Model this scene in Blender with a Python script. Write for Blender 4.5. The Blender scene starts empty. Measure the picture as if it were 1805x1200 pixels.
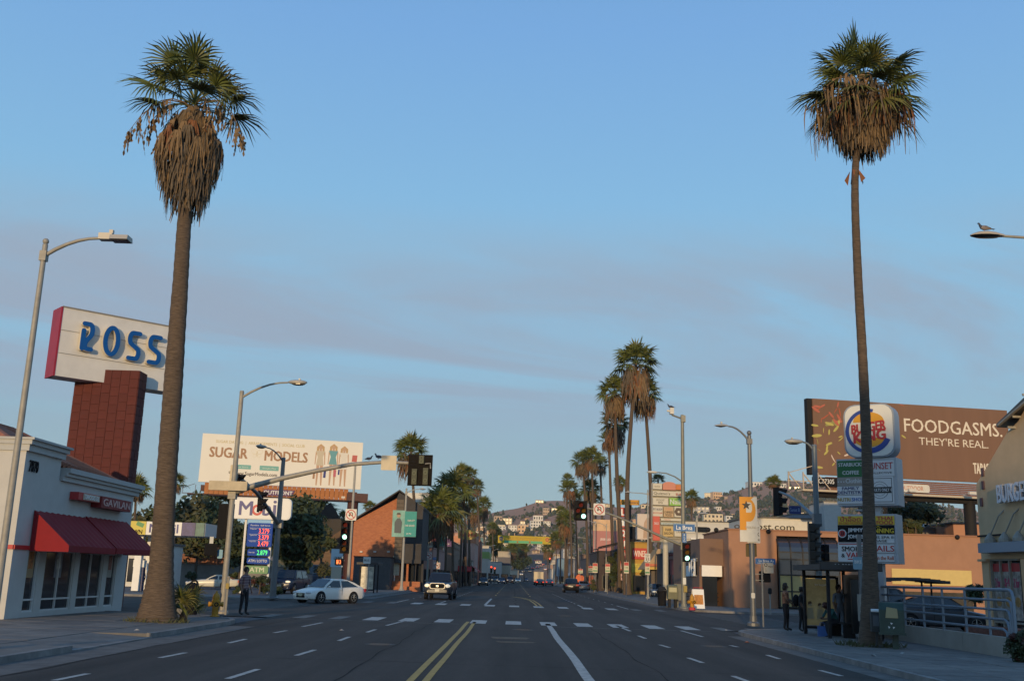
import bpy, bmesh, math, random
from mathutils import Vector, Matrix, Euler, noise as mn
R = math.radians
rnd = random.Random(7)
S = bpy.context.scene
COL = S.collection
# ---------------------------------------------------------------- camera
FPX, CX, CY, CAMH, ROLL = 1800.0, 902.5, 600.0, 1.8, 0.028
dY = Vector(((905-CX)/FPX, -(1016-CY)/FPX, -1)).normalized()
u0 = Vector((math.sin(ROLL), math.cos(ROLL), 0))
dZ = (u0-dY*u0.dot(dY)).normalized()
dX = dY.cross(dZ)
CM = Matrix((dX, dY, dZ))                       # camera -> world
CAM0 = Vector((0, 0, CAMH))
cd = bpy.data.cameras.new('camera'); cam = bpy.data.objects.new('camera', cd); COL.objects.link(cam)
cd.sensor_width = 36.0; cd.lens = 36.0*FPX/1805.0; cd.clip_start = 0.1; cd.clip_end = 9000
m4 = CM.to_4x4(); m4.translation = CAM0; cam.matrix_world = m4
S.camera = cam
# ---------------------------------------------------------------- light
HAZE = 0.00006
SUN_EL, SUN_AZ = 7.0, 10.0                       # sun low behind the camera, a little to the left
sunvec = Vector((-math.sin(R(SUN_AZ))*math.cos(R(SUN_EL)), -math.cos(R(SUN_AZ))*math.cos(R(SUN_EL)), math.sin(R(SUN_EL))))
W = bpy.data.worlds.new('World'); S.world = W; W.use_nodes = True
nt = W.node_tree; N = nt.nodes; Lk = nt.links; N.clear()
out = N.new('ShaderNodeOutputWorld'); bg = N.new('ShaderNodeBackground'); bg.inputs['Strength'].default_value = 0.15
sky = N.new('ShaderNodeTexSky'); sky.sky_type = 'NISHITA'; sky.sun_disc = False
sky.sun_elevation = R(SUN_EL); sky.sun_rotation = R(180+SUN_AZ); sky.air_density = 1.0; sky.dust_density = 0.6; sky.ozone_density = 1.6
tc = N.new('ShaderNodeTexCoord'); sep = N.new('ShaderNodeSeparateXYZ'); Lk.new(tc.outputs['Generated'], sep.inputs[0])
def wmath(op, a, b=None, c=None, clamp=False):
    n = N.new('ShaderNodeMath'); n.operation = op; n.use_clamp = clamp
    for i, v in enumerate((a, b, c)):
        if v is None: continue
        if isinstance(v, (int, float)): n.inputs[i].default_value = v
        else: Lk.new(v, n.inputs[i])
    return n.outputs[0]
zc = wmath('MAXIMUM', sep.outputs[2], 0.04)
px_ = wmath('DIVIDE', sep.outputs[0], zc); py_ = wmath('DIVIDE', sep.outputs[1], zc)
cmb = N.new('ShaderNodeCombineXYZ'); CLOUD = 0.0
Lk.new(wmath('ADD', wmath('MULTIPLY', px_, 0.55), CLOUD), cmb.inputs[0]); Lk.new(wmath('ADD', py_, wmath('MULTIPLY', px_, -0.42)), cmb.inputs[1])
nz = N.new('ShaderNodeTexNoise'); nz.inputs['Scale'].default_value = 0.45; nz.inputs['Detail'].default_value = 9; nz.inputs['Roughness'].default_value = 0.6; nz.inputs['Distortion'].default_value = 0.6
Lk.new(cmb.outputs[0], nz.inputs['Vector'])
mr = N.new('ShaderNodeMapRange'); mr.interpolation_type = 'SMOOTHSTEP'; mr.inputs[1].default_value = 0.42; mr.inputs[2].default_value = 0.59
Lk.new(nz.outputs['Fac'], mr.inputs[0])
b1 = N.new('ShaderNodeMapRange'); b1.interpolation_type = 'SMOOTHSTEP'; b1.inputs[1].default_value = 0.10; b1.inputs[2].default_value = 0.20
b2 = N.new('ShaderNodeMapRange'); b2.interpolation_type = 'SMOOTHSTEP'; b2.inputs[1].default_value = 0.36; b2.inputs[2].default_value = 0.26
Lk.new(sep.outputs[2], b1.inputs[0]); Lk.new(sep.outputs[2], b2.inputs[0])
cmask = wmath('MULTIPLY', wmath('MULTIPLY', mr.outputs[0], b1.outputs[0]), wmath('MULTIPLY', b2.outputs[0], 1.0))
grad = N.new('ShaderNodeValToRGB'); ge = grad.color_ramp.elements
GR = [(0.0, (1.95, 2.95, 3.4)), (0.12, (1.95, 2.95, 3.7)), (0.20, (1.9, 3.35, 4.6)), (0.30, (1.75, 3.6, 5.25)), (0.5, (1.32, 2.85, 5.25)), (1.0, (0.42, 1.2, 2.9))]
ge[0].position = 0; ge[1].position = 1.0
for p_, c_ in GR[1:-1]: ge.new(p_)
for e_, (p_, c_) in zip(ge, GR): e_.color = (c_[0]/6, c_[1]/6, c_[2]/6, 1)
Lk.new(sep.outputs[2], grad.inputs[0])
gs = N.new('ShaderNodeVectorMath'); gs.operation = 'SCALE'; gs.inputs['Scale'].default_value = 6.0; Lk.new(grad.outputs[0], gs.inputs[0])
tint = N.new('ShaderNodeMix'); tint.data_type = 'RGBA'; tint.inputs[0].default_value = 0.88
Lk.new(sky.outputs[0], tint.inputs[6]); Lk.new(gs.outputs[0], tint.inputs[7])
mx = N.new('ShaderNodeMix'); mx.data_type = 'RGBA'
Lk.new(cmask, mx.inputs[0]); Lk.new(tint.outputs[2], mx.inputs[6]); mx.inputs[7].default_value = (2.14, 2.74, 3.54, 1)
Lk.new(mx.outputs[2], bg.inputs['Color']); Lk.new(bg.outputs[0], out.inputs[0])
sl = bpy.data.lights.new('sun', 'SUN'); sl.energy = 3.0; sl.angle = R(0.6); sl.color = (1.0, 0.70, 0.36)
so = bpy.data.objects.new('sun', sl); COL.objects.link(so); so.rotation_euler = sunvec.to_track_quat('Z', 'Y').to_euler(); so.location = (0, -50, 80)
S.view_settings.view_transform = 'Standard'; S.view_settings.look = 'None'; S.view_settings.gamma = 1.0
S.view_settings.exposure = 0.0
try: S.view_settings.use_curve_mapping = False
except Exception: pass
# ---------------------------------------------------------------- pixel -> place helpers (photo pixels 1805x1200)
def ray(px, py): return CM @ Vector(((px-CX)/FPX, -(py-CY)/FPX, -1))
def P(px, py, Y): d = ray(px, py); return CAM0+d*(Y/d.y)
def G(px, py, z=0.0): d = ray(px, py); return CAM0+d*((z-CAMH)/d.z)
def onX(px, py, X): d = ray(px, py); return CAM0+d*(X/d.x)
# ---------------------------------------------------------------- materials
MATS = {}
def mat(name, col, rough=0.7, metal=0.0, var=0.0, vs=3.0, bump=0.0, bs=20.0, emit=0.0, ecol=None, stretch=None, alpha=None, spec=None, col2=None):
    if name in MATS: return MATS[name]
    m = bpy.data.materials.new(name); m.use_nodes = True; t = m.node_tree; b = t.nodes['Principled BSDF']
    c = (col[0], col[1], col[2], 1); b.inputs['Base Color'].default_value = c
    b.inputs['Roughness'].default_value = rough; b.inputs['Metallic'].default_value = metal
    if spec is not None: b.inputs['Specular IOR Level'].default_value = spec
    if emit: b.inputs['Emission Color'].default_value = (*(ecol or col), 1); b.inputs['Emission Strength'].default_value = emit
    if var or bump:
        tx = t.nodes.new('ShaderNodeTexCoord'); mp = t.nodes.new('ShaderNodeMapping'); t.links.new(tx.outputs['Object'], mp.inputs[0])
        if stretch: mp.inputs['Scale'].default_value = stretch
    if var:
        n = t.nodes.new('ShaderNodeTexNoise'); n.inputs['Scale'].default_value = vs; n.inputs['Detail'].default_value = 6; n.inputs['Roughness'].default_value = 0.65
        t.links.new(mp.outputs[0], n.inputs['Vector'])
        r = t.nodes.new('ShaderNodeValToRGB'); e = r.color_ramp.elements
        k = col2 or tuple(min(1, x*(1+var)) for x in col)
        d = tuple(x*(1-var) for x in col)
        e[0].position = 0.3; e[0].color = (*d, 1); e[1].position = 0.7; e[1].color = (*k, 1)
        t.links.new(n.outputs['Fac'], r.inputs[0]); t.links.new(r.outputs[0], b.inputs['Base Color'])
    if bump:
        n2 = t.nodes.new('ShaderNodeTexNoise'); n2.inputs['Scale'].default_value = bs; n2.inputs['Detail'].default_value = 4
        t.links.new(mp.outputs[0], n2.inputs['Vector'])
        bp = t.nodes.new('ShaderNodeBump'); bp.inputs['Strength'].default_value = bump; bp.inputs['Distance'].default_value = 0.03
        t.links.new(n2.outputs['Fac'], bp.inputs['Height']); t.links.new(bp.outputs[0], b.inputs['Normal'])
    MATS[name] = m; return m
def paint(col, rough=0.55, var=0.10):            # generic painted surface, cached by colour
    key = 'paint_%02x%02x%02x_%d' % (int(col[0]*255), int(col[1]*255), int(col[2]*255), int(rough*100))
    return mat(key, col, rough, var=var, vs=1.7)
# ---------------------------------------------------------------- mesh builder
class MB:
    def __init__(s): s.v = []; s.f = []; s.m = []
    def add(s, vs, fs, m=0):
        o = len(s.v); s.v += [tuple(v) for v in vs]; s.f += [tuple(i+o for i in f) for f in fs]; s.m += [m]*len(fs); return s
    def box(s, c, d, rz=0.0, m=0, rot=None):
        x, y, z = d[0]/2, d[1]/2, d[2]/2
        q = rot if rot is not None else Matrix.Rotation(rz, 3, 'Z')
        vs = [Vector(c)+q @ Vector(p) for p in ((-x,-y,-z),(x,-y,-z),(x,y,-z),(-x,y,-z),(-x,-y,z),(x,-y,z),(x,y,z),(-x,y,z))]
        return s.add(vs, [(0,3,2,1),(4,5,6,7),(0,1,5,4),(1,2,6,5),(2,3,7,6),(3,0,4,7)], m)
    def bar(s, a, b, w, h=None, m=0):            # square bar between two points
        a, b = Vector(a), Vector(b); d = b-a; q = d.to_track_quat('Y', 'Z').to_matrix()
        return s.box((a+b)/2, (w, d.length, h or w), m=m, rot=q)
    def tube(s, pts, r, n=8, m=0, cap=True):
        pts = [Vector(p) for p in pts]; k = len(pts)
        rs = r if isinstance(r, (list, tuple)) else [r]*k
        vs = []; ref = None
        for i, p in enumerate(pts):
            d = (pts[min(i+1, k-1)]-pts[max(i-1, 0)]).normalized()
            if ref is None: ref = Vector((1, 0, 0)) if abs(d.x) < 0.9 else Vector((0, 1, 0))
            a = (ref-d*ref.dot(d)).normalized(); b = d.cross(a); ref = a
            for j in range(n):
                t = 2*math.pi*j/n; vs.append(p+(a*math.cos(t)+b*math.sin(t))*rs[i])
        fs = [(i*n+j, i*n+(j+1) % n, (i+1)*n+(j+1) % n, (i+1)*n+j) for i in range(k-1) for j in range(n)]
        if cap: fs += [tuple(range(n-1, -1, -1)), tuple((k-1)*n+j for j in range(n))]
        return s.add(vs, fs, m)
    def cyl(s, a, b, r, r2=None, n=12, m=0): return s.tube([a, b], [r, r if r2 is None else r2], n, m)
    def prism(s, pts, y0, y1, m=0):              # polygon in the x-z plane (counter-clockwise from the front, -y), extruded y0..y1
        n = len(pts); vs = [(p[0], y0, p[1]) for p in pts]+[(p[0], y1, p[1]) for p in pts]
        fs = [tuple(range(n)), tuple(range(2*n-1, n-1, -1))]+[(i, i+n, (i+1) % n+n, (i+1) % n) for i in range(n)]
        return s.add(vs, fs, m)
    def prismx(s, pts, x0, x1, m=0):             # polygon in the y-z plane extruded along x
        n = len(pts); vs = [(x0, p[0], p[1]) for p in pts]+[(x1, p[0], p[1]) for p in pts]
        fs = [tuple(range(n-1, -1, -1)), tuple(range(n, 2*n))]+[(i, (i+1) % n, (i+1) % n+n, i+n) for i in range(n)]
        return s.add(vs, fs, m)
    def prismz(s, pts, z0, z1, m=0):
        n = len(pts); vs = [(p[0], p[1], z0) for p in pts]+[(p[0], p[1], z1) for p in pts]
        fs = [tuple(range(n-1, -1, -1)), tuple(range(n, 2*n))]+[(i, (i+1) % n, (i+1) % n+n, i+n) for i in range(n)]
        return s.add(vs, fs, m)
    def rrect(s, w, h, r, y0, y1, cx=0, cz=0, m=0, k=4):
        pts = []
        for ax, az, t0 in ((w/2-r, -h/2+r, -90), (w/2-r, h/2-r, 0), (-w/2+r, h/2-r, 90), (-w/2+r, -h/2+r, 180)):
            for i in range(k+1): t = R(t0+90*i/k); pts.append((cx+ax+r*math.cos(t), cz+az+r*math.sin(t)))
        return s.prism(pts, y0, y1, m)
    def disc(s, cx, cz, r, y0, y1, n=16, m=0, sx=1.0):
        return s.prism([(cx+sx*r*math.cos(2*math.pi*i/n), cz+r*math.sin(2*math.pi*i/n)) for i in range(n)], y0, y1, m)
    def ring(s, cx, cz, r0, r1, y0, y1, a0=0, a1=360, n=28, m=0, sx=1.0):
        full = abs(a1-a0) >= 360
        for i in range(n):
            t0 = R(a0+(a1-a0)*i/n); t1 = R(a0+(a1-a0)*(i+1)/n)
            s.prism([(cx+sx*r0*math.cos(t0), cz+r0*math.sin(t0)), (cx+sx*r1*math.cos(t0), cz+r1*math.sin(t0)),
                     (cx+sx*r1*math.cos(t1), cz+r1*math.sin(t1)), (cx+sx*r0*math.cos(t1), cz+r0*math.sin(t1))], y0, y1, m)
        return s
    def ball(s, c, r, n=10, k=6, m=0, sc=(1, 1, 1)):
        c = Vector(c); vs = [c+Vector((0, 0, r*sc[2]))]
        for i in range(1, k):
            t = math.pi*i/k
            for j in range(n): p = 2*math.pi*j/n; vs.append(c+Vector((r*sc[0]*math.sin(t)*math.cos(p), r*sc[1]*math.sin(t)*math.sin(p), r*sc[2]*math.cos(t))))
        vs.append(c-Vector((0, 0, r*sc[2]))); e = len(vs)-1
        fs = [(0, 1+j, 1+(j+1) % n) for j in range(n)]
        for i in range(k-2): fs += [(1+i*n+j, 1+(i+1)*n+j, 1+(i+1)*n+(j+1) % n, 1+i*n+(j+1) % n) for j in range(n)]
        fs += [(e, 1+(k-2)*n+(j+1) % n, 1+(k-2)*n+j) for j in range(n)]
        return s.add(vs, fs, m)
    def lathe(s, prof, c=(0, 0, 0), n=14, m=0):  # prof: (r, z) from bottom to top
        c = Vector(c); k = len(prof); vs = []
        for r, z in prof: vs += [c+Vector((r*math.cos(2*math.pi*j/n), r*math.sin(2*math.pi*j/n), z)) for j in range(n)]
        fs = [(i*n+j, i*n+(j+1) % n, (i+1)*n+(j+1) % n, (i+1)*n+j) for i in range(k-1) for j in range(n)]
        fs += [tuple(range(n-1, -1, -1)), tuple((k-1)*n+j for j in range(n))]
        return s.add(vs, fs, m)
    def quad(s, a, b, c, d, m=0): return s.add([a, b, c, d], [(0, 1, 2, 3)], m)
    def mesh(s, name, mats, smooth=None):
        me = bpy.data.meshes.new(name); me.from_pydata(s.v, [], s.f)
        for mm in (mats if isinstance(mats, (list, tuple)) else [mats]): me.materials.append(mm)
        if any(s.m): me.polygons.foreach_set('material_index', s.m)
        if smooth is not None:
            me.polygons.foreach_set('use_smooth', [True]*len(me.polygons)); me.set_sharp_from_angle(angle=R(smooth))
        me.update(); return me
    def build(s, name, mats, parent=None, loc=None, rz=0.0, smooth=None):
        return put(name, s.mesh(name, mats, smooth), parent, loc, rz)
def put(name, me, parent=None, loc=None, rz=0.0):
    o = bpy.data.objects.new(name, me); COL.objects.link(o)
    if parent: o.parent = parent
    if loc is not None: o.location = loc
    if rz: o.rotation_euler = (0, 0, rz)
    return o
def tag(o, label=None, cat=None, group=None, kind=None):
    if label: o['label'] = label
    if cat: o['category'] = cat
    if group: o['group'] = group
    if kind: o['kind'] = kind
    return o
def thing(name, label, cat, loc=(0, 0, 0), rz=0.0, group=None):
    o = bpy.data.objects.new(name, None); COL.objects.link(o); o.location = loc; o.rotation_euler = (0, 0, rz); o.empty_display_size = 0.3
    return tag(o, label, cat, group)
def struct(name, mb, m, kind='structure', smooth=None): o = mb.build(name, m, smooth=smooth); o['kind'] = kind; return o
def dup(o, parent=None):
    c = o.copy(); COL.objects.link(c)
    if parent: c.parent = parent
    for ch in o.children: dup(ch, c)
    return c
TXT = {}
def text(parent, s, cx, cz, w, h, y, m, bold=0.0, depth=0.012, name='lettering', shear=0.0, xf=None):
    """flat lettering fitted to a box w x h centred on (cx, cz) in the parent's x-z plane, its front at y-depth"""
    key = (s, shear)
    if key not in TXT:
        cu = bpy.data.curves.new('t', 'FONT'); cu.body = s; cu.size = 1; cu.extrude = 0.5; cu.resolution_u = 2; cu.shear = shear
        cu.align_x = 'CENTER'; cu.space_line = 0.9
        ob = bpy.data.objects.new('t', cu); COL.objects.link(ob)
        me = bpy.data.meshes.new_from_object(ob); bpy.data.objects.remove(ob); bpy.data.curves.remove(cu)
        TXT[key] = ([v.co.copy() for v in me.vertices], [tuple(p.vertices) for p in me.polygons]); bpy.data.meshes.remove(me)
    vs, fs = TXT[key]
    x0 = min(v.x for v in vs); x1 = max(v.x for v in vs); y0 = min(v.y for v in vs); y1 = max(v.y for v in vs)
    sx = w/(x1-x0); sz = h/(y1-y0)
    b = MB(); pts = [((v.x-(x0+x1)/2)*sx+cx, y-(v.z+0.5)*depth, (v.y-(y0+y1)/2)*sz+cz) for v in vs]
    if xf: pts = [xf(*p) for p in pts]
    lines = s.count('\n')+1; o = bold*h/lines*.9
    for k, (dx, dz) in enumerate(((0, 0),) if not bold else ((-o, -o*.5), (o, o*.5), (-o, o*.5), (o, -o*.5))):
        b.add([(p[0]+dx, p[1]-k*.0012, p[2]+dz) for p in pts], fs)
    return b.build(name, m, parent)
# common materials
galv = mat('galvanised_steel', (0.30, 0.285, 0.25), 0.6, 0.15, var=0.15, vs=6)
conc_pole = mat('concrete_pole', (0.34, 0.33, 0.30), 0.8, var=0.12, vs=8)
darkmetal = mat('dark_metal', (0.02, 0.019, 0.02), 0.7, spec=0.2)
blackp = mat('black_plastic', (0.010, 0.010, 0.012), 0.75, spec=0.15)
greenp = mat('dark_green_paint', (0.03, 0.055, 0.045), 0.55, var=0.15)
white = mat('white_paint', (0.78, 0.78, 0.76), 0.6, var=0.04)
offwhite = mat('off_white', (0.62, 0.60, 0.54), 0.7, var=0.08)
glassd = mat('window_glass', (0.02, 0.024, 0.03), 0.06, 0.0, spec=0.6)
red = mat('red_paint', (0.45, 0.03, 0.03), 0.5, var=0.1)
rubber = mat('rubber', (0.012, 0.012, 0.013), 0.8)
chrome = mat('chrome', (0.55, 0.55, 0.55), 0.18, 1.0)
# ================================================================ ground
RIDGE = [(-900, .02), (200, .026), (600, .034), (760, .045), (820, .052), (860, .0585), (905, .064), (945, .0715), (985, .072), (1040, .071), (1100, .069), (1160, .072), (1200, .078),
         (1240, .079), (1285, .087), (1310, .092), (1345, .098), (1400, .099), (1450, .094), (1560, .085), (1680, .078), (1800, .062), (2700, .045)]
def ridge(u):
    p = 905+1800*u
    for (a, ea), (b, eb) in zip(RIDGE, RIDGE[1:]):
        if p <= b: t = max(0, (p-a)/(b-a)); return ea+(eb-ea)*t
    return RIDGE[-1][1]
Y0, YR = 430.0, 1900.0
def T(x, y):
    if y <= Y0: return 0.0
    u = x/y; e = ridge(u); t = min(1.0, (y-Y0)/(YR-Y0))
    el = -CAMH/Y0+(e+CAMH/Y0)*t**1.05
    h = el*y+CAMH
    if t < 1: h += 16*t*(1-t)*mn.noise((x*.006, y*.006, 3.1))*min(1, abs(x-bend(min(y, 960)))/80)
    else: h += 5*mn.noise((x*.012, 0, 1.7))
    if y > YR: h -= (y-YR)*0.12
    return max(h, 0)
def bend(y): d = max(0.0, y-Y0); return .052*d*d/(d+60)      # the street bears right as it climbs
def find_y(px, py):                               # where the sight line through a photo pixel meets the hill
    d = ray(px, py); y = Y0
    while y < 2100:
        p = CAM0+d*(y/d.y)
        if p.z <= T(p.x, y): return p
        y += 6
    return None
asph = mat('asphalt', (0.050, 0.041, 0.035), 0.88, var=0.3, spec=.3, vs=0.35, bump=0.25, bs=60, stretch=(1.6, 0.25, 1))
conc = mat('concrete', (0.145, 0.135, 0.122), 0.88, var=0.25, vs=1.3, bump=0.1, bs=30)
kerbm = mat('kerb_concrete', (0.20, 0.19, 0.18), 0.85, var=0.35, vs=1.6)
slabms = [mat('slab_concrete_%s' % n, c, 0.85, var=0.32, vs=1.6, bump=0.08, bs=30) for n, c in (('a', (.150, .138, .124)), ('b', (.130, .12, .11)), ('c', (.172, .157, .14)))]
lot = mat('lot_asphalt', (0.085, 0.085, 0.09), 0.85, var=0.25, vs=0.5)
whitel = mat('white_road_paint', (0.42, 0.40, 0.36), 0.75, var=0.34, vs=5)
fadel = mat('worn_road_paint', (0.13, 0.125, 0.115), 0.8, var=0.45, vs=4)
yell = mat('yellow_road_paint', (0.42, 0.26, 0.05), 0.7, var=0.25, vs=4)
ground = MB()
ground.quad((-420, -200, -.03), (420, -200, -.03), (420, Y0+.5, -.03), (-420, Y0+.5, -.03)); struct('ground', ground, lot)
b = MB()
XL, XR, FL, FR = -9.2, 8.1, -10.6, 10.8
b.quad((XL-.2, -80, 0), (XR+.2, -80, 0), (XR+.2, 41, 0), (XL-.2, 41, 0)); b.quad((-260, 41, 0), (260, 41, 0), (260, 68, 0), (-260, 68, 0)); b.quad((FL-.2, 68, 0), (FR+.2, 68, 0), (FR+.2, Y0, 0), (FL-.2, Y0, 0))
ys = [Y0+i*12 for i in range(44)]
for a, c in zip(ys, ys[1:]): p, q = bend(a), bend(c); b.quad((p+FL, a, T(p, a)+.12), (p+FR, a, T(p, a)+.12), (q+FR, c, T(q, c)+.12), (q+FL, c, T(q, c)+.12))
struct('road', b, asph)
# hills: a polar grid seen along the street
b = MB(); us = [-0.8+i*0.0125 for i in range(60)]; us = [-0.85+i*0.02 for i in range(34)]+[-0.17+i*0.006 for i in range(84)]+[0.334+i*0.02 for i in range(30)]
yy = [Y0+i*(YR-Y0)/52 for i in range(53)]+[1960, 2050, 2200, 2500]
for y in yy:
    for u in us: b.v.append((u*y, y, T(u*y, y)-.03))
k = len(us)
for i in range(len(yy)-1):
    for j in range(k-1): b.f.append((i*k+j, i*k+j+1, (i+1)*k+j+1, (i+1)*k+j)); b.m.append(0)
hillm = mat('dry_hillside', (0.55, 0.24, 0.125), 0.95, var=0.25, vs=0.012, col2=(0.36, 0.20, 0.11))
struct('hills', b, hillm, smooth=60)
# kerbs and pavements
def arc(cx, cy, r, a0, a1, n=7): return [(cx+r*math.cos(R(a0+(a1-a0)*i/n)), cy+r*math.sin(R(a0+(a1-a0)*i/n))) for i in range(n+1)]
def kerb(path, w=0.16, h=0.14, lot_side=1, name='kerb'):
    mb = MB(); n = len(path); P2 = [Vector((p[0], p[1])) for p in path]; off = []
    for i, p in enumerate(P2):
        d = (P2[min(i+1, n-1)]-P2[max(i-1, 0)]).normalized(); off.append(p+Vector((-d.y, d.x))*w*lot_side)
    for i in range(n-1):
        a, c, d, e = P2[i], P2[i+1], off[i+1], off[i]
        q = [(a.x, a.y), (c.x, c.y), (d.x, d.y), (e.x, e.y)]
        if lot_side < 0: q = q[::-1]
        mb.prismz(q, -.02, h-.012 if abs(h-.14) < .001 else h)
    struct(name, mb, kerbm); return [(p.x, p.y) for p in off]
def pave(pts, z=0.115, name='pavement', m=None): return struct(name, MB().prismz(pts, -.02, z), m or conc)
cl = arc(XL-5, 34.5, 5, 0, 90)
o1 = kerb([(XL, -70), (XL, 22.3)]); o2 = kerb([(XL, 27.2)]+cl+[(-60, 39.5)])
MBa = MB().prismx([(XL, .02)]*0+[(22.3, -.02), (27.2, -.02), (27.2, .03), (22.3, .03)], XL-.16, XL); struct('kerb', MBa, kerbm)
lp = pave([o1[0], (XL-.16, 22.3), (XL-1.5, 22.6), (XL-1.5, 26.9), (XL-.16, 27.2)]+o2[1:-1]+[(-60, 39.34), (-60, -70)])
ap = MB().add([(XL-.16, 22.3, .028), (XL-.16, 27.2, .028), (XL-1.5, 26.9, .112), (XL-1.5, 22.6, .112)], [(0, 1, 2, 3)]); struct('driveway', ap, slabms[0])
cr = arc(XR+4.5, 37.5, 4.5, 180, 90)
o3 = kerb([(XR, -70)]+cr+[(70, 42)], lot_side=-1)
rp = pave(o3[:-1]+[(70, 41.84), (70, -70)][0:2])
cfl = arc(FL-5, 68, 5, 0, -90)
o4 = kerb([(FL, Y0)]+cfl+[(-60, 63)], lot_side=-1)
pave((o4+[(-60, 66), (-16, 68), (-16, Y0)])[::-1])
cfr = arc(FR+4, 68.5, 4, 180, 270)
o5 = kerb([(FR, Y0)]+cfr+[(70, 64.5)], lot_side=1)
pave(o5+[(70, 76), (16.5, 78), (16.5, Y0)])
# paving slabs near the camera, children of the pavement
slab = [MB().box((0, 0, 0), (1.47, 1.47, .03)).mesh('paving_slab', mm) for mm in slabms]
def slabs(par, x0, x1, y0, y1, skip=lambda x, y: False):
    nx = int((x1-x0)/1.5); ny = int((y1-y0)/1.5)
    for i in range(nx):
        for j in range(ny):
            x = x0+.75+i*1.5; y = y0+.75+j*1.5
            if skip(x, y): continue
            o = put('paving_slab', slab[rnd.choice((0, 0, 1, 1, 2))], par, (x, y, .106+rnd.uniform(0, .006)))
slabs(lp, -15.2, -9.4-.0, 16, 38.6, lambda x, y: (abs(x+11.15) < 1.0 and abs(y-32.9) < 1.0) or (x > -11.2 and 21.3 < y < 28.2) or (x > -10.6 and y > 36) or y > 37.8 and x > -12)
slabs(rp, 8.3, 12.8, 17, 40, lambda x, y: (abs(x-10.7) < 1.0 and abs(y-31.3) < 1.0) or (x < 9.8 and y > 38))
# gutters and markings: thin sheets over the road
b = MB(); b.quad((XL, -70, .003), (XL+.95, -70, .003), (XL+.95, 34, .003), (XL, 34, .003)); b.quad((XR-.6, -70, .003), (XR, -70, .003), (XR, 37, .003), (XR-.6, 37, .003))
b.quad((FL, 74, .003), (FL+.7, 74, .003), (FL+.7, 400, .003), (FL, 400, .003)); b.quad((FR-.7, 74, .003), (FR, 74, .003), (FR, 400, .003), (FR-.7, 400, .003))
struct('gutter', b, mat('gutter_concrete', (0.115, 0.105, 0.095), 0.88, var=0.35, vs=1.8))
def line(mb, x0, y0, x1, y1, w, z=.007, wob=0.0):
    n = max(1, int(math.hypot(x1-x0, y1-y0)/2)) if wob else 1; pp = []
    for i in range(n+1):
        t = i/n; pp.append((x0+(x1-x0)*t+wob*mn.noise((t*n*.35, x0, 0)), y0+(y1-y0)*t))
    for (a, c), (d, e) in zip(pp, pp[1:]): mb.quad((a-w/2, c, z), (a+w/2, c, z), (d+w/2, e, z), (d-w/2, e, z))
y_ = MB(); line(y_, -1.73, 2, -1.73, 42.2, .13, wob=.05); line(y_, -1.46, 2, -1.46, 42.2, .13, wob=.05)
pts = [(1.72, 66.5), (1.68, 74), (1.5, 84), (.9, 92), (0.0, 97)]
for dx in (-.14, .14):
    for (a, c), (d, e) in zip(pts, pts[1:]): line(y_, a+dx, c, d+dx, e, .13)
for i in range(24): line(y_, 1.65, 100+i*11, 1.65, 104+i*11, .12); line(y_, -1.65, 100+i*11, -1.65, 104+i*11, .12)
struct('centre_line', y_, yell)
w_ = MB(); line(w_, 1.44, 2, 1.44, 42.4, .2, wob=.07); line(w_, -1.75, 66.5, -1.75, 86, .16)
for x in (-4.7, 4.55): line(w_, x, 68.5, x, 74, .11)
for x in (-7.4, 7.4): line(w_, x, 67.5, x, 75, .11)
def gdash(p0, p1, w=.12): a, c = G(*p0), G(*p1); line(w_, a.x, a.y, c.x, c.y, w)
for q in (((401, 1196), (455, 1179)), ((522, 1155), (555, 1145)), ((597, 1129), (616, 1122)), ((647, 1114), (662, 1109)), ((681, 1102), (713, 1094)), ((282, 1159), (327, 1150)), ((403, 1133), (433, 1126)), ((483, 1115), (505, 1111)), ((533, 1104), (568, 1097)), ((95, 1199), (155, 1187)),
          ((1292, 1191), (1319, 1201)), ((1213, 1159), (1239, 1168)), ((1163, 1136), (1180, 1141)), ((1125, 1120), (1138, 1125)), ((1086, 1102), (1111, 1112)), ((1445, 1181), (1483, 1191)), ((1352, 1154), (1374, 1161)), ((1287, 1137), (1301, 1140)), ((1200, 1111), (1239, 1122))): gdash(*q)
for i in range(26):
    for x in (-4.7, 4.55): line(w_, x, 77+i*(4 if i < 12 else 9), x, 78.3+i*(4 if i < 12 else 9)+(0 if i < 12 else 1.5), .11)
    if i < 14:
        for x in (-7.4, 7.4): line(w_, x, 78+i*6, x, 79.2+i*6, .1)
struct('lane_dashes', w_, whitel)
b = MB()
for i in range(-4, 6): line(b, .05+i*1.39, 40.9, .05+i*1.39, 43.9, .62)
for i in range(-4, 5): line(b, .1+i*1.52, 64.4, .1+i*1.52, 67.6, .62)
struct('crosswalk', b, whitel)
b = MB()
for i in (-7, -6, -5, 6, 7): line(b, .05+i*1.39, 40.9, .05+i*1.39, 43.7, .5)
for i in (-6, -5, 5, 6): line(b, .1+i*1.52, 64.4, .1+i*1.52, 67.4, .5)
for i in range(12):
    y = 44.6+i*1.42; b.quad((-14.6, y, .007), (-11.4, y, .007), (-11.4, y+.45, .007), (-14.6, y+.45, .007)); b.quad((10.6, y+.4, .007), (13.9, y+.4, .007), (13.9, y+.85, .007), (10.6, y+.85, .007))
b.quad((-8, 39.9, .007), (-2, 39.9, .007), (-2, 40.05, .007), (-8, 40.05, .007)); b.quad((1.6, 40.0, .007), (7.5, 40.0, .007), (7.5, 40.12, .007), (1.6, 40.12, .007))
b.quad((-1.6, 89.3, .007), (.9, 89.0, .007), (.9, 89.25, .007), (-1.6, 89.55, .007))
struct('worn_markings', b, fadel)
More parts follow.
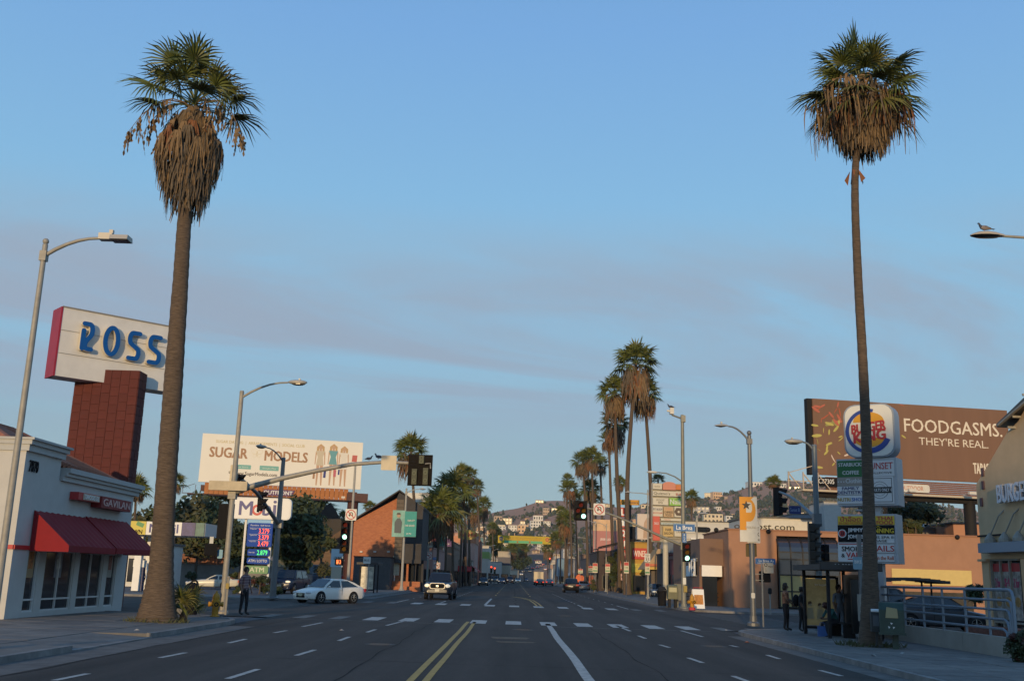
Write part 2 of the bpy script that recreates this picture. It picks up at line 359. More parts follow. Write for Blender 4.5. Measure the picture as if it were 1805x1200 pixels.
b = MB(); b.disc(0, 0, .9, 0, .004, 20)
pt = MB()
for (x0, x1, y0, y1) in ((-.55, .45, 31.6, 32.5), (-.35, .6, 29.9, 30.4)): pt.prismz([(x0, y0), (x0+.3, y0-.1), (x1, y0+.08), (x1+.1, y1-.1), (x1-.25, y1), (x0-.1, y1-.05)], .0005, .0028)
struct('asphalt_patch', pt, mat('pale_patch', (0.10, 0.08, 0.055), 0.9, var=0.5, vs=5))
# long tyre-darkened streaks and mottling live in the asphalt material
t = asph.node_tree; pb_ = t.nodes['Principled BSDF']; src = pb_.inputs['Base Color'].links[0].from_socket
tcr = t.nodes.new('ShaderNodeTexCoord'); mpr = t.nodes.new('ShaderNodeMapping'); mpr.inputs['Scale'].default_value = (.9, .018, 1); t.links.new(tcr.outputs['Object'], mpr.inputs[0])
n1 = t.nodes.new('ShaderNodeTexNoise'); n1.inputs['Scale'].default_value = 1.0; n1.inputs['Detail'].default_value = 5; t.links.new(mpr.outputs[0], n1.inputs['Vector'])
n2 = t.nodes.new('ShaderNodeTexNoise'); n2.inputs['Scale'].default_value = 9.0; n2.inputs['Detail'].default_value = 8; n2.inputs['Roughness'].default_value = .8; t.links.new(tcr.outputs['Object'], n2.inputs['Vector'])
r1 = t.nodes.new('ShaderNodeMapRange'); r1.inputs[1].default_value = .32; r1.inputs[2].default_value = .68; r1.inputs[3].default_value = .58; r1.inputs[4].default_value = 1.25; t.links.new(n1.outputs['Fac'], r1.inputs[0])
r2 = t.nodes.new('ShaderNodeMapRange'); r2.inputs[1].default_value = .3; r2.inputs[2].default_value = .7; r2.inputs[3].default_value = .7; r2.inputs[4].default_value = 1.3; t.links.new(n2.outputs['Fac'], r2.inputs[0])
mm_ = t.nodes.new('ShaderNodeMath'); mm_.operation = 'MULTIPLY'; t.links.new(r1.outputs[0], mm_.inputs[0]); t.links.new(r2.outputs[0], mm_.inputs[1])
mv = t.nodes.new('ShaderNodeVectorMath'); mv.operation = 'SCALE'; t.links.new(src, mv.inputs[0]); t.links.new(mm_.outputs[0], mv.inputs['Scale']); t.links.new(mv.outputs[0], pb_.inputs['Base Color'])
sm = MB(); rs = random.Random(12)
def seam(x0, y0, x1, y1, w=.035, amp=.25):
    n = int(math.hypot(x1-x0, y1-y0)/.7)+2; o_ = rs.random()*50; pp = []
    for i in range(n): t = i/(n-1); pp.append((x0+(x1-x0)*t+amp*mn.noise((t*n*.23+o_, 0, 0)), y0+(y1-y0)*t+amp*mn.noise((t*n*.23+o_, 5, 0))))
    for (a, c), (d, e) in zip(pp, pp[1:]):
        q = Vector((d-a, e-c)).normalized()*w*rs.uniform(.3, .8); sm.quad((a+q.y, c-q.x, .0045), (a-q.y, c+q.x, .0045), (d-q.y, e+q.x, .0045), (d+q.y, e-q.x, .0045))
for x in (-8.2, -3.0, 2.95): seam(x, 14, x+rs.uniform(-.3, .3), 41, .022, .12)
for y in (22.5, 35.5): seam(-9, y, 7.8, y+rs.uniform(-1.5, 1.5), .02, .3)
for y in (46, 50.5, 55, 59): seam(-24, y, 24, y+rs.uniform(-.8, .8), .04, .4)
for x in (-6, 0.2, 5.8): seam(x, 69, x, 160, .05, .3)
struct('tar_seam', sm, mat('tar', (.022, .02, .019), .9, spec=.1))
for lab, x, y in (('round manhole cover in the left turn lane near the crosswalk', .4, 37.2), ('round manhole cover in the second lane from the right', 5.9, 31.0), ('round manhole cover in the lane left of the yellow lines', -3.4, 27.5), ('round manhole cover in the middle of the crossing', 2.6, 52)):
    r = thing('manhole_cover', lab, 'manhole cover', (x, y, .0)); MB().lathe([(.40, .001), (.40, .0035), (.36, .004)], n=20).build('frame', mat('iron', (.04, .038, .036), .8), r); g = MB().lathe([(.33, .001), (.33, .005)], n=20)
    for k in range(5): g.box((0, -.22+.11*k, .006), (.5, .03, .003))
    g.build('lid', mat('iron_worn', (.05, .047, .044), .75), r)
# ================================================================ palms and trees
frond_g = mat('palm_leaf_green', (0.10, 0.122, 0.03), 0.5, var=0.4, vs=1.5)
frond_y = mat('palm_leaf_yellowing', (0.13, 0.125, 0.03), 0.6, var=0.3, vs=1.5)
dead_a = mat('dead_palm_leaf', (0.19, 0.125, 0.065), 0.85, var=0.35, vs=2.5)
dead_b = mat('dead_palm_leaf_grey', (0.125, 0.095, 0.065), 0.9, var=0.35, vs=2.5)
dead_c = mat('dead_palm_leaf_rust', (0.19, 0.08, 0.035), 0.85, var=0.35, vs=2.5)
barkm = mat('palm_bark', (0.105, 0.075, 0.052), 0.95, var=0.5, vs=5, bump=0.9, bs=9, stretch=(1, 1, 7))
bark2 = mat('tree_bark', (0.10, 0.075, 0.055), 0.95, var=0.3, vs=5)
def fan(rg, elev, L=1.0, n=24, seg=3, pet=0.9, width=.07, spread=125, droop=.5, twist=0.0):
    """one fan leaf in the x-z plane direction (azimuth +x), gravity droop included; hub at the end of the petiole"""
    mb = MB(); e = R(elev); d = Vector((math.cos(e), 0, math.sin(e))); side = Vector((0, 1, 0)); nrm = d.cross(side)*-1
    q = Matrix.Rotation(twist, 3, d); side = q @ side; nrm = q @ nrm
    hub = d*pet-Vector((0, 0, 1))*pet*.08*(1-abs(math.sin(e)))
    mb.tube([(0, 0, 0), hub*.55+Vector((0, 0, .02)), hub], [.03, .018, .012], 4)
    for i in range(n):
        t = -1+2*i/(n-1); a = R(t*spread*.5*2*.9)
        dr = (d*math.cos(a)+side*math.sin(a)).normalized()
        ln = L*(1-.28*abs(t)**2.2)*rg.uniform(.88, 1.08); wd = width*(1-.3*abs(t)); across = dr.cross(nrm).normalized()
        fold = nrm*(.35*wd)*(1 if i % 2 else -1); prev = None; pts = []
        dp = droop*rg.uniform(.6, 1.4)
        for k in range(seg+1):
            s = k/seg
            c = hub+dr*ln*s-Vector((0, 0, 1))*dp*ln*max(0, s-.35)**1.8+nrm*.10*ln*(1-math.cos(a))*s
            w = wd*(.35+1.1*s) if s < .55 else wd*(1.0-.93*(s-.55)/.45)
            pts += [c-across*w/2+fold*(1-s), c+across*w/2-fold*(1-s)]
        mb.add(pts, [(2*k, 2*k+1, 2*k+3, 2*k+2) for k in range(seg)])
    return mb
def shag(rg, L=1.0, n=11, out=.28):
    """a dead leaf hanging down: short stalk bending over, then hanging strips"""
    mb = MB(); tip = Vector((out, 0, -.10))
    mb.tube([(0, 0, 0), (out*.6, 0, .02), tip], [.022, .018, .012], 4)
    for i in range(n):
        a = R(-55+110*i/(n-1)+rg.uniform(-8, 8)); ln = L*rg.uniform(.6, 1.12); w = rg.uniform(.025, .05); top = tip+Vector((rg.uniform(-.05, .05), math.sin(a)*.12, 0)); pts = []
        sw = rg.uniform(-.08, .08)
        for k in range(4):
            s = k/3; c = top+Vector((.10*math.sin(s*2.2)*rg.uniform(.5, 1.3)-.03*s, math.sin(a)*.30*s**.7+sw*s, -ln*s)); ww = w*(1.25-.95*s)
            yaw = rg.uniform(-.9, .9); v = Vector((math.sin(yaw)*ww, math.cos(yaw)*ww, 0)); pts += [c-v, c+v]
        mb.add(pts, [(2*k, 2*k+1, 2*k+3, 2*k+2) for k in range(3)])
    return mb
def stalk(rg, L=1.6, n=16):
    """an old fruit stalk arching out with hanging strings"""
    mb = MB(); pts = [Vector((L*t, 0, .35*L*t*(1-t)*1.8-.55*L*t**3)) for t in (0, .2, .4, .6, .8, 1)]
    mb.tube(pts, [.025, .022, .018, .014, .01, .005], 4)
    for i in range(n):
        t = rg.uniform(.4, 1); j = t*5; k = min(4, int(j)); c = pts[k].lerp(pts[k+1], j-k); ln = rg.uniform(.35, .9)
        o = Vector((rg.uniform(-.12, .12), rg.uniform(-.25, .25), -ln))
        for u in range(4):
            a, b_ = c+o*u/4, c+o*(u+1)/4; w = rg.uniform(.015, .06); v = Vector((rg.uniform(-1, 1), rg.uniform(-1, 1), 0)).normalized()*w
            mb.add([a-v*.4, a+v*.4, (a+b_)/2+v, b_+v*.3, b_-v*.3, (a+b_)/2-v], [(0, 1, 2, 3, 4, 5)])
    return mb
EL = (82, 66, 50, 34, 18, 2, -14, -30)
rg = random.Random(3)
FR_G = {e: [fan(rg, e, 1.15, 26, 3, 1.3, .085, droop=.35+.5*(1-e/90), twist=rg.uniform(-.8, .8)).mesh('frond', frond_g, 30) for _ in range(3)] for e in EL}
FR_Y = {e: [fan(rg, e, 1.1, 24, 3, 1.2, .075, droop=.8, twist=rg.uniform(-.5, .5)).mesh('frond', frond_y, 30)] for e in EL}
SH = [[shag(rg, 1.0, 12).mesh('dead_frond', m) for _ in range(3)] for m in (dead_a, dead_b, dead_c)]
def swing(rg, o=1.5, n=15):
    mb = MB(); pts = [Vector((o*t, 0, .32*math.sin(t*2.6)-.35*t*t)) for t in (0, .25, .5, .75, 1)]; mb.tube(pts, [.03, .025, .02, .016, .012], 4)
    for i in range(n):
        tp = pts[3].lerp(pts[4], rg.uniform(-.3, 1.2))+Vector((0, (i/(n-1)-.5)*.7, 0)); ln = rg.uniform(.7, 1.7)*(1-.3*abs(i/(n-1)-.5)); w = rg.uniform(.02, .042); q = []; dx = rg.uniform(-.05, .22); ph = rg.uniform(0, 6)
        for k in range(5):
            s = k/4; c = tp+Vector((dx*math.sin(s*2)+.02*math.sin(ph+k), .08*math.sin(s*3+ph), -ln*s)); y = ph+k*.5; v = Vector((math.sin(y), math.cos(y), 0))*w*(1.2-s); q += [c-v, c+v]
        mb.add(q, [(2*k, 2*k+1, 2*k+3, 2*k+2) for k in range(4)])
    return mb
SW = [swing(rg, rg.uniform(1.1, 1.6)).mesh('dead_frond', m) for m in (dead_a, dead_a, dead_b, dead_c)]
ST = [stalk(rg).mesh('fruit_stalk', m) for m in (dead_a, dead_b)]
def trunk_mesh(pts, rad, n=14, m=None, ring=.12):
    """trunk through points with fine leaf-scar rings"""
    P3 = [Vector(p) for p in pts]; ln = sum((b-a).length for a, b in zip(P3, P3[1:])); k = max(8, min(110, int(ln/ring))); pp = []; rr = []
    for i in range(k+1):
        t = i/k*(len(P3)-1); j = min(len(P3)-2, int(t)); f = t-j
        a0 = P3[max(0, j-1)]; a1, a2 = P3[j], P3[j+1]; a3 = P3[min(len(P3)-1, j+2)]
        c = .5*((2*a1)+(a2-a0)*f+(2*a0-5*a1+4*a2-a3)*f*f+(3*a1-a0-3*a2+a3)*f**3)
        pp.append(c); r = rad[j]+(rad[j+1]-rad[j])*f; rr.append(r*(1+(.025 if i % 2 else -.02)+.03*mn.noise((c.z*2.1, c.x, 0))))
    return MB().tube(pp, rr, n)
def big_palm(label, px, Yp, pts, rad, hub, skirt, green, seed, stalks=0, scale=1.0, yellow=(), shagL=1.0, loose=0):
    rg = random.Random(seed); base = P(pts[0][0], pts[0][1], Yp); base.z = .05
    root = thing('fan_palm', label, 'palm tree', base, 0, 'tall fan palms along the pavement')
    tp = [P(x, y, Yp)-base for x, y in pts]; tp[0].z = 0
    trunk_mesh(tp, rad).build('trunk', barkm, root, smooth=50)
    h = P(*hub, Yp)-base
    for e, cnt in green:                                            # green leaves, steep in the heart, flat below
        a0 = rg.uniform(0, 6.28)
        for i in range(cnt):
            o = put('frond', rg.choice(FR_G[e] if rg.random() > .14 else FR_Y[e]), root, h+Vector((0, 0, .25*math.sin(R(e)))), a0+6.283*i/cnt+rg.uniform(-.25, .25))
            sc = scale*rg.uniform(.78, 1.14); o.scale = (sc, sc*rg.uniform(.8, 1.05), sc*.9)
    for e, az in yellow: o = put('frond', FR_Y[e][0], root, h, az); o.scale = (scale,)*3
    zt, zb, prof = skirt                                            # dead leaves in layers round the trunk
    cz = []
    for t in range(11):
        z = zt+(zb-zt)*t/10; cz.append((max(.05, prof(t/10)*.62), zt+(zb-zt)*t/10*.86))
    MB().lathe([(r, z) for r, z in cz[::-1]], (0, 0, 0), 16).build('skirt_core', dead_b, root, h, smooth=60)
    n = int(150)
    for i in range(n):
        t = (i/n)**.9; z = zt+(zb-zt+.75*shagL)*t; r = prof(t)
        m_ = SH[rg.choice((0, 0, 0, 1, 1, 2) if t < .5 else (0, 0, 1, 1, 1))]
        o = put('dead_frond', rg.choice(m_), root, h, i*2.399+rg.uniform(-.3, .3)); az = o.rotation_euler.z
        o.location = h+Vector((math.cos(az)*(r-.20), math.sin(az)*(r-.20), z)); sc = shagL*rg.uniform(.75, 1.1); o.scale = (.8, .8*rg.uniform(.8, 1.2), sc)
    for i in range(loose):                                          # long loose leaves swinging free of the skirt
        az = i*2.4+rg.uniform(-.4, .4); o = put('dead_frond', rg.choice(SW), root, h+Vector((0, 0, rg.uniform(-.35, .05))), az); q = rg.uniform(.8, 1.15); o.scale = (q, q, q*1.15)
    for az, sc in stalks or ():
        o = put('fruit_stalk', rg.choice(ST), root, h+Vector((0, 0, -.1)), az); o.scale = (sc, sc, sc)
    return root, base
# left palm: shaggy, with a long bell of dead leaves
def prof_l(t): return .28+.78*min(1, t/.44)**.8*(1 if t < .44 else 1-.72*((t-.44)/.56)**.9)
bigL, baseL = big_palm('stout fan palm with a huge brown bell of dead leaves, beside the red pillar', 275, 32.9,
    [(276, 1101), (279, 1060), (284, 1000), (291, 880), (300, 750), (308, 640), (318, 500), (325, 390), (338, 230), (342, 192)], [.68, .52, .38, .325, .31, .295, .255, .23, .18, .15],
    (343, 188), (-.05, -3.75, prof_l), ((82, 3), (66, 4), (50, 6), (34, 6), (18, 6), (2, 4)), 11, stalks=((3.3, 1.35), (3.0, 1.2), (3.6, 1.15), (2.6, 1.1), (.1, 1.15), (-.35, 1.25), (.5, 1.0), (-.9, 1.05)), scale=1.08, shagL=1.05)
def prof_r(t): return .30+.62*math.sin(min(1, t/.35)*math.pi/2)*(1 if t < .35 else 1-.72*((t-.35)/.65))
bigR, baseR = big_palm('tall slender fan palm on the right pavement, rising beside the bus shelter', 1532, 31.4,
    [(1534, 1146), (1534, 1080), (1533, 960), (1528, 800), (1521, 640), (1512, 480), (1507, 330), (1513, 230), (1519, 168)], [.37, .28, .20, .16, .145, .133, .12, .11, .1],
    (1519, 165), (-.05, -2.05, prof_r), ((82, 3), (66, 5), (50, 6), (34, 7), (18, 7), (2, 7), (-14, 5)), 23, scale=1.0, shagL=.95, loose=26,
    yellow=((-14, 2.2), (-30, 3.9), (-30, 5.0)))
wr = MB()
for a in range(5):
    t = a*1.3; wr.add([(math.cos(t)*.15, math.sin(t)*.15, .15), (math.cos(t+.6)*.16, math.sin(t+.6)*.16, .1), (math.cos(t+.4)*.34, math.sin(t+.4)*.34, -.2), (math.cos(t)*.24, math.sin(t)*.24, -.35)], [(0, 1, 2, 3)])
wr.build('leaf_base', dead_c, bigR, P(1507, 308, 31.4)-baseR)
# weeds and duff at the palm feet
for nm, bp, n, c in (('weeds', baseL, 260, (.07, .075, .03)), ('weeds', baseR, 300, (.075, .08, .035))):
    g = MB(); rg = random.Random(5)
    for i in range(n):
        a = rg.uniform(0, 6.28); r = rg.uniform(.5, 1.15); x, y = bp.x+r*math.cos(a)*.85, bp.y+r*math.sin(a)*.85; hgt = rg.uniform(.05, .22); b2 = rg.uniform(0, 6.28); w = .02
        g.add([(x-w, y, .1), (x+w, y, .1), (x+math.cos(b2)*hgt*.8, y+math.sin(b2)*hgt*.8, .1+hgt)], [(0, 1, 2)])
    o = g.build(nm, mat('weed_green', c, .9, var=.4, vs=6)); o['kind'] = 'stuff'
    struct('tree_pit', MB().prismz([(bp.x+1.0*math.cos(R(a)), bp.y+1.0*math.sin(R(a))) for a in range(0, 360, 30)], .0, .125), mat('pit_soil', (0.11, 0.085, 0.055), 0.95, var=.35, vs=4))
# distant fan palms: joined crowns, a few variants
def far_crown(seed, full):
    rg = random.Random(seed); g = MB(); dd = MB()
    for e, c in (((78, 4), (60, 6), (42, 7), (24, 7), (5, 6), (-16, 5)) if full else ((78, 4), (60, 5), (42, 6), (24, 6), (0, 5))):
        a0 = rg.uniform(0, 6.28)
        for i in range(c):
            m = fan(rg, e, 1.0, 15, 2, 1.0, .13, droop=.35+.4*(1-e/90), twist=rg.uniform(-.6, .6)); q = Matrix.Rotation(a0+6.283*i/c+rg.uniform(-.25, .25), 3, 'Z')
            sc = rg.uniform(.85, 1.15); g.add([q @ Vector(v)*sc for v in m.v], m.f, 1 if rg.random() < .16 else 0)
    for i in range(46 if full else 26):
        m = shag(rg, 1.0, 6, .4); q = Matrix.Rotation(i*2.4, 3, 'Z'); t = i/46; r = rg.uniform(.0, .5)*(1-.5*t); z = -.1-1.0*t
        s = rg.uniform(.8, 1.3)
        dd.add([q @ Vector((v[0]*1.4+r, v[1]*1.5, v[2]*s))+Vector((0, 0, z)) for v in m.v], m.f, rg.choice((0, 1, 1, 2)))
    return g.mesh('crown', [frond_g, frond_y]), dd.mesh('dead_leaves', [dead_a, dead_b, dead_c])
CROWN = [far_crown(40+i, i < 3) for i in range(5)]
def palm(label, base_px, top_px, hub_px, crown_px, Yp, var=0, group='fan palms lining the street', rt=None, zbase=None, bend=0.0, skirt=1.0):
    """base_px x of foot; hub_px (x,y) leaf heart; crown_px full crown width in photo pixels"""
    h = P(*hub_px, Yp); foot = P(base_px, 1000, Yp); foot.z = zbase if zbase is not None else (T(foot.x, Yp)+.1)
    r = thing('fan_palm', label, 'palm tree', foot, 0, group); hh = h-foot
    w = rt or max(.14, .007*hh.z+.07)
    mid = hh*.5+Vector((bend, 0, 0)); trunk_mesh([(0, 0, 0), tuple(hh*.08+Vector((bend*.3, 0, 0))), tuple(mid), tuple(hh)], [w*1.7, w*1.15, w, w*.72], 8, ring=.6).build('trunk', barkm, r, smooth=60)
    sc = crown_px*Yp/FPX/2.85; cr, dl = CROWN[var % 5]; az = rnd.uniform(0, 6.28)
    o = put('crown', cr, r, hh, az); o.scale = (sc,)*3
    if skirt: o = put('dead_leaves', dl, r, hh, az+1); o.scale = (sc*.95, sc*.95, sc*skirt)
    return r
PALMS = [  # label, foot x, hub (x,y), crown width px, depth, variant, bend, skirt
 ('fan palm standing behind the dark back of the hanging traffic signal, beside the teal banners', 737, (724, 795), 58, 118, 0, .15, 1.2),
 ('bushy fan palm left of the pair above the yellow street banner, trunk hidden in leaves', 800, (797, 868), 66, 135, 1, 0, 1.1),
 ('broad low fan palm in front of the grey clothing billboard', 770, (776, 902), 74, 128, 2, 0, 1.0),
 ('tall fan palm topping the cluster left of the street, taller of two side by side', 822, (815, 836), 34, 170, 0, .2, 1.0),
 ('fan palm close behind the topmost palm of the left cluster, its crown to the right', 829, (826, 838), 32, 182, 3, 0, 1.0),
 ('small round-headed fan palm just right of the left cluster', 846, (840, 858), 26, 215, 1, .3, 1.1),
 ('dark low-hanging fan palm furthest right of the left rank, over the hillside', 856, (852, 890), 27, 245, 2, 0, 1.4),
 ('palm crowded under the topmost palms of the left cluster', 812, (815, 886), 44, 150, 4, 0, 1.0),
 ('small palm beside the surf-shaped shop sign', 872, (868, 930), 20, 300, 4, 0, .8),
 ('tallest fan palm of the group on the right, top of the three clustered crowns', 1109, (1121, 640), 72, 124, 0, -.6, 1.5),
 ('fan palm leaning out under the tallest crown on the right, trunk crossing behind it', 1144, (1136, 692), 58, 128, 1, .5, 1.2),
 ('tall fan palm whose crown hangs lowest and furthest left in the right hand cluster', 1104, (1083, 692), 54, 126, 2, -.3, 1.4),
 ('fan palm hidden half behind the left of the tall right cluster, rusty below', 1092, (1084, 745), 50, 140, 0, .2, 1.5),
 ('fan palm with a small low crown peeping out under the right cluster', 1083, (1073, 775), 34, 165, 3, 0, 1.2),
 ('twin palm on the right above the green light, right crown of the pair', 1050, (1043, 806), 34, 190, 1, 0, 1.3),
 ('twin palm on the right above the green light, left crown of the pair', 1036, (1027, 812), 36, 196, 0, .3, 1.3),
 ('short dark fan palm behind the twin palms, right of the green light', 1042, (1040, 862), 34, 205, 2, 0, 1.0),
 ('fan palm with brownish crown just left of the hanging green light', 1008, (1003, 862), 32, 230, 4, .2, 1.2),
 ('slim fan palm in front of the hillside, left of the hanging green light', 998, (1000, 846), 22, 260, 3, 0, 1.2),
 ('broad bushy fan palm below the hanging green light', 996, (997, 918), 34, 250, 2, 0, 1.3),
 ('small palm to the right of the yellow street banner', 980, (981, 950), 26, 300, 1, 0, 1.0),
 ('fan palm behind the orange cafe sign, round crown', 1094, (1092, 850), 22, 230, 1, 0, 1.1),
 ('lone short fan palm to the right of the strip mall sign pylon', 1218, (1219, 876), 25, 160, 0, 0, 1.1),
 ('palm peeping over the white blank wall, left of the black signal heads', 1366, (1364, 852), 28, 150, 3, 0, .6),
 ('bare-trunked palm crown tucked behind the top left of the strip mall sign', 1161, (1160, 846), 22, 170, 4, 0, 0),
 ('palm peeking over the roof of the brick gabled hall', 652, (652, 894), 22, 180, 3, 0, .5),
 ('palm between the brick hall and the billboard column', 606, (606, 912), 22, 150, 0, 0, 1.0),
 ('tall feathery palm behind the petrol station trees, rough brown trunk', 388, (386, 888), 62, 120, 2, 0, 1.6),
 ('palm half hidden behind the stout palm trunk, fronds to the right', 310, (305, 852), 40, 95, 4, 0, .8),
 ('palm half hidden behind the red pillar, fronds to the right', 236, (240, 862), 44, 95, 1, 0, .8),
 ('shaggy palm right of the dark tree behind the petrol sign', 562, (560, 908), 62, 130, 3, 0, .6),
 ('distant palm under the left end of the yellow street banner', 905, (902, 968), 24, 380, 1, 0, 1.2),
 ('distant palm under the middle of the yellow street banner', 925, (921, 966), 22, 400, 2, 0, 1.0),
 ('distant palm under the right end of the yellow street banner', 966, (966, 966), 24, 390, 0, 0, 1.2),
 ('palm filling the gap behind the broad palms of the left cluster', 786, (788, 884), 50, 148, 0, 0, .9),
 ('low palm at the left edge of the left cluster, over the banners', 752, (756, 912), 34, 150, 4, 0, .8),
 ('palm low behind the surf-shaped sign, right of the left cluster', 836, (834, 900), 30, 232, 2, .2, 1.2),
 ('slender palm between the twin palms and the tall right cluster', 1062, (1058, 818), 30, 200, 4, .2, 1.3),
 ('small palm under the twin palms on the right, left one', 1020, (1014, 880), 26, 240, 0, 0, 1.2),
 ('small palm under the twin palms on the right, right one', 1052, (1050, 884), 26, 230, 3, 0, 1.2),
 ('slim palm with a tiny crown right of the yellow banner', 988, (989, 902), 20, 310, 2, 0, 1.2),
 ('far palm in the gap between yellow banner and hanging green light', 1000, (1003, 940), 24, 280, 1, 0, 1.3),
 ('thin distant palm beside the left rank of lamps', 884, (882, 972), 20, 360, 3, 0, 1.0)]
for (lab, fx, hub, cw, Yp, v, bd, sk) in PALMS: palm(lab, fx, None, hub, cw, Yp, v, bend=bd, skirt=sk)
# seedling palm beside the stout palm
sp = thing('young_palm', 'knee-high young fan palm sprouting beside the stout palm foot', 'palm tree', Vector((P(322, 1098, 33.6).x, 33.6, .1)))
rg = random.Random(9)
for i in range(13):
    e = rg.choice((66, 50, 50, 34, 18)); o = put('frond', rg.choice(FR_Y[e] if i % 2 else FR_G[e]), sp, (0, 0, .12), 2.2*i+rg.uniform(-.3, .3)); s_ = rg.uniform(.42, .62); o.scale = (s_*.9, s_*.9, s_)
MB().lathe([(.14, 0), (.12, .2), (.05, .35)], n=8).build('trunk', dead_c, sp)
# broadleaf trees: many leaf clumps on limbs
leaf_d = mat('leaf_dark', (0.035, 0.05, 0.018), 0.7, var=0.5, vs=.8)
leaf_m = mat('leaf_mid', (0.06, 0.075, 0.025), 0.7, var=0.4, vs=.8)
leaf_o = mat('leaf_olive', (0.09, 0.085, 0.035), 0.7, var=0.4, vs=.8)
def leaf_mb(rg, w, d, h, clumps=26, per=70, size=.28, flat=.9):
    mb = MB()
    for _ in range(clumps):
        while True:
            p = Vector((rg.uniform(-1, 1), rg.uniform(-1, 1), rg.uniform(-1, 1)))
            if .3 < p.length < 1: break
        c = Vector((p.x*w/2*.82, p.y*d/2*.82, p.z*h/2*.82)); r = rg.uniform(.16, .30)*min(w, h)*.8; mi = rg.choice((0, 0, 1))
        for _ in range(per):
            q = Vector((rg.gauss(0, 1), rg.gauss(0, 1), rg.gauss(0, .8))); q = q/max(.4, q.length)*r*rg.uniform(.55, 1.1)
            a = Vector((rg.uniform(-1, 1), rg.uniform(-1, 1), rg.uniform(-1, 1))).normalized(); b2 = a.orthogonal().normalized(); s = size*rg.uniform(.6, 1.2); o = c+q
            mb.add([o-a*s, o+b2*s*.5, o+a*s, o-b2*s*.5], [(0, 1, 2, 3)], mi)
    return mb
def tree(label, x, y, zc, w, h, mats, seed, trunk_r=.18, name='broadleaf_tree', cat='tree', group=None, d=None, clumps=26, per=70, size=.26, z0=None):
    rg = random.Random(seed); z0 = T(x, y) if z0 is None else z0
    r = thing(name, label, cat, (x, y, z0), 0, group)
    tb = MB().tube([(0, 0, 0), (.1, 0, (zc-z0)*.5), (0, .1, zc-z0)], [trunk_r, trunk_r*.75, trunk_r*.4], 7)
    for i in range(4): a = i*1.7; tb.tube([(.05, 0, (zc-z0)*.55), (math.cos(a)*w*.2, math.sin(a)*w*.2, (zc-z0)*.9), (math.cos(a)*w*.33, math.sin(a)*w*.33, zc-z0+h*.15)], [trunk_r*.5, trunk_r*.35, .03], 5)
    tb.build('trunk', bark2, r, smooth=50)
    leaf_mb(rg, w, d or w, h, clumps, per, size).build('crown', mats, r, (0, 0, zc-z0))
    return r
def tree_px(label, x0, y0, x1, y1, Yp, mats, seed, **k):
    a, b2 = P(x0, y0, Yp), P(x1, y1, Yp); w = abs(b2.x-a.x); h = abs(a.z-b2.z)
    return tree(label, (a.x+b2.x)/2, Yp, (a.z+b2.z)/2, w, h, mats, seed, **k)
GO, DM = [leaf_o, leaf_m], [leaf_d, leaf_m]
tree_px('bushy olive tree behind the petrol canopy, between the stout palm and the signal mast', 296, 870, 408, 985, 105, GO, 1, clumps=80, size=.36)
tree_px('wide olive tree furthest left behind the petrol canopy', 225, 890, 335, 990, 112, GO, 2, clumps=64, size=.34)
tree_px('large dark tree standing behind the blue price board', 488, 868, 568, 1010, 88, DM, 3, clumps=85, size=.3)
tree_px('dark green tree left of the price board, in front of the orange wall', 398, 915, 455, 1008, 98, DM, 4, clumps=44, size=.28)
tree_px('low dark tree between the price board and the timber hall', 545, 925, 590, 975, 118, GO, 5, clumps=20, size=.3)
tree_px('large dark tree under the brown billboard, right of the shop sign tower', 1500, 868, 1668, 950, 92, DM, 6, clumps=52, size=.34)
tree_px('yellowish tree behind the right edge of the shop sign tower', 1590, 900, 1625, 965, 88, GO, 7, clumps=14)
tree_px('dark tree at the top of the street, under the yellow banner', 890, 964, 934, 1004, 640, DM, 8, clumps=40, size=1.2)
tree_px('tall conical tree left of the yellow banner', 862, 915, 886, 985, 330, DM, 9, clumps=34, size=.7)
tree_px('dark clipped street tree in front of the pink billboard', 1072, 965, 1096, 1035, 150, DM, 10, clumps=22, size=.3)
tree_px('dark leaning tree left of the vertical liquor sign', 1040, 972, 1062, 1030, 190, DM, 12, clumps=22, size=.35)
def bush(label, x0, y0, x1, y1, Yp, mats, seed, size=.12, clumps=14, per=60, name='bush', cat='bush'):
    a, b2 = P(x0, y0, Yp), P(x1, y1, Yp); w = abs(b2.x-a.x); h = abs(a.z-b2.z); z = (a.z+b2.z)/2; r = thing(name, label, cat, ((a.x+b2.x)/2, Yp, max(0, min(a.z, b2.z))))
    MB().tube([(0, 0, -.1), (0, 0, h*.6)], [.06, .03], 5).build('stem', bark2, r); leaf_mb(random.Random(seed), w, min(w, 2), h, clumps, per, size).build('foliage', mats, r, (0, 0, h/2))
flower = mat('leaf_reddish', (0.09, 0.03, 0.02), .7, var=.5, vs=4)
bush('reddish shrub at the right edge, at the end of the low wall', 1772, 1108, 1830, 1170, 26.3, [leaf_d, flower], 21, size=.06, clumps=26, per=90)
bush('rosebush under the price board', 437, 1012, 480, 1047, 79, [leaf_d, flower], 22)
bush('low green bush right of the price board foot', 483, 1030, 497, 1048, 78, DM, 23)
bush('low green bush left of the price board foot', 404, 1036, 436, 1050, 78, DM, 24)
bush('clipped hedge behind the white sports car, left of it', 322, 1005, 355, 1024, 101, DM, 25)
bush('clipped hedge behind the white sports car, right of it', 395, 1005, 425, 1024, 101, DM, 26)
bush('small palm-like bush right of the dark blue car', 556, 985, 590, 1030, 90, GO, 27)
bush('spiky dark shrub against the tan wall, left of the burger restaurant corner', 1703, 1025, 1732, 1065, 44, DM, 28, size=.2)
bush('dark hedge under the grey umbrellas of the corner patio', 1228, 1008, 1262, 1030, 80, DM, 29)
bush('round topiary bush behind the parking sign posts', 1074, 1008, 1085, 1040, 128, DM, 30)
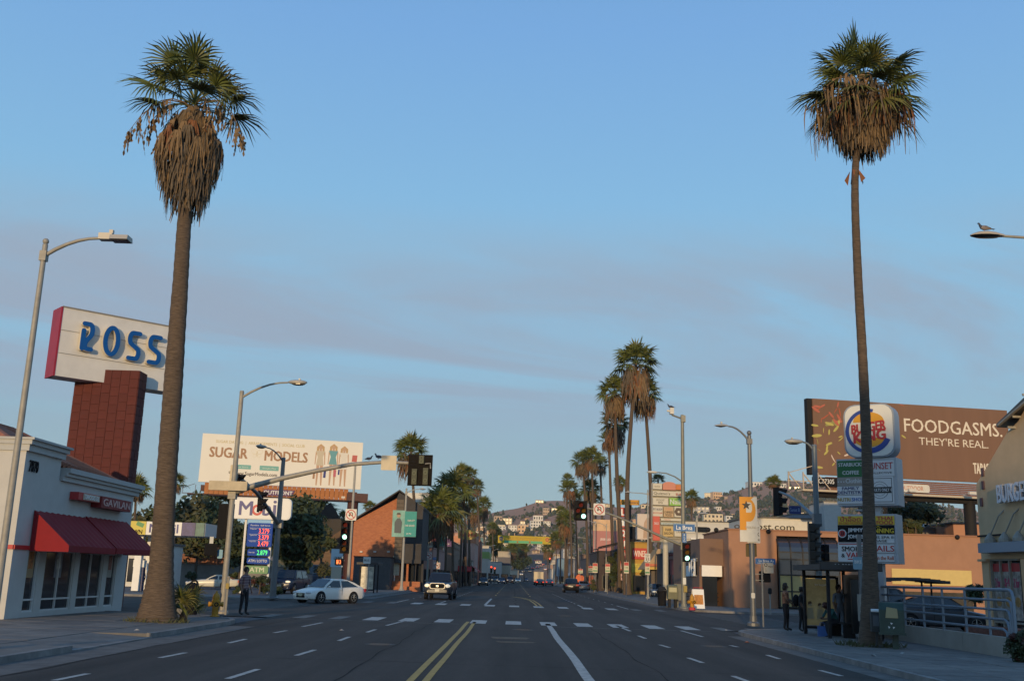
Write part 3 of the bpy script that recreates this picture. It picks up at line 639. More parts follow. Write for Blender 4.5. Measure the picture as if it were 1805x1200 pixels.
bush('small round street shrub in front of the silver parked car', 1041, 1018, 1052, 1042, 132, GO, 31)
# hillside scrub and trees, too many to count
rg = random.Random(17); hb = MB(); ico = None
bm = bmesh.new(); bmesh.ops.create_icosphere(bm, subdivisions=1, radius=1); IV = [v.co.copy() for v in bm.verts]; IF = [tuple(v.index for v in f.verts) for f in bm.faces]; bm.free()
cnt = 0
while cnt < 7400:
    y = 470+(YR-470)*rg.random()**.8; u = rg.uniform(-.42, .56); x = u*y
    if abs(x-bend(y)) < 16 and y < 1000: continue
    p = mn.noise((x*.008, y*.005, 9)); hi = (y-Y0)/(YR-Y0)
    dry = hi > .72 and -.01 < u < .11
    if rg.random() > (.08 if dry and p < .25 else (.75 if u > .1 else .5)+.9*p): continue
    s = rg.uniform(1.6, 4.5)*(.6+.5*hi)*(.75 if hi > .9 else 1); sz = s*rg.uniform(.8, 1.6); z = T(x, y)+sz*.55; k = rg.random()*9
    hb.add([(x+v.x*s*(1+.45*mn.noise((v.x*2+k, v.y*2, v.z*2))), y+v.y*s, z+v.z*sz*(1+.45*mn.noise((v.y*2, v.z*2+k, v.x*2)))) for v in IV], IF, rg.choice((0, 0, 1, 2))); cnt += 1
o = hb.build('hillside_trees', [mat('hill_tree_dark', (0.038, 0.05, 0.028), .9), mat('hill_tree_mid', (0.055, 0.065, 0.033), .9), mat('hill_tree_olive', (0.08, 0.075, 0.045), .9)]); o['kind'] = 'stuff'
# ================================================================ left side: buildings and large signs
stucco = mat('pale_stucco', (0.50, 0.49, 0.46), 0.9, var=0.06, vs=2, bump=0.15, bs=40)
awnr = mat('red_awning_cloth', (0.22, 0.007, 0.012), 0.85, var=0.08)
frame_w = mat('window_frame_white', (0.60, 0.60, 0.58), 0.5)
XF = -15.2
def fx(px, py): p = onX(px, py, XF); return p.y, p.z
tb = thing('taco_restaurant', 'pale stucco taco restaurant with red awnings and a low tiled roof', 'building', (XF, 31.6, 0), 0)
O = Vector((XF, 31.6, 0))
yT0, yT1, yE = 31.6, fx(108, 815)[0], 41.0                   # near corner, end of the tower, far end
zTow = fx(56, 795)[1]; zC0 = fx(55, 772)[1]; zL = fx(104, 845)[1]; zLc = fx(103, 822)[1]
zAw = fx(54, 960)[1]; zWt = fx(84, 969)[1]; zWb = .28; zRail = fx(62, 1056)[1]
# the shop front is a wall with openings: piers, header and base
wins = [(fx(51, 975)[0], fx(71, 972)[0]), (fx(83, 972)[0], fx(134, 975)[0]), (fx(143, 975)[0], fx(184, 980)[0]), (fx(192, 978)[0], fx(207, 982)[0])]
w = MB(); y = 0.0
hd = lambda a, b2, z0, z1, x0=-.25, x1=0.0: w.box(((x0+x1)/2, (a+b2)/2, (z0+z1)/2), (x1-x0, b2-a, z1-z0))
hd(0, yT1-O.y, zWt, zTow); hd(yT1-O.y, yE-O.y, zWt, zL)
hd(0, yE-O.y, 0, zWb)
edges = [0]+[v-O.y for ab in wins for v in ab]+[yE-O.y]
for i in range(0, len(edges), 2): hd(edges[i], edges[i+1], zWb, zWt)
hd(yE-O.y-.25, yE-O.y, .0, zL-.01, -9, -.26); w.box((-4.7, .125, zTow/2), (8.9, .25, zTow)); w.box((-9.1, (yE-O.y)/2, zTow/2), (.25, yE-O.y-.6, zTow)); w.box((-4.7, (yE-O.y)/2+.1, zL-.55), (8.4, yE-O.y-.8, .1)); w.box((-4.7, (yT1-O.y)+.1, (zL+zTow)/2-.1), (8.8, .2, zTow-zL+.4))
w.box((-1.5, (yE-O.y)/2, .1), (2.4, yE-O.y-.6, .04))
w.build('wall', stucco, tb)
c = MB()
for k, (dz, pr) in enumerate(((0, .10), (.20, .18), (.34, .26))):
    z0 = zTow+dz-.02; h = (.2, .14, zC0-zTow-.32)[k]
    c.box((pr/2-4.6, (yT1-O.y)/2+pr/4, z0+h/2), (9.2+pr, yT1-O.y+pr*1.5, h))
    z0 = zL+dz*.8-.02; h = (.16, .11, zLc-zL-.25)[k]; c.box((pr/2-4.6, (yT1+yE)/2-O.y+pr+.1, z0+h/2), (9.2+pr-.01, yE-yT1+.2, h))
c.build('cornice', mat('cornice_stucco', (0.44, 0.44, 0.42), 0.85, var=0.05), tb)
MB().box((.015, (-.0+1.5)/2+.05, zAw-.09), (.05, 1.6, .13)).build('trim_band', red, tb)
MB().box((-4.5, -.02, zAw-.09), (9, .05, .13)).build('trim_band', red, tb)
for i, (a, b2) in enumerate(wins):                             # frames, mullions and panes
    a -= O.y; b2 -= O.y; f = MB(); t = .055
    for yy_ in (a+t/2, b2-t/2)+(((a+b2)/2,) if i in (1, 2) else ()): f.box((-.08, yy_, (zWb+zWt)/2), (.09, t, zWt-zWb))
    for z in (zWb+t/2, zRail, zWt-t/2): f.box((-.081, (a+b2)/2, z), (.088, b2-a-t, t))
    fo = f.build('window_frame', frame_w, tb)
    MB().box((-.1, (a+b2)/2, (zWb+zWt)/2), (.012, b2-a-.02, zWt-zWb-.02)).build('pane', glassd, fo)
    if i != 2:
        cc = (a+b2)/2-(0 if i in (0, 3) else .45); q = MB().box((-.088, cc+(.5 if i == 1 else 0), zWb+1.55), (.008, .55 if i == 1 else .5, 1.0)); q.box((-.084, cc+(.5 if i == 1 else 0), zWb+1.6), (.006, .3, .55), m=1)
        q.build('poster', [mat('poster_paper_%d' % i, ((.35, .25, .14), (.16, .16, .18), 0, (.30, .28, .24))[i], .6), mat('poster_food_%d' % i, ((.40, .16, .05), (.5, .48, .42), 0, (.25, .08, .05))[i], .6, var=.6, vs=9)], fo)
MB().box((-2.6, 4.5, .9), (.8, 5, 1.1)).box((-4.6, 4.6, 1.5), (.2, 8.5, 2.6)).build('counter', mat('interior_counter', (0.10, 0.07, 0.05), .8, var=.4), tb)
def awning(p_tl, p_tr, p_bl, p_br):
    (y0, z0), (y1, z1) = fx(*p_tl), fx(*p_tr); d = 1.25
    q0 = onX(*p_bl, XF+d); q1 = onX(*p_br, XF+d); a = MB(); y0 -= O.y; y1 -= O.y; ya, yb = y0-.05, y1+.05; zb = (q0.z+q1.z)/2
    zt = (z0+z1)/2; rib = 9
    for k in range(rib):
        u, v = ya+(yb-ya)*k/rib, ya+(yb-ya)*(k+1)/rib; mid = (u+v)/2
        a.add([(.02, u, zt), (.02, v, zt), (d, v, zb+.02), (d, u, zb+.02), (.05, mid, zt-.035), (d-.02, mid, zb-.0)], [(0, 3, 5, 4), (4, 5, 2, 1)])
    a.add([(.02, ya, zt), (d, ya, zb+.02), (d, ya, zb-.18), (.02, ya, zb-.18)], [(0, 1, 2, 3)]); a.add([(.02, yb, zt), (d, yb, zb+.02), (d, yb, zb-.18), (.02, yb, zb-.18)], [(3, 2, 1, 0)])
    a.add([(d, ya, zb+.02), (d, yb, zb+.02), (d, yb, zb-.18), (d, ya, zb-.18)], [(0, 1, 2, 3)])
    return a.build('awning', awnr, tb)
awning((61, 899), (147, 910), (106, 960), (184, 967)); awning((151, 910), (221, 918), (185, 967), (251, 968))
# wall sign
s0 = thing('wall_sign', 'red box sign reading TACOS EL GAVILAN on the taco restaurant wall', 'sign', (XF, 0, 0), R(90))
def fxr(px, py): y_, z_ = fx(px, py); return y_, z_          # local x of a thing turned 90 degrees = world y
a, z1 = fxr(123.5, 866); b2, z2 = fxr(160, 886); c2, z3 = fxr(212, 902); m_, zt_ = fxr(160, 867)
MB().box(((a+b2)/2, -.16, (z1+z2)/2), (b2-a, .3, z1-z2)).build('cabinet', red, s0)
pn = MB().box(((a+b2)/2+.15, -.325, (z1+z2)/2), ((b2-a)*.76, .02, (z1-z2)*.8)).build('panel', mat('sign_face_cream', (.5, .42, .33), .5), s0)
text(pn, 'TACOS EL', (a+b2)/2+.15, (z1+z2)/2, (b2-a)*.7, (z1-z2)*.55, -.335, white, .02)
g_ = MB().box(((b2+c2)/2, -.2, (z1+z3)/2), (c2-b2, .38, (z1-z3)*1.0)).build('panel', mat('sign_red_deep', (.20, .012, .012), .6), s0)
text(g_, 'GAVILAN', (b2+c2)/2, (z1+z3)/2, (c2-b2)*.9, (z1-z3)*.62, -.39, mat('gavilan_letter', (.62, .42, .38), .5), .0, .02)
n0 = thing('house_number', 'black house number 7070 on the corner of the taco restaurant', 'house number', (XF, 0, 0), R(90))
y7, z7 = fx(58, 822); text(n0, '7070', y7, z7, (fx(67, 825)[0]-fx(50, 820)[0])*.92, .36, -.02, blackp, .0, .03, 'digits')
# clay tile hip roof behind the parapet
tile = mat('clay_tile', (0.30, 0.115, 0.065), .85, var=.3, vs=4)
rx, ry, rz0, rz1 = XF-.9, 33.0, zTow+.15, P(10, 745, 36).z
roof = MB(); ap_ = Vector((XF-3.9, 36.3, rz1)); cs = [Vector((rx, ry, rz0)), Vector((rx, 41.6, rz0-.35)), Vector((rx-7, 41.6, rz0-.35)), Vector((rx-7, ry, rz0))]
ap2 = Vector((XF-3.9, 38.2, rz1))
roof.add([cs[0], cs[1], ap2, ap_], [(0, 1, 2, 3)]).add([cs[3], cs[0], ap_], [(0, 1, 2)]).add([cs[1], cs[2], ap2], [(0, 1, 2)]).add([cs[2], cs[3], ap_, ap2], [(0, 1, 2, 3)])
ro = roof.build('roof', tile, tb); ro.location = -O
tr = MB().tube([(0, 0, 0), (0, 1, 0)], .11, 6).mesh('tile_row', tile, 50)
def rows(a, b2, t0, t1, n):
    for i in range(n):
        f = (i+.5)/n; p = a.lerp(b2, f); q = t0.lerp(t1, f) if t1 else t0; q = p.lerp(q, .97); d = q-p
        o = put('tile_row', tr, ro); o.location = p; o.rotation_mode = 'QUATERNION'; o.rotation_quaternion = d.to_track_quat('Y', 'Z'); o.scale = (1, d.length, 1)
rows(cs[0], cs[1], ap_, ap2, 26); rows(cs[3], cs[0], ap_, None, 22)
MB().tube([cs[0], ap_], .17, 7).tube([ap_, ap2], .17, 7).tube([cs[1], ap2], .17, 7).build('ridge_tiles', tile, tb).location = -O
# ---- red pillar sign
YP = 45.5
p0 = P(246.3, 653, YP); pl = P(132, 673, YP); xr, xl, zt = p0.x, pl.x, p0.z; yb = onX(259.5, 658, xr).y
ps = thing('pylon_sign', 'tall red tiled pillar carrying the tilted white store sign', 'sign', ((xl+xr)/2, YP, 0))
pw, pd = xr-xl, yb-YP
redt = [mat('red_block_%s' % n, c, .8, var=.15, vs=3, bump=.2, bs=20) for n, c in (('a', (.088, .0135, .0095)), ('b', (.082, .0125, .009)), ('c', (.094, .015, .0105)))]
MB().box((0, pd/2, zt/2), (pw-.03, pd-.03, zt-.02)).build('pillar', mat('red_mortar', (.068, .0105, .008), .9), ps)
bh = .40; nx = 7; nzr = int(zt/bh); bw = pw/nx
blk = [MB().box((0, 0, 0), (bw-.014, .04, bh-.014)).mesh('block', m) for m in redt]; blks = [MB().box((0, 0, 0), (.04, pd/2-.02, bh-.02)).mesh('block', m) for m in redt]
for r in range(nzr):
    z = zt-(r+.5)*bh
    if z < 3.0: break
    for i in range(nx): put('block', rnd.choice(blk), ps, (-pw/2+(i+.5)*bw, rnd.uniform(-.006, .004), z+(.12 if i % 2 else 0)*(0 < r)))
    for i in range(2): put('block', rnd.choice(blks), ps, (pw/2+rnd.uniform(-.004, .004), (i+.5)*pd/2, z))
MB().box((0, pd/2, 1.5), (pw+.1, pd+.1, 3.0)).build('plinth', mat('brown_plinth', (.13, .055, .05), .8, var=.2), ps)
# store sign: face runs from front-left to back-right
A0 = P(110.7, 540.5, YP-1.5); rd = Vector((.745, .667, 0)); nd = Vector((.667, -.745, 0))
def onsign(px, py): d = ray(px, py); t = (A0-CAM0).dot(nd)/d.dot(nd); p = CAM0+d*t; return ((p-A0).dot(rd), p.z-A0.z)
Lg = onsign(311, 600)[0]; Hh = -onsign(100.5, 662)[1]
az = math.atan2(rd.y, rd.x)
st = thing('store_sign', 'white store sign box with a red end and blue ROSS letters on the red pillar', 'sign', A0, az)
MB().box((Lg/2+.02, .56, -Hh/2), (Lg-.04, 1.08, Hh)).build('cabinet', mat('sign_white_stained', (0.66, 0.64, 0.60), .5, var=.10, vs=.8), st)
MB().box((0, .56, -Hh/2), (.08, 1.12, Hh+.03)).build('end_panel', mat('sign_red_end', (.30, .012, .03), .5, var=.12, vs=1), st)
ed = MB()
for k in (1/3, 2/3): ed.box((Lg/2, -.004, -Hh*k), (Lg-.1, .012, .015))
ed.box((Lg/2, .0, .02), (Lg, .06, .05)); ed.build('seam', mat('sign_seam', (.25, .24, .22), .7), st)
# letters: rounded strokes with pale returns and blue faces
blue_l = mat('blue_letter', (0.006, 0.085, 0.32), .55, spec=.2); ret = mat('letter_return', (.6, .56, .46), .5)
def stroke(pts, r0=.085): return pts
def letter(name, paths, px0, px1, py1, py0):
    (xa_, za_), (xb_, zb_) = onsign(px0, py0), onsign(px1, py1); r = .11; xa_ += r; xb_ -= r; zlo, zhi = za_+r, zb_-r
    g = MB(); x, w = xa_, xb_-xa_
    for pth in paths:
        for d0, d1, rr, mi in ((-.02, -.22, r, 0), (-.22, -.245, r*.93, 1)):
            pts = [(x+p[0]*w, zlo+p[1]*(zhi-zlo)) for p in pth]
            n = len(pts)
            for i, (a, c) in enumerate(zip(pts, pts[1:])):
                d = Vector((c[0]-a[0], c[1]-a[1])).normalized(); q = Vector((-d.y, d.x))*rr; a, c = Vector(a), Vector(c)
                eps = (i % 2)*.003
                g.prism([tuple(a-q), tuple(c-q), tuple(c+q), tuple(a+q)], d1-eps, d0, mi)
            for i, p in enumerate(pts): g.disc(p[0], p[1], rr*.995, d1-.005-(i % 3)*.001, d0, 12, mi)
    g.build(name, [ret, blue_l], st)
def arcp(cx, cz, rx, rz, a0, a1, n=8): return [(cx+rx*math.cos(R(a0+(a1-a0)*i/n)), cz+rz*math.sin(R(a0+(a1-a0)*i/n))) for i in range(n+1)]
Sp = [[(.95, 1), (.32, 1)]+arcp(.30, .76, .28, .24, 90, 225, 6)+[(.80, .40)]+arcp(.68, .22, .30, .22, 40, -90, 6)+[(.05, 0)]]
letter('letter', [[(.06, 1.0), (.6, 1.0)]+arcp(.62, .74, .3, .26, 90, -60, 7)+[(.45, .34)]+arcp(.52, .16, .22, .16, 140, 270, 5)+[(.95, .0)], [(.06, .72), (.06, .0)]], 135, 167.5, 571, 618)
letter('letter', [arcp(.5, .5, .5, .5, 165, -190, 22)], 175, 212, 578, 627); letter('letter', Sp, 217, 249, 587, 635); letter('letter', Sp, 253, 285, 594, 642)
# ---- petrol station
navy = mat('navy_sign', (0.03, 0.04, 0.20), .5); bsign = mat('blue_price_panel', (0.008, 0.06, 0.34), .6, spec=.2); gsign = mat('green_atm_panel', (0.01, 0.17, 0.05), .45); cab = mat('sign_cabinet_white', (.62, .63, .62), .5, var=.04)
YM = 80.0
pb = G(455, 1046); sg = thing('petrol_sign', 'tall white petrol sign board with blue price panels and green ATM panel', 'sign', (pb.x, YM, 0), R(2))
def lx(px, py, Y, o): p = P(px, py, Y); return p.x-o.location.x, p.z
def panel_px(o, Y, x0, y0, x1, y1, name, m, y=-.1, d=.16, rr=.12, **k):
    a, b2 = lx(x0, y0, Y, o), lx(x1, y1, Y, o); cx, cz, w_, h_ = (a[0]+b2[0])/2, (a[1]+b2[1])/2, abs(b2[0]-a[0]), abs(a[1]-b2[1])
    return MB().rrect(w_, h_, min(rr, h_*.45), y-d, y, cx, cz).build(name, m, o, **k), cx, cz, w_, h_
pp, cx, cz, w_, h_ = panel_px(sg, YM, 413, 876, 513, 917, 'panel', cab, .15, .5, .35)
MB().rrect(w_-.18, h_-.18, .3, -.36, -.34, cx, cz).build('panel_face', mat('sign_face_white', (.72, .72, .70), .5), pp)
for s_, x_, w2, h2, mm, z_ in (('M', -1.2, 1.0, 1.05, navy, 0), ('b', .42, .62, 1.15, navy, .05), ('i', 1.0, .2, 1.15, navy, .05), ('l', 1.38, .2, 1.15, navy, .05)): text(pp, s_, cx+x_, cz+z_, w2, h2, -.36, mm, .03)
MB().ring(cx-.32, cz-.12, .24, .42, -.375, -.36).build('lettering', mat('sign_red_o', (.5, .05, .05), .5), pp)
a = lx(433, 920, YM, sg); b2 = lx(474, 1000, YM, sg)
for x_ in (lx(437, 950, YM, sg)[0]-.25, lx(472, 950, YM, sg)[0]+.22): MB().box((x_, .05, P(455, 915, YM).z/2), (.16, .16, P(455, 915, YM).z)).build('post', cab, sg)
ledr = mat('led_red', (.8, .05, .02), .5, emit=1.6, ecol=(1, .10, .035)); ledg = mat('led_green', (.02, .6, .1), .5, emit=1.1, ecol=(.06, 1, .2))
p1, cx, cz, w_, h_ = panel_px(sg, YM, 439, 921, 479, 964, 'price_panel', bsign)
text(p1, 'Gasoline  Self Serve', cx, cz+h_*.40, w_*.8, .11, -.27, white)
for k, (s_, l_) in enumerate((('3.27', 'Regular'), ('3.37', 'Special'), ('3.47', 'Supreme'))):
    z_ = cz+h_*(.16-.265*k); text(p1, s_+'9', cx+.32, z_, .78, .36, -.28, ledr, .0); text(p1, l_, cx-.48, z_+.15, .5, .09, -.27, white); MB().box((cx, -.265, z_+.23), (w_*.86, .008, .012)).build('rule', white, p1)
p2, cx, cz, w_, h_ = panel_px(sg, YM, 438, 967, 475, 980, 'price_panel', bsign); text(p2, '2.879', cx+.3, cz, .78, .36, -.28, ledg, .0); text(p2, 'Diesel #2', cx-.5, cz, .45, .1, -.27, white)
p3, cx, cz, w_, h_ = panel_px(sg, YM, 437, 982, 474, 994, 'panel', bsign); text(p3, 'ATM / LOTTO', cx, cz, w_*.85, .2, -.27, white, .01)
p4, cx, cz, w_, h_ = panel_px(sg, YM, 435, 996, 473, 1011, 'panel', gsign); text(p4, 'ATM', cx, cz, w_*.64, h_*.58, -.27, mat('atm_letter', (.5, .55, .4), .5), .04)
# canopy
YC = 76.0; c0, c1 = P(205, 917, YC), P(361, 945, YC); cn = thing('petrol_canopy', 'flat petrol station canopy with yellow, white and blue fascia', 'canopy', ((c0.x+c1.x)/2, YC, 0))
cw = c1.x-c0.x; MB().box((0, 2.2, (c0.z+c1.z)/2), (cw-.06, 4.3, c0.z-c1.z-.02)).build('roof', mat('canopy_soffit', (.55, .55, .52), .6), cn)
def seg(x0, x1, m, nm='fascia_panel'): a, b2 = P(x0, 930, YC).x-cn.location.x, P(x1, 930, YC).x-cn.location.x; return MB().box(((a+b2)/2, -.03, (c0.z+c1.z)/2), (b2-a-.02, .08, c0.z-c1.z)).build(nm, m, cn), (a+b2)/2, b2-a
zf = (c0.z+c1.z)/2
f1, x_, w_ = seg(205, 258, mat('fascia_yellow', (.55, .45, .06), .5)); text(f1, 'OWN', P(240, 935, YC).x-cn.location.x, zf-.28, .95, .3, -.075, blackp, .02); MB().box((x_+.65, -.075, zf+.25), (.55, .01, .3), rot=Matrix.Rotation(R(20), 3, 'Y')).build('emblem', mat('bill_green', (.12, .3, .12), .6), f1)
f2, x_, w_ = seg(258, 321, mat('fascia_white', (.72, .72, .7), .5)); text(f2, 'Mobil', x_, zf, w_*.8, .62, -.075, navy, .03)
f3, x_, w_ = seg(321, 345, mat('fascia_navy', (.05, .045, .16), .5, var=.4, vs=4)); f4, x_, w_ = seg(345, 361, mat('fascia_teal', (.07, .16, .14), .5, var=.3, vs=4))
for x_ in (-2.4,):
    for y_ in (1.2, 3.6): MB().box((P(236 if x_ < 0 else 330, 970, YC).x-cn.location.x, y_, c1.z/2), (.5, .5, c1.z)).build('column', white, cn)
pm = thing('petrol_pump', 'white and blue petrol pump under the canopy', 'petrol pump', (P(246, 1000, 77.5).x, 77.5, .0))
MB().box((0, 0, .85), (.75, .5, 1.7)).build('body', mat('pump_navy', (.03, .04, .12), .5), pm); MB().box((0, 0, 1.95), (.8, .55, .5)).box((0, -.26, 1.2), (.5, .02, .4)).build('display', white, pm); MB().tube([(.4, 0, 1.5), (.55, -.1, 1.0), (.42, -.05, .5)], .03, 6).build('hose', blackp, pm)
ks = thing('station_kiosk', 'white petrol station shop behind the canopy', 'building', (P(225, 990, 92).x, 92, 0))
MB().box((0, 2, 1.8), (7, 4, 3.6)).build('wall', offwhite, ks); MB().box((1.2, -.02, 1.4), (2.2, .08, 2.0)).build('window', glassd, ks); MB().box((0, 2, 3.7), (7.3, 4.3, .2)).build('roof', conc, ks)
# fence and low walls behind the station
fn = thing('wooden_fence', 'reddish wooden board fence along the back of the petrol station', 'fence', (P(300, 985, 108).x, 108, 0))
fw = P(432, 985, 108).x-fn.location.x; zt, zb = P(370, 977, 108).z, P(370, 996, 108).z; wd = [mat('fence_board_%s' % n, c, .85, var=.25, vs=4) for n, c in (('a', (.27, .11, .06)), ('b', (.24, .10, .055)), ('c', (.30, .13, .075)))]
nb = 40; bme = [MB().box((0, 0, (zt+zb)/2), (fw/nb-.015, .03, zt-zb)).mesh('board', m) for m in wd]
for i in range(nb): put('board', rnd.choice(bme), fn, ((i+.5)*fw/nb, rnd.uniform(-.01, .01), rnd.uniform(-.03, .03)))
MB().box((fw/2, .05, zt-.25), (fw, .05, .09)).box((fw/2, .05, zb+.2), (fw, .05, .09)).build('rail', wd[1], fn)
rw = thing('retaining_wall', 'low grey retaining wall under the wooden fence', 'wall', (P(365, 1005, 107).x, 107, 0)); MB().box((0, .4, zb/2), (18, .6, zb)).build('wall', mat('retaining_wall_grey', (.20, .19, .175), .9, var=.2, vs=1), rw); MB().box((0, .4, zb+.05), (18.1, .75, .1)).build('coping', conc, rw)
ow = thing('orange_house', 'plain orange stucco house partly hidden by trees behind the signal pole', 'building', (P(412, 960, 116).x, 116, 0)); hz = P(412, 934, 116).z
MB().box((0, 3, hz/2), (5.0, 6, hz)).build('wall', mat('orange_stucco', (.42, .17, .085), .9, var=.08), ow); MB().box((0, 3, hz+.08), (5.2, 6.2, .16)).build('roof', conc, ow)
# ---- timber hall with shed roof, left of the brick hall
th = thing('timber_hall', 'brown timber-clad hall with a sloping roof, left of the brick hall', 'building', (P(585, 990, 125).x, 125, 0)); xa, xb = P(548, 990, 125).x-th.location.x, P(640, 990, 125).x-th.location.x; z0_, z1_ = P(548, 968, 125).z, P(598, 932, 125).z
MB().prism([(xa, 0), (xb, 0), (xb, z1_+.6), (1.0, z1_), (xa, z0_)], 0, 7).build('wall', mat('brown_timber', (.12, .075, .05), .8, var=.2, vs=2), th)
sid = mat('timber_siding', (.15, .10, .07), .8, var=.25, vs=3, stretch=(.4, 1, 6))
for i in range(11):
    z = .3+i*.42; xs = max(xa, xa+(z-z0_)/(z1_-z0_)*(1.0-xa)) if z > z0_ else xa
    if xs < xb-.5: MB().box(((xs+xb)/2, -.02, z), (xb-xs, .05, .38)).build('siding_board', sid, th)
MB().bar((xa-.3, 3, z0_+.1), (1.0, 3, z1_+.15), .16, 7.6).build('roof', mat('dark_roofing', (.05, .045, .042), .85), th)
# ---- brick gabled hall
brick = mat('orange_brick', (0.36, 0.14, 0.075), .85, var=.16, vs=1.2)
t = brick.node_tree; br = t.nodes.new('ShaderNodeTexBrick'); br.inputs['Scale'].default_value = 3.2; br.inputs['Color1'].default_value = (.46, .17, .075, 1); br.inputs['Color2'].default_value = (.36, .12, .055, 1); br.inputs['Mortar'].default_value = (.30, .17, .11, 1); br.inputs['Mortar Size'].default_value = .012; br.inputs['Row Height'].default_value = .26; br.inputs['Brick Width'].default_value = .75
tc_ = t.nodes.new('ShaderNodeTexCoord'); mp_ = t.nodes.new('ShaderNodeMapping'); mp_.inputs['Rotation'].default_value = (R(90), 0, 0); t.links.new(tc_.outputs['Object'], mp_.inputs[0]); t.links.new(mp_.outputs[0], br.inputs['Vector']); t.links.new(br.outputs['Color'], t.nodes['Principled BSDF'].inputs['Base Color'])
YB = 112.0; bh0 = P(693, 1030, YB); bk = thing('brick_hall', 'orange brick hall with a steep gable and dark siding beside the teal banners', 'building', (bh0.x, YB, 0)); bx = bk.location.x
def bp(px, py, Y=YB): p = P(px, py, Y); return (p.x-bx, p.z)
e0, e1, e2 = bp(624, 919), bp(693, 877), bp(693, 1030)
MB().prism([(e0[0], 0), (0, 0), (0, e1[1]), (e0[0], e0[1])], 0, .4).build('wall', brick, bk)
pk = bp(706, 868); dk = mat('dark_siding', (.045, .042, .042), .8, var=.15); sb = bp(693, 985)
r0 = bp(736, 893)
MB().prism([(.03, sb[1]), (2.9, sb[1]), (2.9, r0[1]), (pk[0], pk[1]-.05), (.03, e1[1])], -.9, 7).build('gable', dk, bk)
for i in range(16):
    z = sb[1]+.2+i*.42
    if z < e1[1]-.1: MB().box((.42, -.925, z), (.8, .05, .38)).build('siding_board', mat('grey_brown_siding', (.12, .095, .07), .8, var=.2), bk)
rfm = mat('hall_roofing', (.055, .05, .048), .85)
MB().bar((e0[0]-.5, 3, e0[1]-.2), (pk[0], 3, pk[1]+.1), .14, 0.14).build('gutter_edge', rfm, bk)
a, b2 = Vector((e0[0]-.4, 0, e0[1]-.12)), Vector((pk[0], 0, pk[1]+.1)); c2 = Vector((r0[0]+.8, 0, r0[1]-.3))
MB().add([(a.x, -.25, a.z), (b2.x, -1.0, b2.z), (b2.x, 9, b2.z), (a.x, 9, a.z), (a.x, -.25, a.z+.16), (b2.x, -1.0, b2.z+.16), (b2.x, 9, b2.z+.16), (a.x, 9, a.z+.16), (c2.x, -1.0, c2.z), (c2.x, 9, c2.z), (c2.x, -1, c2.z+.16), (c2.x, 9, c2.z+.16)],
         [(0, 1, 5, 4), (4, 5, 6, 7), (1, 2, 3, 0), (5, 10, 11, 6), (1, 8, 10, 5), (8, 9, 11, 10), (2, 9, 8, 1)]).build('roof', rfm, bk)
MB().box((1.45, -.95, sb[1]-.2), (3.0, .5, .4)).build('fascia', dk, bk)
for i in range(4): MB().box((.45+.8*i+(.25 if i else 0), -.3, sb[1]/2-.2), (.22 if i else .5, .6, sb[1]-.4)).build('column', brick if i in (0, 1) else dk, bk)
MB().box((1.8, .5, sb[1]/2), (2.6, .1, sb[1])).build('window', glassd, bk)
bs_ = mat('breeze_block', (.72, .66, .5), .8)
q0, q1 = bp(695, 980), bp(704, 1013); sc_ = MB(); nxx, nzz = 4, 12; cw_ = (q1[0]-q0[0])/nxx; ch = (q0[1]-q1[1])/nzz
for i in range(nxx+1): sc_.box((q0[0]+i*cw_, -.68, (q0[1]+q1[1])/2), (.05, .1, q0[1]-q1[1]))
for j in range(nzz+1): sc_.box(((q0[0]+q1[0])/2, -.68, q1[1]+j*ch), (q1[0]-q0[0]-.002, .098, .05))
for i in range(nxx):
    for j in range(nzz): sc_.ring(q0[0]+(i+.5)*cw_, q1[1]+(j+.5)*ch, min(cw_, ch)*.2, min(cw_, ch)*.42, -.72, -.66, n=8)
sc_.build('breeze_block_screen', bs_, bk)
MB().box((1.4, -1.2, .5), (3.2, 1.0, 1.0)).box((1.5, -2.1, .25), (3.0, .9, .5)).build('steps', brick, bk)
text(bk, '7141', bp(688, 966)[0]-.3, bp(688, 966)[1], .8, .3, -.012, mat('number_dark', (.10, .05, .04), .7), name='house_number')
for x_ in (637, 661, 685): l_ = bp(x_, 972); MB().box((l_[0], -.12, l_[1]), (.28, .22, .14)).build('wall_lamp', offwhite, bk)
ga = thing('garage_wall', 'dark grey lean-to wall in front of the brick hall', 'building', (P(655, 1010, 108).x, 108, 0)); g0, g1 = P(626, 981, 108), P(691, 981, 108)
MB().box((0, 1.5, g0.z/2), (g1.x-g0.x, 3, g0.z)).build('wall', mat('garage_grey', (.075, .072, .072), .85, var=.15), ga); MB().box((0, 1.5, g0.z+.05), (g1.x-g0.x+.1, 3.1, .1)).build('coping', darkmetal, ga)
# ---- dating club billboard
cream = mat('billboard_cream', (.76, .73, .65), .55, var=.03, vs=.4)
L0, L1 = P(358, 760, 113.5), P(640, 783, 118.0); B0 = P(350, 843, 113.5)
bw_ = math.hypot(L1.x-L0.x, L1.y-L0.y); bz = math.atan2(L1.y-L0.y, L1.x-L0.x); hh = L0.z-B0.z+.15; tilt = (L1.z-L0.z)
bb = thing('billboard', 'cream billboard for a models club with three women, on one brown column', 'billboard', (L0.x, L0.y, 0), bz)
zt = (L0.z+L1.z)/2; zb = zt-hh
face = MB().box((bw_/2, .1, (zt+zb)/2), (bw_, .2, hh)).build('panel', cream, bb)
def bxz(px, py):                                             # photo pixel -> local (x, z) on the sign face
    d = ray(px, py); n = Vector((math.sin(bz), -math.cos(bz), 0)); t = (Vector((L0.x, L0.y, 0))-CAM0).dot(n)/d.dot(n); p = CAM0+d*t; return ((Vector((p.x, p.y))-Vector((L0.x, L0.y))).length, p.z)
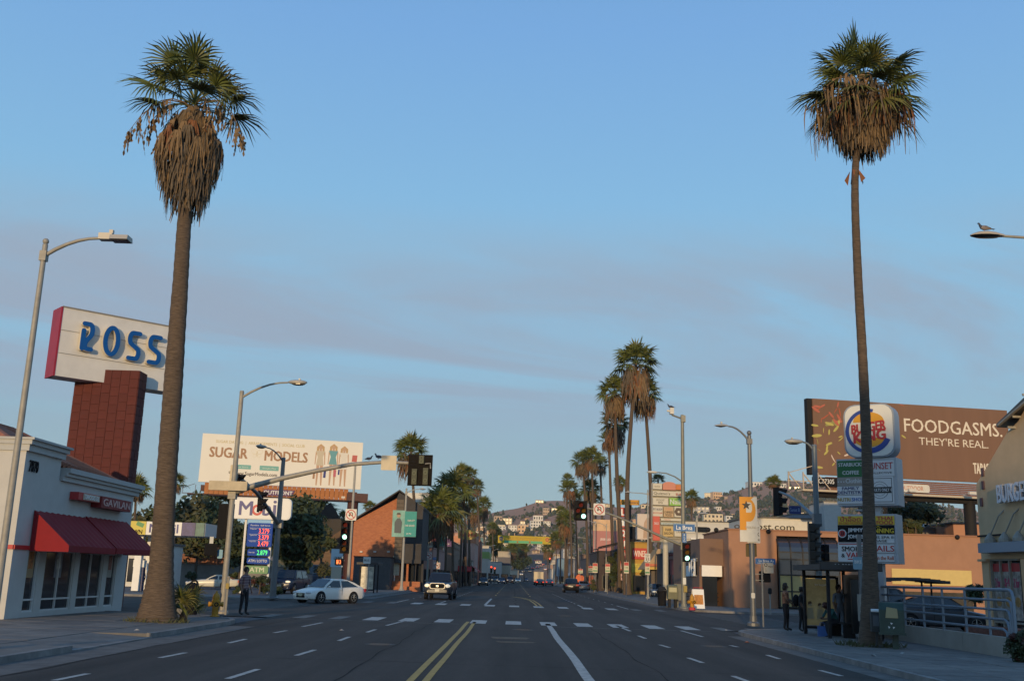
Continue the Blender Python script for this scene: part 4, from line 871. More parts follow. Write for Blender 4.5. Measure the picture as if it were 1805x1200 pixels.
def bt(s_, x0, y0, x1, y1, h, m, bold=0, **k): a, b2 = bxz(x0, y0), bxz(x1, y1); c_ = ((a[0]+b2[0])/2, (a[1]+b2[1])/2); text(face, s_, c_[0], c_[1], abs(b2[0]-a[0]), h, -.001, m, bold, .01, **k)
tan_ = mat('print_bronze', (.36, .20, .11), .6); gold = mat('print_pale_gold', (.55, .46, .25), .6); teal_ = mat('print_teal', (.18, .42, .38), .6); greyt = mat('print_grey', (.16, .14, .13), .6)
bt('SUGAR DATING  |  ARRANGEMENTS  |  SOCIAL CLUB', 381, 777, 537, 788, .42, gold, .01); bt('SUGAR', 370, 795, 436, 800, 1.12, tan_, .045); bt('MODELS', 467, 803, 542, 806, 1.12, tan_, .045); bt('www.SugarModels.com', 412, 833, 488, 839, .50, greyt, .03)
for (x0, y0, x1, y1, s_) in ((412, 818, 442, 827, 'App Store'), (458, 820, 491, 830, 'Google Play')):
    a, b2 = bxz(x0, y0), bxz(x1, y1); MB().rrect(b2[0]-a[0], a[1]-b2[1], .06, -.008, -.001, (a[0]+b2[0])/2, (a[1]+b2[1])/2).build('badge', teal_, face); text(face, s_, (a[0]+b2[0])/2, (a[1]+b2[1])/2-.04, (b2[0]-a[0])*.7, .18, -.009, cream, 0, .005)
a = bxz(453, 799); bf = MB()
for sx in (-1, 1):
    for (u, v, ru, rv) in ((.32, .18, .30, .26), (.24, -.24, .2, .2)):
        pr = [(a[0]+sx*(u+ru*math.cos(R(t))*(1 if v > 0 else .9)), a[1]+v+rv*math.sin(R(t)*1)+(.12*math.cos(R(t)) if v > 0 else 0)) for t in range(0, 360, 24)]
        for p, q in zip(pr, pr[1:]+pr[:1]): bf.bar((p[0], -.004, p[1]), (q[0], -.004, q[1]), .03, .008)
bf.bar((a[0], -.004, a[1]-.3), (a[0], -.004, a[1]+.3), .03, .008); bf.build('emblem', gold, face)
skin_p = mat('print_skin', (.52, .33, .22), .6); hair_p = mat('print_blonde', (.50, .32, .15), .6)
def figure(cx_px, top, bot, dress, hem, dw, lean=0):           # flat printed figure: one woman
    a, b2 = bxz(cx_px, top), bxz(cx_px+lean, bot); H_ = a[1]-b2[1]; x, z0 = b2[0], b2[1]; y = -.002; g = MB()
    for s in (-1, 1):
        g.prism([(x+s*.04*H_, z0), (x+s*.07*H_, z0), (x+s*.075*H_, z0+.3*H_), (x+s*.08*H_, z0+.55*H_), (x+s*.0, z0+.55*H_), (x+s*.02*H_, z0+.3*H_)][::s], y-.004, y)
        g.prism([(x+s*.085*H_, z0+.82*H_), (x+s*.115*H_, z0+.80*H_), (x+s*.125*H_, z0+.50*H_), (x+s*.105*H_, z0+.50*H_)][::s*-1], y-.0035, y)
    g.disc(x, z0+.92*H_, .05*H_, y-.008, y, 12); g.prism([(x-.03*H_, z0+.8*H_), (x+.03*H_, z0+.8*H_), (x+.025*H_, z0+.9*H_), (x-.025*H_, z0+.9*H_)], y-.005, y)
    g.prism([(x-dw*H_, z0+hem*H_), (x+dw*H_, z0+hem*H_), (x+.06*H_, z0+.68*H_), (x+.11*H_, z0+.83*H_), (x-.11*H_, z0+.83*H_), (x-.06*H_, z0+.68*H_)], y-.01, y, 1)
    g.prism([(x-.10*H_, z0+.72*H_), (x-.04*H_, z0+.82*H_), (x-.04*H_, z0+.95*H_), (x+.04*H_, z0+.95*H_), (x+.04*H_, z0+.84*H_), (x+.09*H_, z0+.75*H_), (x+.09*H_, z0+.93*H_), (x, z0+H_), (x-.09*H_, z0+.93*H_)], y-.0095, y, 2)
    g.disc(x, z0+.91*H_, .036*H_, y-.013, y, 12); g.build('printed_figure', [skin_p, dress, hair_p], face)
figure(564, 782, 855, mat('print_beige', (.55, .48, .36), .6), .48, .09, -3); figure(588, 782, 855, mat('print_teal_dress', (.13, .33, .36), .6), .50, .10, -4); figure(606, 786, 857, mat('print_white', (.70, .66, .58), .6), .42, .10, -3)
for (px, py, w_, h_, m) in ((553, 838, .25, .7, tan_), (572, 836, .3, .75, navy), (590, 834, .3, .8, mat('print_pink', (.5, .12, .16), .6)), (625, 808, .62, .75, mat('print_coral', (.5, .12, .10), .6)), (597, 832, .2, .6, navy)):
    a = bxz(px, py); MB().prism([(a[0]-w_*.5, a[1]-h_/2), (a[0]+w_*.42, a[1]-h_/2), (a[0]+w_*.5, a[1]+h_/2), (a[0]-w_*.42, a[1]+h_/2)], -.009, -.001).build('printed_bag', m, face)
# slatted apron, catwalk, beam and column
org = mat('orange_slats', (.40, .15, .045), .7, var=.15, vs=3); a, b2 = bxz(361, 848), bxz(614, 872); c_ = bxz(361, 866); ns = 30; sw = (b2[0]-a[0])/ns; zs1, zs0 = zb-.02, zb-1.25
slm = MB().box((0, 0, 0), (sw-.04, .06, zs1-zs0)).mesh('slat', org)
for i in range(ns): put('slat', slm, bb, (a[0]+(i+.5)*sw, .25, (zs0+zs1)/2))
brw = mat('brown_steel', (.09, .04, .032), .7, var=.2)
MB().box((bw_/2-.3, .4, zs0-.12), (bw_+1.5, .5, .22)).box((bw_/2, .5, (zs0+zs1)/2), (bw_-.6, .1, .7)).build('beam', brw, bb)
ct = MB().bar((-1.6, -.6, zs0-.08), (bw_-.2, -.6, zs0-.08), .3, .06); ct.bar((-1.5, -.6, zs0), (-1.5, -.6, zs0+.95), .05); ct.bar((-1.5, -.6, zs0+.5), (-.3, -.3, zs0+1.0), .05); ct.bar((-.2, -.6, zs0), (-.2, -.3, zs0+.9), .05); ct.build('catwalk', brw, bb)
cxl = bxz(622, 900)[0]; MB().tube([(cxl, .55, 0), (cxl, .55, zs0)], .62, 16).build('column', mat('maroon_column', (.065, .022, .02), .7, var=.25), bb, smooth=40); MB().box((cxl+.4, .5, zs0+.3), (2.4, 1.3, 1.0)).build('column_head', brw, bb)
a, b2 = bxz(462, 853), bxz(520, 864); ofp = MB().prism([(a[0], zs0+.12), (b2[0]-.3, zs0+.12), (b2[0], zs0+.8), (a[0]+.3, zs0+.8)], .12, .2).build('name_plate', mat('plate_purple', (.12, .05, .13), .5), bb); text(ofp, 'OUTFRONT', (a[0]+b2[0])/2, zs0+.46, (b2[0]-a[0])*.86, .42, .12, white, .03)
MB().box((bxz(606, 866)[0], .2, zs0+.3), (.42, .02, .22)).build('name_plate', offwhite, bb)
# ---- grey clothing billboard further on
g2 = thing('billboard', 'grey clothing billboard reading UNTUCK, half hidden by palms', 'billboard', (P(737, 900, 160).x, 160, 0), R(8)); a, b2 = P(737, 868, 160), P(790, 917, 160); w_, h_ = b2.x-a.x, a.z-b2.z
f_ = MB().box((w_/2, .1, (a.z+b2.z)/2), (w_, .3, h_)).build('panel', mat('billboard_grey', (.20, .19, .17), .6), g2); zc_ = (a.z+b2.z)/2
text(f_, 'UNTUCKit', w_*.42, zc_+h_*.33, w_*.62, .75, -.06, white, .02)
for k, (w2, dz) in enumerate(((.42, .17), (.36, .10), (.4, -.04), (.25, -.12), (.2, -.26))): text(f_, 'Shirts designed to be worn'[:14+3*k], w_*.36, zc_+h_*dz, w_*w2, .28, -.06, white)
MB().box((w_*.4, .3, b2.z-.5), (w_, .4, .9)).build('apron', blackp, g2); text(g2, 'OUTF', w_*.25, b2.z-.45, w_*.22, .5, .09, white, .03); MB().cyl((w_*.6, .5, 0), (w_*.6, .5, b2.z), .5).build('column', darkmetal, g2)
g3 = thing('billboard', 'blank pale back of a small billboard over the brick gable', 'billboard', (P(716, 880, 150).x, 150, 0)); a, b2 = P(712, 868, 150), P(738, 893, 150); MB().box(((b2.x-a.x)/2, 0, (a.z+b2.z)/2), (b2.x-a.x, .3, a.z-b2.z)).build('panel', offwhite, g3); MB().cyl((1, .2, 0), (1, .2, b2.z), .3).build('column', darkmetal, g3)
# ================================================================ right side: buildings and large signs
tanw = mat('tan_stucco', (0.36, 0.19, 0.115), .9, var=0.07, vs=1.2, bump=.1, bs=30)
tan_shade = mat('tan_stucco_shade', (0.20, 0.125, 0.09), .9, var=0.08, vs=1.2)  # darker copy of the tan stucco: shade of the side face put into its colour
alum = mat('dark_bronze_frame', (.03, .028, .028), .4, .3)
skyglass = mat('tinted_glass', (.03, .035, .05), .04, .0, spec=1.0)
YT = 76.0
def tp(px, py, Y=YT): p = P(px, py, Y); return p
ts = thing('corner_shop_building', 'tan stucco corner shop building with a curved glass atrium, across the side street', 'building', (0, YT, 0))
x0, x1 = tp(1285, 1000).x, tp(1752, 1000).x; zt = tp(1480, 939).z
xa, xb = tp(1370, 1000).x, tp(1476, 1000).x; za = tp(1370, 944).z
MB().box(((x0+xa)/2, 5, zt/2), (xa-x0, 10, zt)).box(((xb+x1)/2, 5, zt/2), (x1-xb, 10, zt)).box(((xa+xb)/2, 5, (za+zt)/2), (xb-xa-.002, 10, zt-za)).box(((xa+xb)/2, 7.5, za/2), (xb-xa-.002, 5, za-.01)).build('wall', tanw, ts)
MB().box(((x0+x1)/2, 5, zt+.05), (x1-x0+.16, 10.16, .1)).build('coping', mat('coping_tan', (.30, .15, .09), .85), ts)
# the face towards the avenue steps back and carries shop signs
xc = x0-1.75; zs = tp(1250, 950, 79).z
MB().box(((xc+x0)/2+.0, 8.5, (zs+3.0)/2), (x0-xc-.004, 13, zs-3.0)).box((xc+.6, 8.6, 1.5), (1.2, 12.6, 3.0)).build('wall', tan_shade, ts)
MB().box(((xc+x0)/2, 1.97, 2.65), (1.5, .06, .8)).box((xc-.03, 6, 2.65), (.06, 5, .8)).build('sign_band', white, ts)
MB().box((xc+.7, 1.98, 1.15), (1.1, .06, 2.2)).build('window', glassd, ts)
lt = thing('wall_letters', 'white raised letters reading GREAT on the side of the tan corner shop', 'sign', (xc, YT+4, 0), R(-90)); text(lt, 'GREAT', -.5, zs-2.1, 3.4, 1.3, -.03, white, .02, .12)
# curved glass atrium
nc = 5; cw = (xb-xa)/nc; rows_ = [0.25, 1.35, 2.5, 3.6]; zk = za-1.15
glow_pane = mat('pane_sunset_glow', (.50, .36, .14), .7, var=.1, vs=1); mull = MB(); yf = -.55  # yellow sunset glow of the lower panes put into their colour
def prof(z): return yf if z <= zk else yf+(1-math.cos(min(1, (z-zk)/(za-zk))*math.pi/2))*1.5
arcz = [zk+(za-zk)*math.sin(math.pi/2*i/5) for i in range(6)]
def pro(i): a = math.pi/2*i/5; return (yf+1.5*(1-math.cos(a)), zk+(za-zk)*math.sin(a))
for c in range(nc+1):
    x = xa+c*cw; pp = [(x, yf, .2), (x, yf, zk)]+[(x, *pro(i)) for i in range(1, 6)]
    for a, b2 in zip(pp, pp[1:]): mull.bar(a, b2, .09)
for z in rows_+[zk]: mull.box(((xa+xb)/2, yf, z), (xb-xa, .085, .08))
mull.box(((xa+xb)/2, yf+1.5, za), (xb-xa, .085, .1)); mull.build('mullions', alum, ts)
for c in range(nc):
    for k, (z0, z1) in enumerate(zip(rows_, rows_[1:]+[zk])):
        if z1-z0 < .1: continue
        MB().box((xa+(c+.5)*cw, yf+.02, (z0+z1)/2), (cw-.1, .02, z1-z0-.09)).build('pane', glow_pane if k < 2 and c != 4 else skyglass, ts)
    g = MB()
    for i in range(5):
        (ya, z0), (yb, z1) = pro(i), pro(i+1); g.add([(xa+c*cw+.05, ya+.02, z0), (xa+(c+1)*cw-.05, ya+.02, z0), (xa+(c+1)*cw-.05, yb+.02, z1), (xa+c*cw+.05, yb+.02, z1)], [(0, 1, 2, 3)])
    g.build('curved_pane', skyglass, ts, smooth=60)
MB().box(((xa+xb)/2, 4.9, 2), (xb-xa-.1, .1, 4)).build('back_wall', tan_shade, ts)
# yellow band, drive-through canopy and roof pieces on the right part
ya, yb = tp(1571, 1002), tp(1713, 1031)
MB().box(((ya.x+yb.x)/2, -.03, (tp(1571, 1003).z+tp(1640, 1029).z)/2), (yb.x-ya.x, .1, 1.1)).build('band', mat('pale_yellow_paint', (.60, .45, .17), .8, var=.05), ts)
MB().box(((ya.x+yb.x)/2, -.02, .8), (yb.x-ya.x, .08, 1.6)).build('window', mat('shop_window', (.06, .05, .035), .15, var=.5, vs=1), ts)
for px in (1248, 1262, 1354, 1687): p = tp(px, 936 if px < 1400 else 953); MB().ball((p.x, -.1, zt-.05), .18, 8, 5).build('floodlight', darkmetal, ts)
pg = thing('carport_canopy', 'dark ribbed canopy roof on slim posts in front of the tan shop', 'canopy', (tp(1595, 1000, 62).x, 62, 0))
a, b2 = P(1546, 1022, 62), P(1656, 1024, 62); cwid = b2.x-a.x; g = MB()
for i in range(14): t = i/13; x = -cwid/2+cwid*t; g.box((x, 0, a.z+.15*math.sin(t*3.1)-.03), (cwid/13.5, 3.2, .14+.03*(i % 2)))
g.build('roof', mat('canopy_dark', (.035, .03, .03), .6), pg); g = MB()
for x in (-cwid/2+.5, cwid/2-.9, cwid/2-.35): g.cyl((x, 0, 0), (x, 0, a.z), .06, n=8)
g.build('post', darkmetal, pg)
# buildings above and behind the corner shop
def block(name, label, x0, y0, x1, y1, Y, m, depth=8, base=None, cat='building', roof=None):
    a, b2 = P(x0, y0, Y), P(x1, y1, Y); z0 = max(0, T((a.x+b2.x)/2, Y)) if base is None else base; r = thing(name, label, cat, ((a.x+b2.x)/2, Y, z0))
    h = (a.z+b2.z)/2-z0 if y0 != y1 else a.z-z0; w = b2.x-a.x
    MB().box((0, depth/2, h/2), (w, depth, h)).build('wall', m, r); MB().box((0, depth/2, h+.06), (w+.2, depth+.2, .12)).build('roof', roof or conc, r)
    return r, w, h
r, w, h = block('warehouse', 'long white warehouse wall lettered with a web address behind the tan shop', 1318, 912, 1441, 912, 90, offwhite)
text(r, 'outpost.com', -w*.02-1.5, h-.85, w*.86, .6, -.02, mat('sign_black', (.03, .025, .02), .6), .01, .04)
MB().box((w*.05, -.3, h-2.2), (3.0, .6, .9)).build('rooftop_unit', galv, r)
r, w, h = block('white_building', 'long white warehouse with horizontal grooves beyond the traffic pole', 1189, 918, 1310, 918, 135, mat('white_block_wall', (.55, .53, .48), .85, var=.05), 12)
for k in range(6): MB().box((0, -.03, h-1.5-k*.75), (w, .08, .05)).build('groove', mat('groove_grey', (.3, .29, .27), .8), r)
for x_, w2 in ((-1.0, 1.6), (2.6, 1.2)): MB().box((x_, -.03, h-1.0), (w2, .1, .7)).build('window', glassd, r)
MB().box((w*.1, -.25, h-2.2), (w*.75, .5, .16)).build('ledge', white, r)
block('white_building', 'plain white tower-like building left of the shop sign tower', 1452, 884, 1482, 884, 120, mat('pale_block', (.50, .48, .45), .85, var=.06), 6)
block('blue_building', 'plain blue-grey building behind the hanging street name sign', 1398, 906, 1452, 906, 122, mat('blue_grey_wall', (.22, .25, .30), .85), 6)
r, w, h = block('office_building', 'grey office block with a purple sign behind the tan shop roof', 1604, 930, 1683, 930, 95, mat('grey_office', (.20, .17, .15), .85, var=.06), 7)
MB().box((w*.08, -.04, h-1.0), (1.2, .1, .5)).build('window', glassd, r); q = MB().box((w*.32, -.1, h-.75), (1.9, .2, .75)).build('sign_panel', mat('sign_purple', (.10, .09, .22), .5), r); text(q, 'FLORIST', w*.32, h-.75, 1.6, .35, -.202, mat('sign_pink', (.5, .25, .35), .5), .01)
MB().box((-w*.1, 2, h+.25), (.8, .8, .5)).build('roof_vent', white, r)
block('orange_building', 'orange block building beside the burger restaurant roof', 1680, 922, 1750, 922, 91, mat('orange_block', (.44, .22, .13), .9, var=.06), 7)
# ---- brown food billboard
YBB = 80.0
L0, L1 = P(1432, 703, 79), P(1775, 722, 82); B0 = P(1430, 838, 79); bw_ = math.hypot(L1.x-L0.x, L1.y-L0.y); bz = math.atan2(L1.y-L0.y, L1.x-L0.x)
fb = thing('billboard', 'huge brown food billboard reading FOODGASMS behind the shop sign tower', 'billboard', (L0.x, L0.y, 0), bz)
zt = (L0.z+L1.z)/2; zb = B0.z+.1; brn = mat('billboard_brown', (.19, .10, .057), .6, var=.08, vs=.35, stretch=(3, 1, .3))
ff = MB().box((bw_/2, .12, (zt+zb)/2), (bw_, .2, zt-zb)).build('panel', brn, fb)
MB().box((-.22, .35, (zt+zb)/2), (.4, .5, zt-zb)).build('edge_frame', darkmetal, fb)
lt_ = mat('print_cream', (.72, .64, .52), .55)
def text_on(o, s_, x0, y0, x1, y1, h, m, bold=0, dy=.0, **k): a, b2 = bxz(x0, y0), bxz(x1, y1); return text(o, s_, (a[0]+b2[0])/2, (a[1]+b2[1])/2, abs(b2[0]-a[0]), h, dy, m, bold, .012, **k)
text_on(ff, 'FOODGASMS.', 1594, 750, 1766, 757, 1.05, lt_, .012, .015); text_on(ff, "THEY'RE REAL.", 1620, 777, 1742, 783, .62, lt_, .0, .015); text_on(ff, 'TABASCO', 1716, 825, 1757, 827, .85, lt_, .03, .015)
rgf = random.Random(4)
pr = [mat('print_%s' % n, c, .6) for n, c in (('chilli', (.42, .09, .04)), ('lime', (.45, .40, .10)), ('onion', (.62, .50, .42)), ('herb', (.28, .26, .08)), ('tomato', (.45, .12, .07)))]
for k in range(46):                                              # printed food: slices, shreds and splashes
    px, py = rgf.uniform(1436, 1485) if k % 3 else rgf.uniform(1436, 1595), rgf.uniform(712, 832); a = bxz(px, py); r = rgf.uniform(.12, .34); an = rgf.uniform(0, 6.28); kind = 0 if py < 745 else (1 if py < 800 else 2)
    pts = [(a[0]+(r*math.cos(t)*math.cos(an)*1.3-r*.38*math.sin(t)*math.sin(an)), a[1]+(r*math.cos(t)*math.sin(an)*1.3+r*.38*math.sin(t)*math.cos(an))) for t in [i*math.pi/(4 if k % 4 else 8) for i in range(8)]]
    MB().prism(pts, .008-k*.0004, .02).build('printed_food', pr[(rgf.choice((0, 4)), rgf.choice((1, 3, 1)), rgf.choice((2, 2, 1)))[kind]], ff)
dk_ = mat('brown_slats', (.20, .085, .045), .7, var=.2, vs=3)
zs = zb-.08
for k in range(7): MB().box((bw_/2+.4, .3, zs-.09-k*.145), (bw_-1.2, .1, .115)).build('slat', dk_, fb)
MB().box((bw_/2, .2, zs-1.16), (bw_+2.4, 1.0, .14)).build('catwalk', mat('walkway_cream', (.5, .42, .3), .7), fb); MB().box((bw_/2+.5, .8, zs-1.4), (bw_+.5, .6, .35)).build('beam', darkmetal, fb)
o_ = MB().rrect(3.2, .62, .2, -.02, .2, bxz(1605, 851)[0], zs-.62).build('name_plate', offwhite, fb); text(o_, 'OUTDOOR', bxz(1607, 851)[0], zs-.62, 1.9, .34, -.025, mat('print_coral2', (.5, .2, .13), .6), .0)
o_ = MB().box((bxz(1456, 845)[0], .1, zs-.45), (2.2, .08, .7)).build('name_plate', blackp, fb); text(o_, 'C07305', bxz(1457, 845)[0], zs-.4, 1.3, .36, .055, white, .0)
tr = MB()
for x in (-2.3, -1.1, .1):
    tr.bar((x, -.2, zs-1.1), (x, -.2, zs+.2), .08); tr.bar((x, -.2, zs+.1), (x+1.0, -.2, zs-1.05), .07)
tr.bar((-2.3, -.2, zs+.1), (-.3, -.2, zs+.7), .06); tr.bar((-2.4, -.2, zs-.5), (.1, -.2, zs-.5), .06); tr.build('handrail', mat('rail_cream', (.5, .4, .3), .6), fb)
for x in (bw_*.35, bw_*.8): MB().cyl((x, .9, 0), (x, .9, zs-1.3), .45, n=14).build('column', darkmetal, fb, smooth=40)
for x in (bw_*.12, bw_*.42, bw_*.72): MB().bar((x, .1, zs-1.1), (x, -1.5, zs-1.0), .06).box((x, -1.6, zs-.95), (.6, .25, .2)).build('floodlight', offwhite, fb)
# ---- burger restaurant sign tower
YS = 37.5; c0 = P(1532, 850, YS); sx = c0.x
tw = thing('sign_tower', 'shop sign tower with a round burger logo over two stacked cabinets of shop names', 'sign', (sx, YS, 0), R(-33))
cab2 = mat('cabinet_grey_blue', (.40, .42, .45), .5); facew = mat('sign_panel_white', (.60, .61, .62), .45); a, b2 = P(1487, 715, YS), P(1578, 803, YS)
TU, TN = Vector((math.cos(R(-33)), math.sin(R(-33)), 0)), Vector((math.sin(R(-33)), -math.cos(R(-33)), 0)); TO = Vector((sx, YS, 0))+TN*.35
def tx(px, py): d = ray(px, py); t = (TO-CAM0).dot(TN)/d.dot(TN); p = CAM0+d*t; return (p-TO).dot(TU), p.z
def rect(px0, py0, px1, py1): a, b2 = tx(px0, py0), tx(px1, py1); return (a[0]+b2[0])/2, (a[1]+b2[1])/2, b2[0]-a[0], a[1]-b2[1]
cx, cz, w_, h_ = rect(1489, 717, 1577, 802)
MB().rrect(w_+.12, h_+.1, .42, -.38, .38, cx, cz).build('logo_cabinet', mat('cabinet_edge_blue', (.26, .30, .36), .5), tw, smooth=40)
lo = MB().rrect(w_, h_, .38, -.41, -.385, cx, cz).build('logo_panel', mat('logo_white', (.66, .66, .62), .45), tw)
buny, bred, bblue = mat('bun_yellow', (.62, .30, .015), .5), mat('burger_red', (.42, .02, .025), .5), mat('burger_blue', (.012, .045, .26), .5)
rr = h_*.40
MB().ring(cx-.02, cz-.02, rr*.93, rr*1.10, -.425, -.412, 75, 265, 24).ring(cx-.0, cz-.02, rr*.84, rr*1.10, -.4252, -.412, 265, 335, 12).build('blue_swoosh', bblue, lo)
def seg_(a0, a1, zc, rx, rz): return [(cx+rx*math.cos(R(a0+(a1-a0)*i/14)), zc+rz*math.sin(R(a0+(a1-a0)*i/14))) for i in range(15)]
MB().prism(seg_(0, 180, cz+rr*.42, rr*.74, rr*.48), -.43, -.412).build('bun', buny, lo); MB().prism(seg_(180, 360, cz-rr*.38, rr*.72, rr*.44), -.43, -.412).build('bun', buny, lo)
sk = lambda x, y, z: (x, y, z+(x-cx)*.12)
text(lo, 'BURGER', cx, cz+rr*.17, rr*1.62, rr*.44, -.435, bred, .05, xf=sk); text(lo, 'KING', cx+.02, cz-rr*.28, rr*1.5, rr*.50, -.435, bred, .06, xf=sk)
MB().box((cx, .1, (cz-h_*.4)/2), (.35, .35, cz-h_*.4)).build('post', mat('post_pale', (.45, .46, .48), .5), tw)
cx, cz, w_, h_ = rect(1474, 811, 1577, 888); MB().box((cx+.06, .15, cz), (w_+.14, .9, h_+.08)).build('sign_cabinet', cab2, tw)
def plate(px0, py0, px1, py1, m, y=-.32): x, z, w, h = rect(px0, py0, px1, py1); return MB().box((x, y, z), (w-.012, .03, h-.012)).build('panel', m, tw), x, z, w, h
sgreen = mat('sign_dark_green', (.012, .12, .03), .45); sgrey = mat('sign_grey', (.28, .25, .22), .5); dkb = mat('print_navy', (.02, .035, .13), .5); prd = mat('print_red', (.42, .03, .035), .5); blk = mat('print_black', (.025, .025, .025), .5); yel = mat('print_yellow', (.62, .44, .03), .5)
YT_ = -.337
def pl(px0, py0, px1, py1, m, items):
    o, x, z, w, h = plate(px0, py0, px1, py1, m)
    for s_, fx_, fz, fw, fh, mm, bo in items: text(o, s_, x+fx_*w, z+fz*h, w*fw, h*fh, YT_, mm, bo, .008)
    return o, x, z, w, h
pl(1475, 812, 1524, 825, sgreen, [('STARBUCKS', .0, 0, .9, .42, facew, .03)]); pl(1475, 825.5, 1524, 840, sgreen, [('COFFEE', 0, 0, .6, .42, facew, .03)])
pl(1475, 841, 1524, 856, sgrey, [('Clothing', .15, 0, .66, .62, facew, .02), ('• • •', -.35, -.02, .24, .16, facew, .02)])
pl(1475, 857, 1524, 871.5, facew, [('FAMILY', -.0, .25, .62, .34, dkb, .03), ('DENTISTRY', .0, -.22, .96, .36, dkb, .03)])
pl(1475, 873, 1524, 887, facew, [('NUTRI', -.24, 0, .46, .42, mat('print_ochre', (.36, .25, .05), .5), .03), ('SHOP', .26, 0, .44, .42, mat('print_mid_blue', (.03, .13, .40), .5), .03)])
pl(1525, 812, 1577, 838.5, facew, [('SUNSET', .0, .16, .9, .42, prd, .01), ('COLLECTIVE', 0, -.28, .82, .12, blk, 0)])
o, x, z, w, h = pl(1525, 840, 1577, 887, facew, []); q = MB()
for s in (-1, 1): q.box((x+s*(w/2-.07), -.338, z), (.018, .006, h-.12)).box((x, -.338, z+s*(h/2-.07)), (w-.14, .006, .018))
q.ring(x, z, h*.30, h*.315, -.34, -.335, n=24).ring(x, z, h*.21, h*.22, -.34, -.335, n=20); q.prism([(x-w*.42, z-.11), (x+w*.42, z-.11), (x+w*.38, z), (x+w*.42, z+.11), (x-w*.42, z+.11), (x-w*.38, z)], -.343, -.335); q.build('emblem', blk, o); text(o, 'ADULTS ONLY', x, z, w*.68, .11, -.345, facew, .02, .004)
MB().box((cx, .1, rect(1520, 888, 1540, 907)[1]), (.9, .4, .06)).box((cx, .1, rect(1520, 888, 1540, 900)[1]+.15), (1.0, .5, .06)).build('bracket', cab2, tw)
cx, cz, w_, h_ = rect(1475, 908, 1577, 991); MB().box((cx+.06, .15, cz), (w_+.14, .9, h_+.08)).build('sign_cabinet', cab2, tw)
thr = mat('print_orange_red', (.50, .09, .02), .5)
pl(1476, 909, 1577, 924.5, yel, [('ป้าอ๊อด', -.27, .17, .36, .6, prd, .02), ('PA-ORD NOODLE', -.27, -.3, .42, .26, thr, .01), ('THAI', .33, .22, .26, .42, prd, .04), ('FOOD', .33, -.25, .28, .40, prd, .04)])
o, x, z, w, h = pl(1476, 925, 1524, 955, blackp, [('JIMMY', .17, .17, .56, .28, facew, .04), ("JOHN'S", .17, -.2, .58, .28, facew, .04)]); MB().ring(x-w*.33, z, h*.2, h*.25, -.345, -.335, n=18).build('emblem', facew, o); MB().disc(x-w*.33, z, h*.19, -.344, -.335, 14).build('emblem', prd, o); text(o, 'JJ', x-w*.33, z, h*.2, h*.2, -.346, blackp, .03, .004)
pl(1525, 925, 1577, 941, blackp, [('L.A.', -.1, .34, .3, .2, yel, .02), ('TANNING', 0, -.12, .94, .5, yel, .05)])
pl(1525, 942, 1577, 957, facew, [('OASIS SPA II', 0, .2, .92, .3, blk, .01), ('MASSAGE', -.1, -.22, .68, .3, blk, .01)])
o, x, z, w, h = pl(1476, 957, 1524, 990, facew, [('SMOKE', .06, .2, .80, .26, blk, .04), ('&', -.3, -.16, .13, .2, blk, .04), ('VAPE', .14, -.13, .64, .28, prd, .04)]); MB().box((x, -.338, z+h*.46), (w*.9, .006, .03)).box((x+w*.12, -.338, z-h*.36), (w*.5, .006, .035)).build('rule', prd, o)
pl(1525, 958.5, 1577, 974, facew, [('NAILS', .07, 0, .84, .68, prd, .02)]); pl(1525, 975.5, 1577, 990, facew, [('Poke on the Roll', 0, 0, .94, .5, thr, .01)])
# ---- burger restaurant at the right edge
bst = mat('beige_stucco', (.62, .44, .26), .9, var=.08, vs=1.5, bump=.12, bs=30)
YK = 38.0; k0 = P(1731, 1000, YK)
bg_ = thing('burger_restaurant', 'beige stucco burger restaurant with raised letters and window posters at the right edge', 'building', (k0.x, YK, 0), R(-86))
def kx(px, py):
    d = ray(px, py); n = Vector((math.sin(R(-86)), -math.cos(R(-86)), 0)); t = (Vector((k0.x, YK, 0))-CAM0).dot(n)/d.dot(n); p = CAM0+d*t; return (Vector((p.x, p.y))-Vector((k0.x, YK))).dot(Vector((math.cos(R(-86)), math.sin(R(-86))))), p.z
g0, g1, g2_, g3_ = kx(1731, 852), kx(1744, 815), kx(1775, 762), kx(1795, 742)
zD = kx(1750, 985)[1]; xD0, xD1 = kx(1743, 1000)[0], kx(1792, 1000)[0]
MB().prism([(0, zD), (7, zD), (7, g1[1]-.6), (g3_[0]+1.5, g3_[1]+.75), (g3_[0]+.9, g3_[1]+.7), g3_, g2_, g1, (0, g0[1])], 0, .5).build('gable_wall', bst, bg_)
MB().box((xD0/2, .25, zD/2), (xD0, .5, zD)).box(((xD1+7)/2+.8, .25, zD/2), (7-xD1-1.6, .5, zD)).box((.25, 4.6, g0[1]/2-.2), (.5, 8.2, g0[1]-.4)).build('wall', bst, bg_)
for k in range(3):
    t = (xD1-xD0)/3; x = xD0+(k+.5)*t; f = MB().box((x-t/2+.03, .1, zD/2), (.06, .1, zD)).box((x, .1, zD-.03), (t-.06, .09, .06)).box((x, .1, .75), (t-.06, .09, .06)).build('window_frame', galv, bg_)
    MB().box((x, .16, zD/2), (t-.06, .02, zD)).build('pane', glassd, f); o = MB().box((x, .14, zD*.62), (t-.1, .012, zD*.66)).build('poster', mat('poster_ad_%d' % k, (.30, .27, .24), .6, var=.7, vs=5), f)
    MB().box((x, .13, zD*.90), (t-.1, .012, .28)).build('poster_header', prd, f); text(f, ('2 for', '$4', '2 for')[k], x, zD*.72, t*.55, .32, .133, mat('print_magenta', (.4, .05, .12), .6), .02, .006); MB().disc(x, zD*.5, t*.28, .128, .134, 12).build('printed_burger', mat('print_burger', (.36, .20, .06), .6, var=.5, vs=12), f)
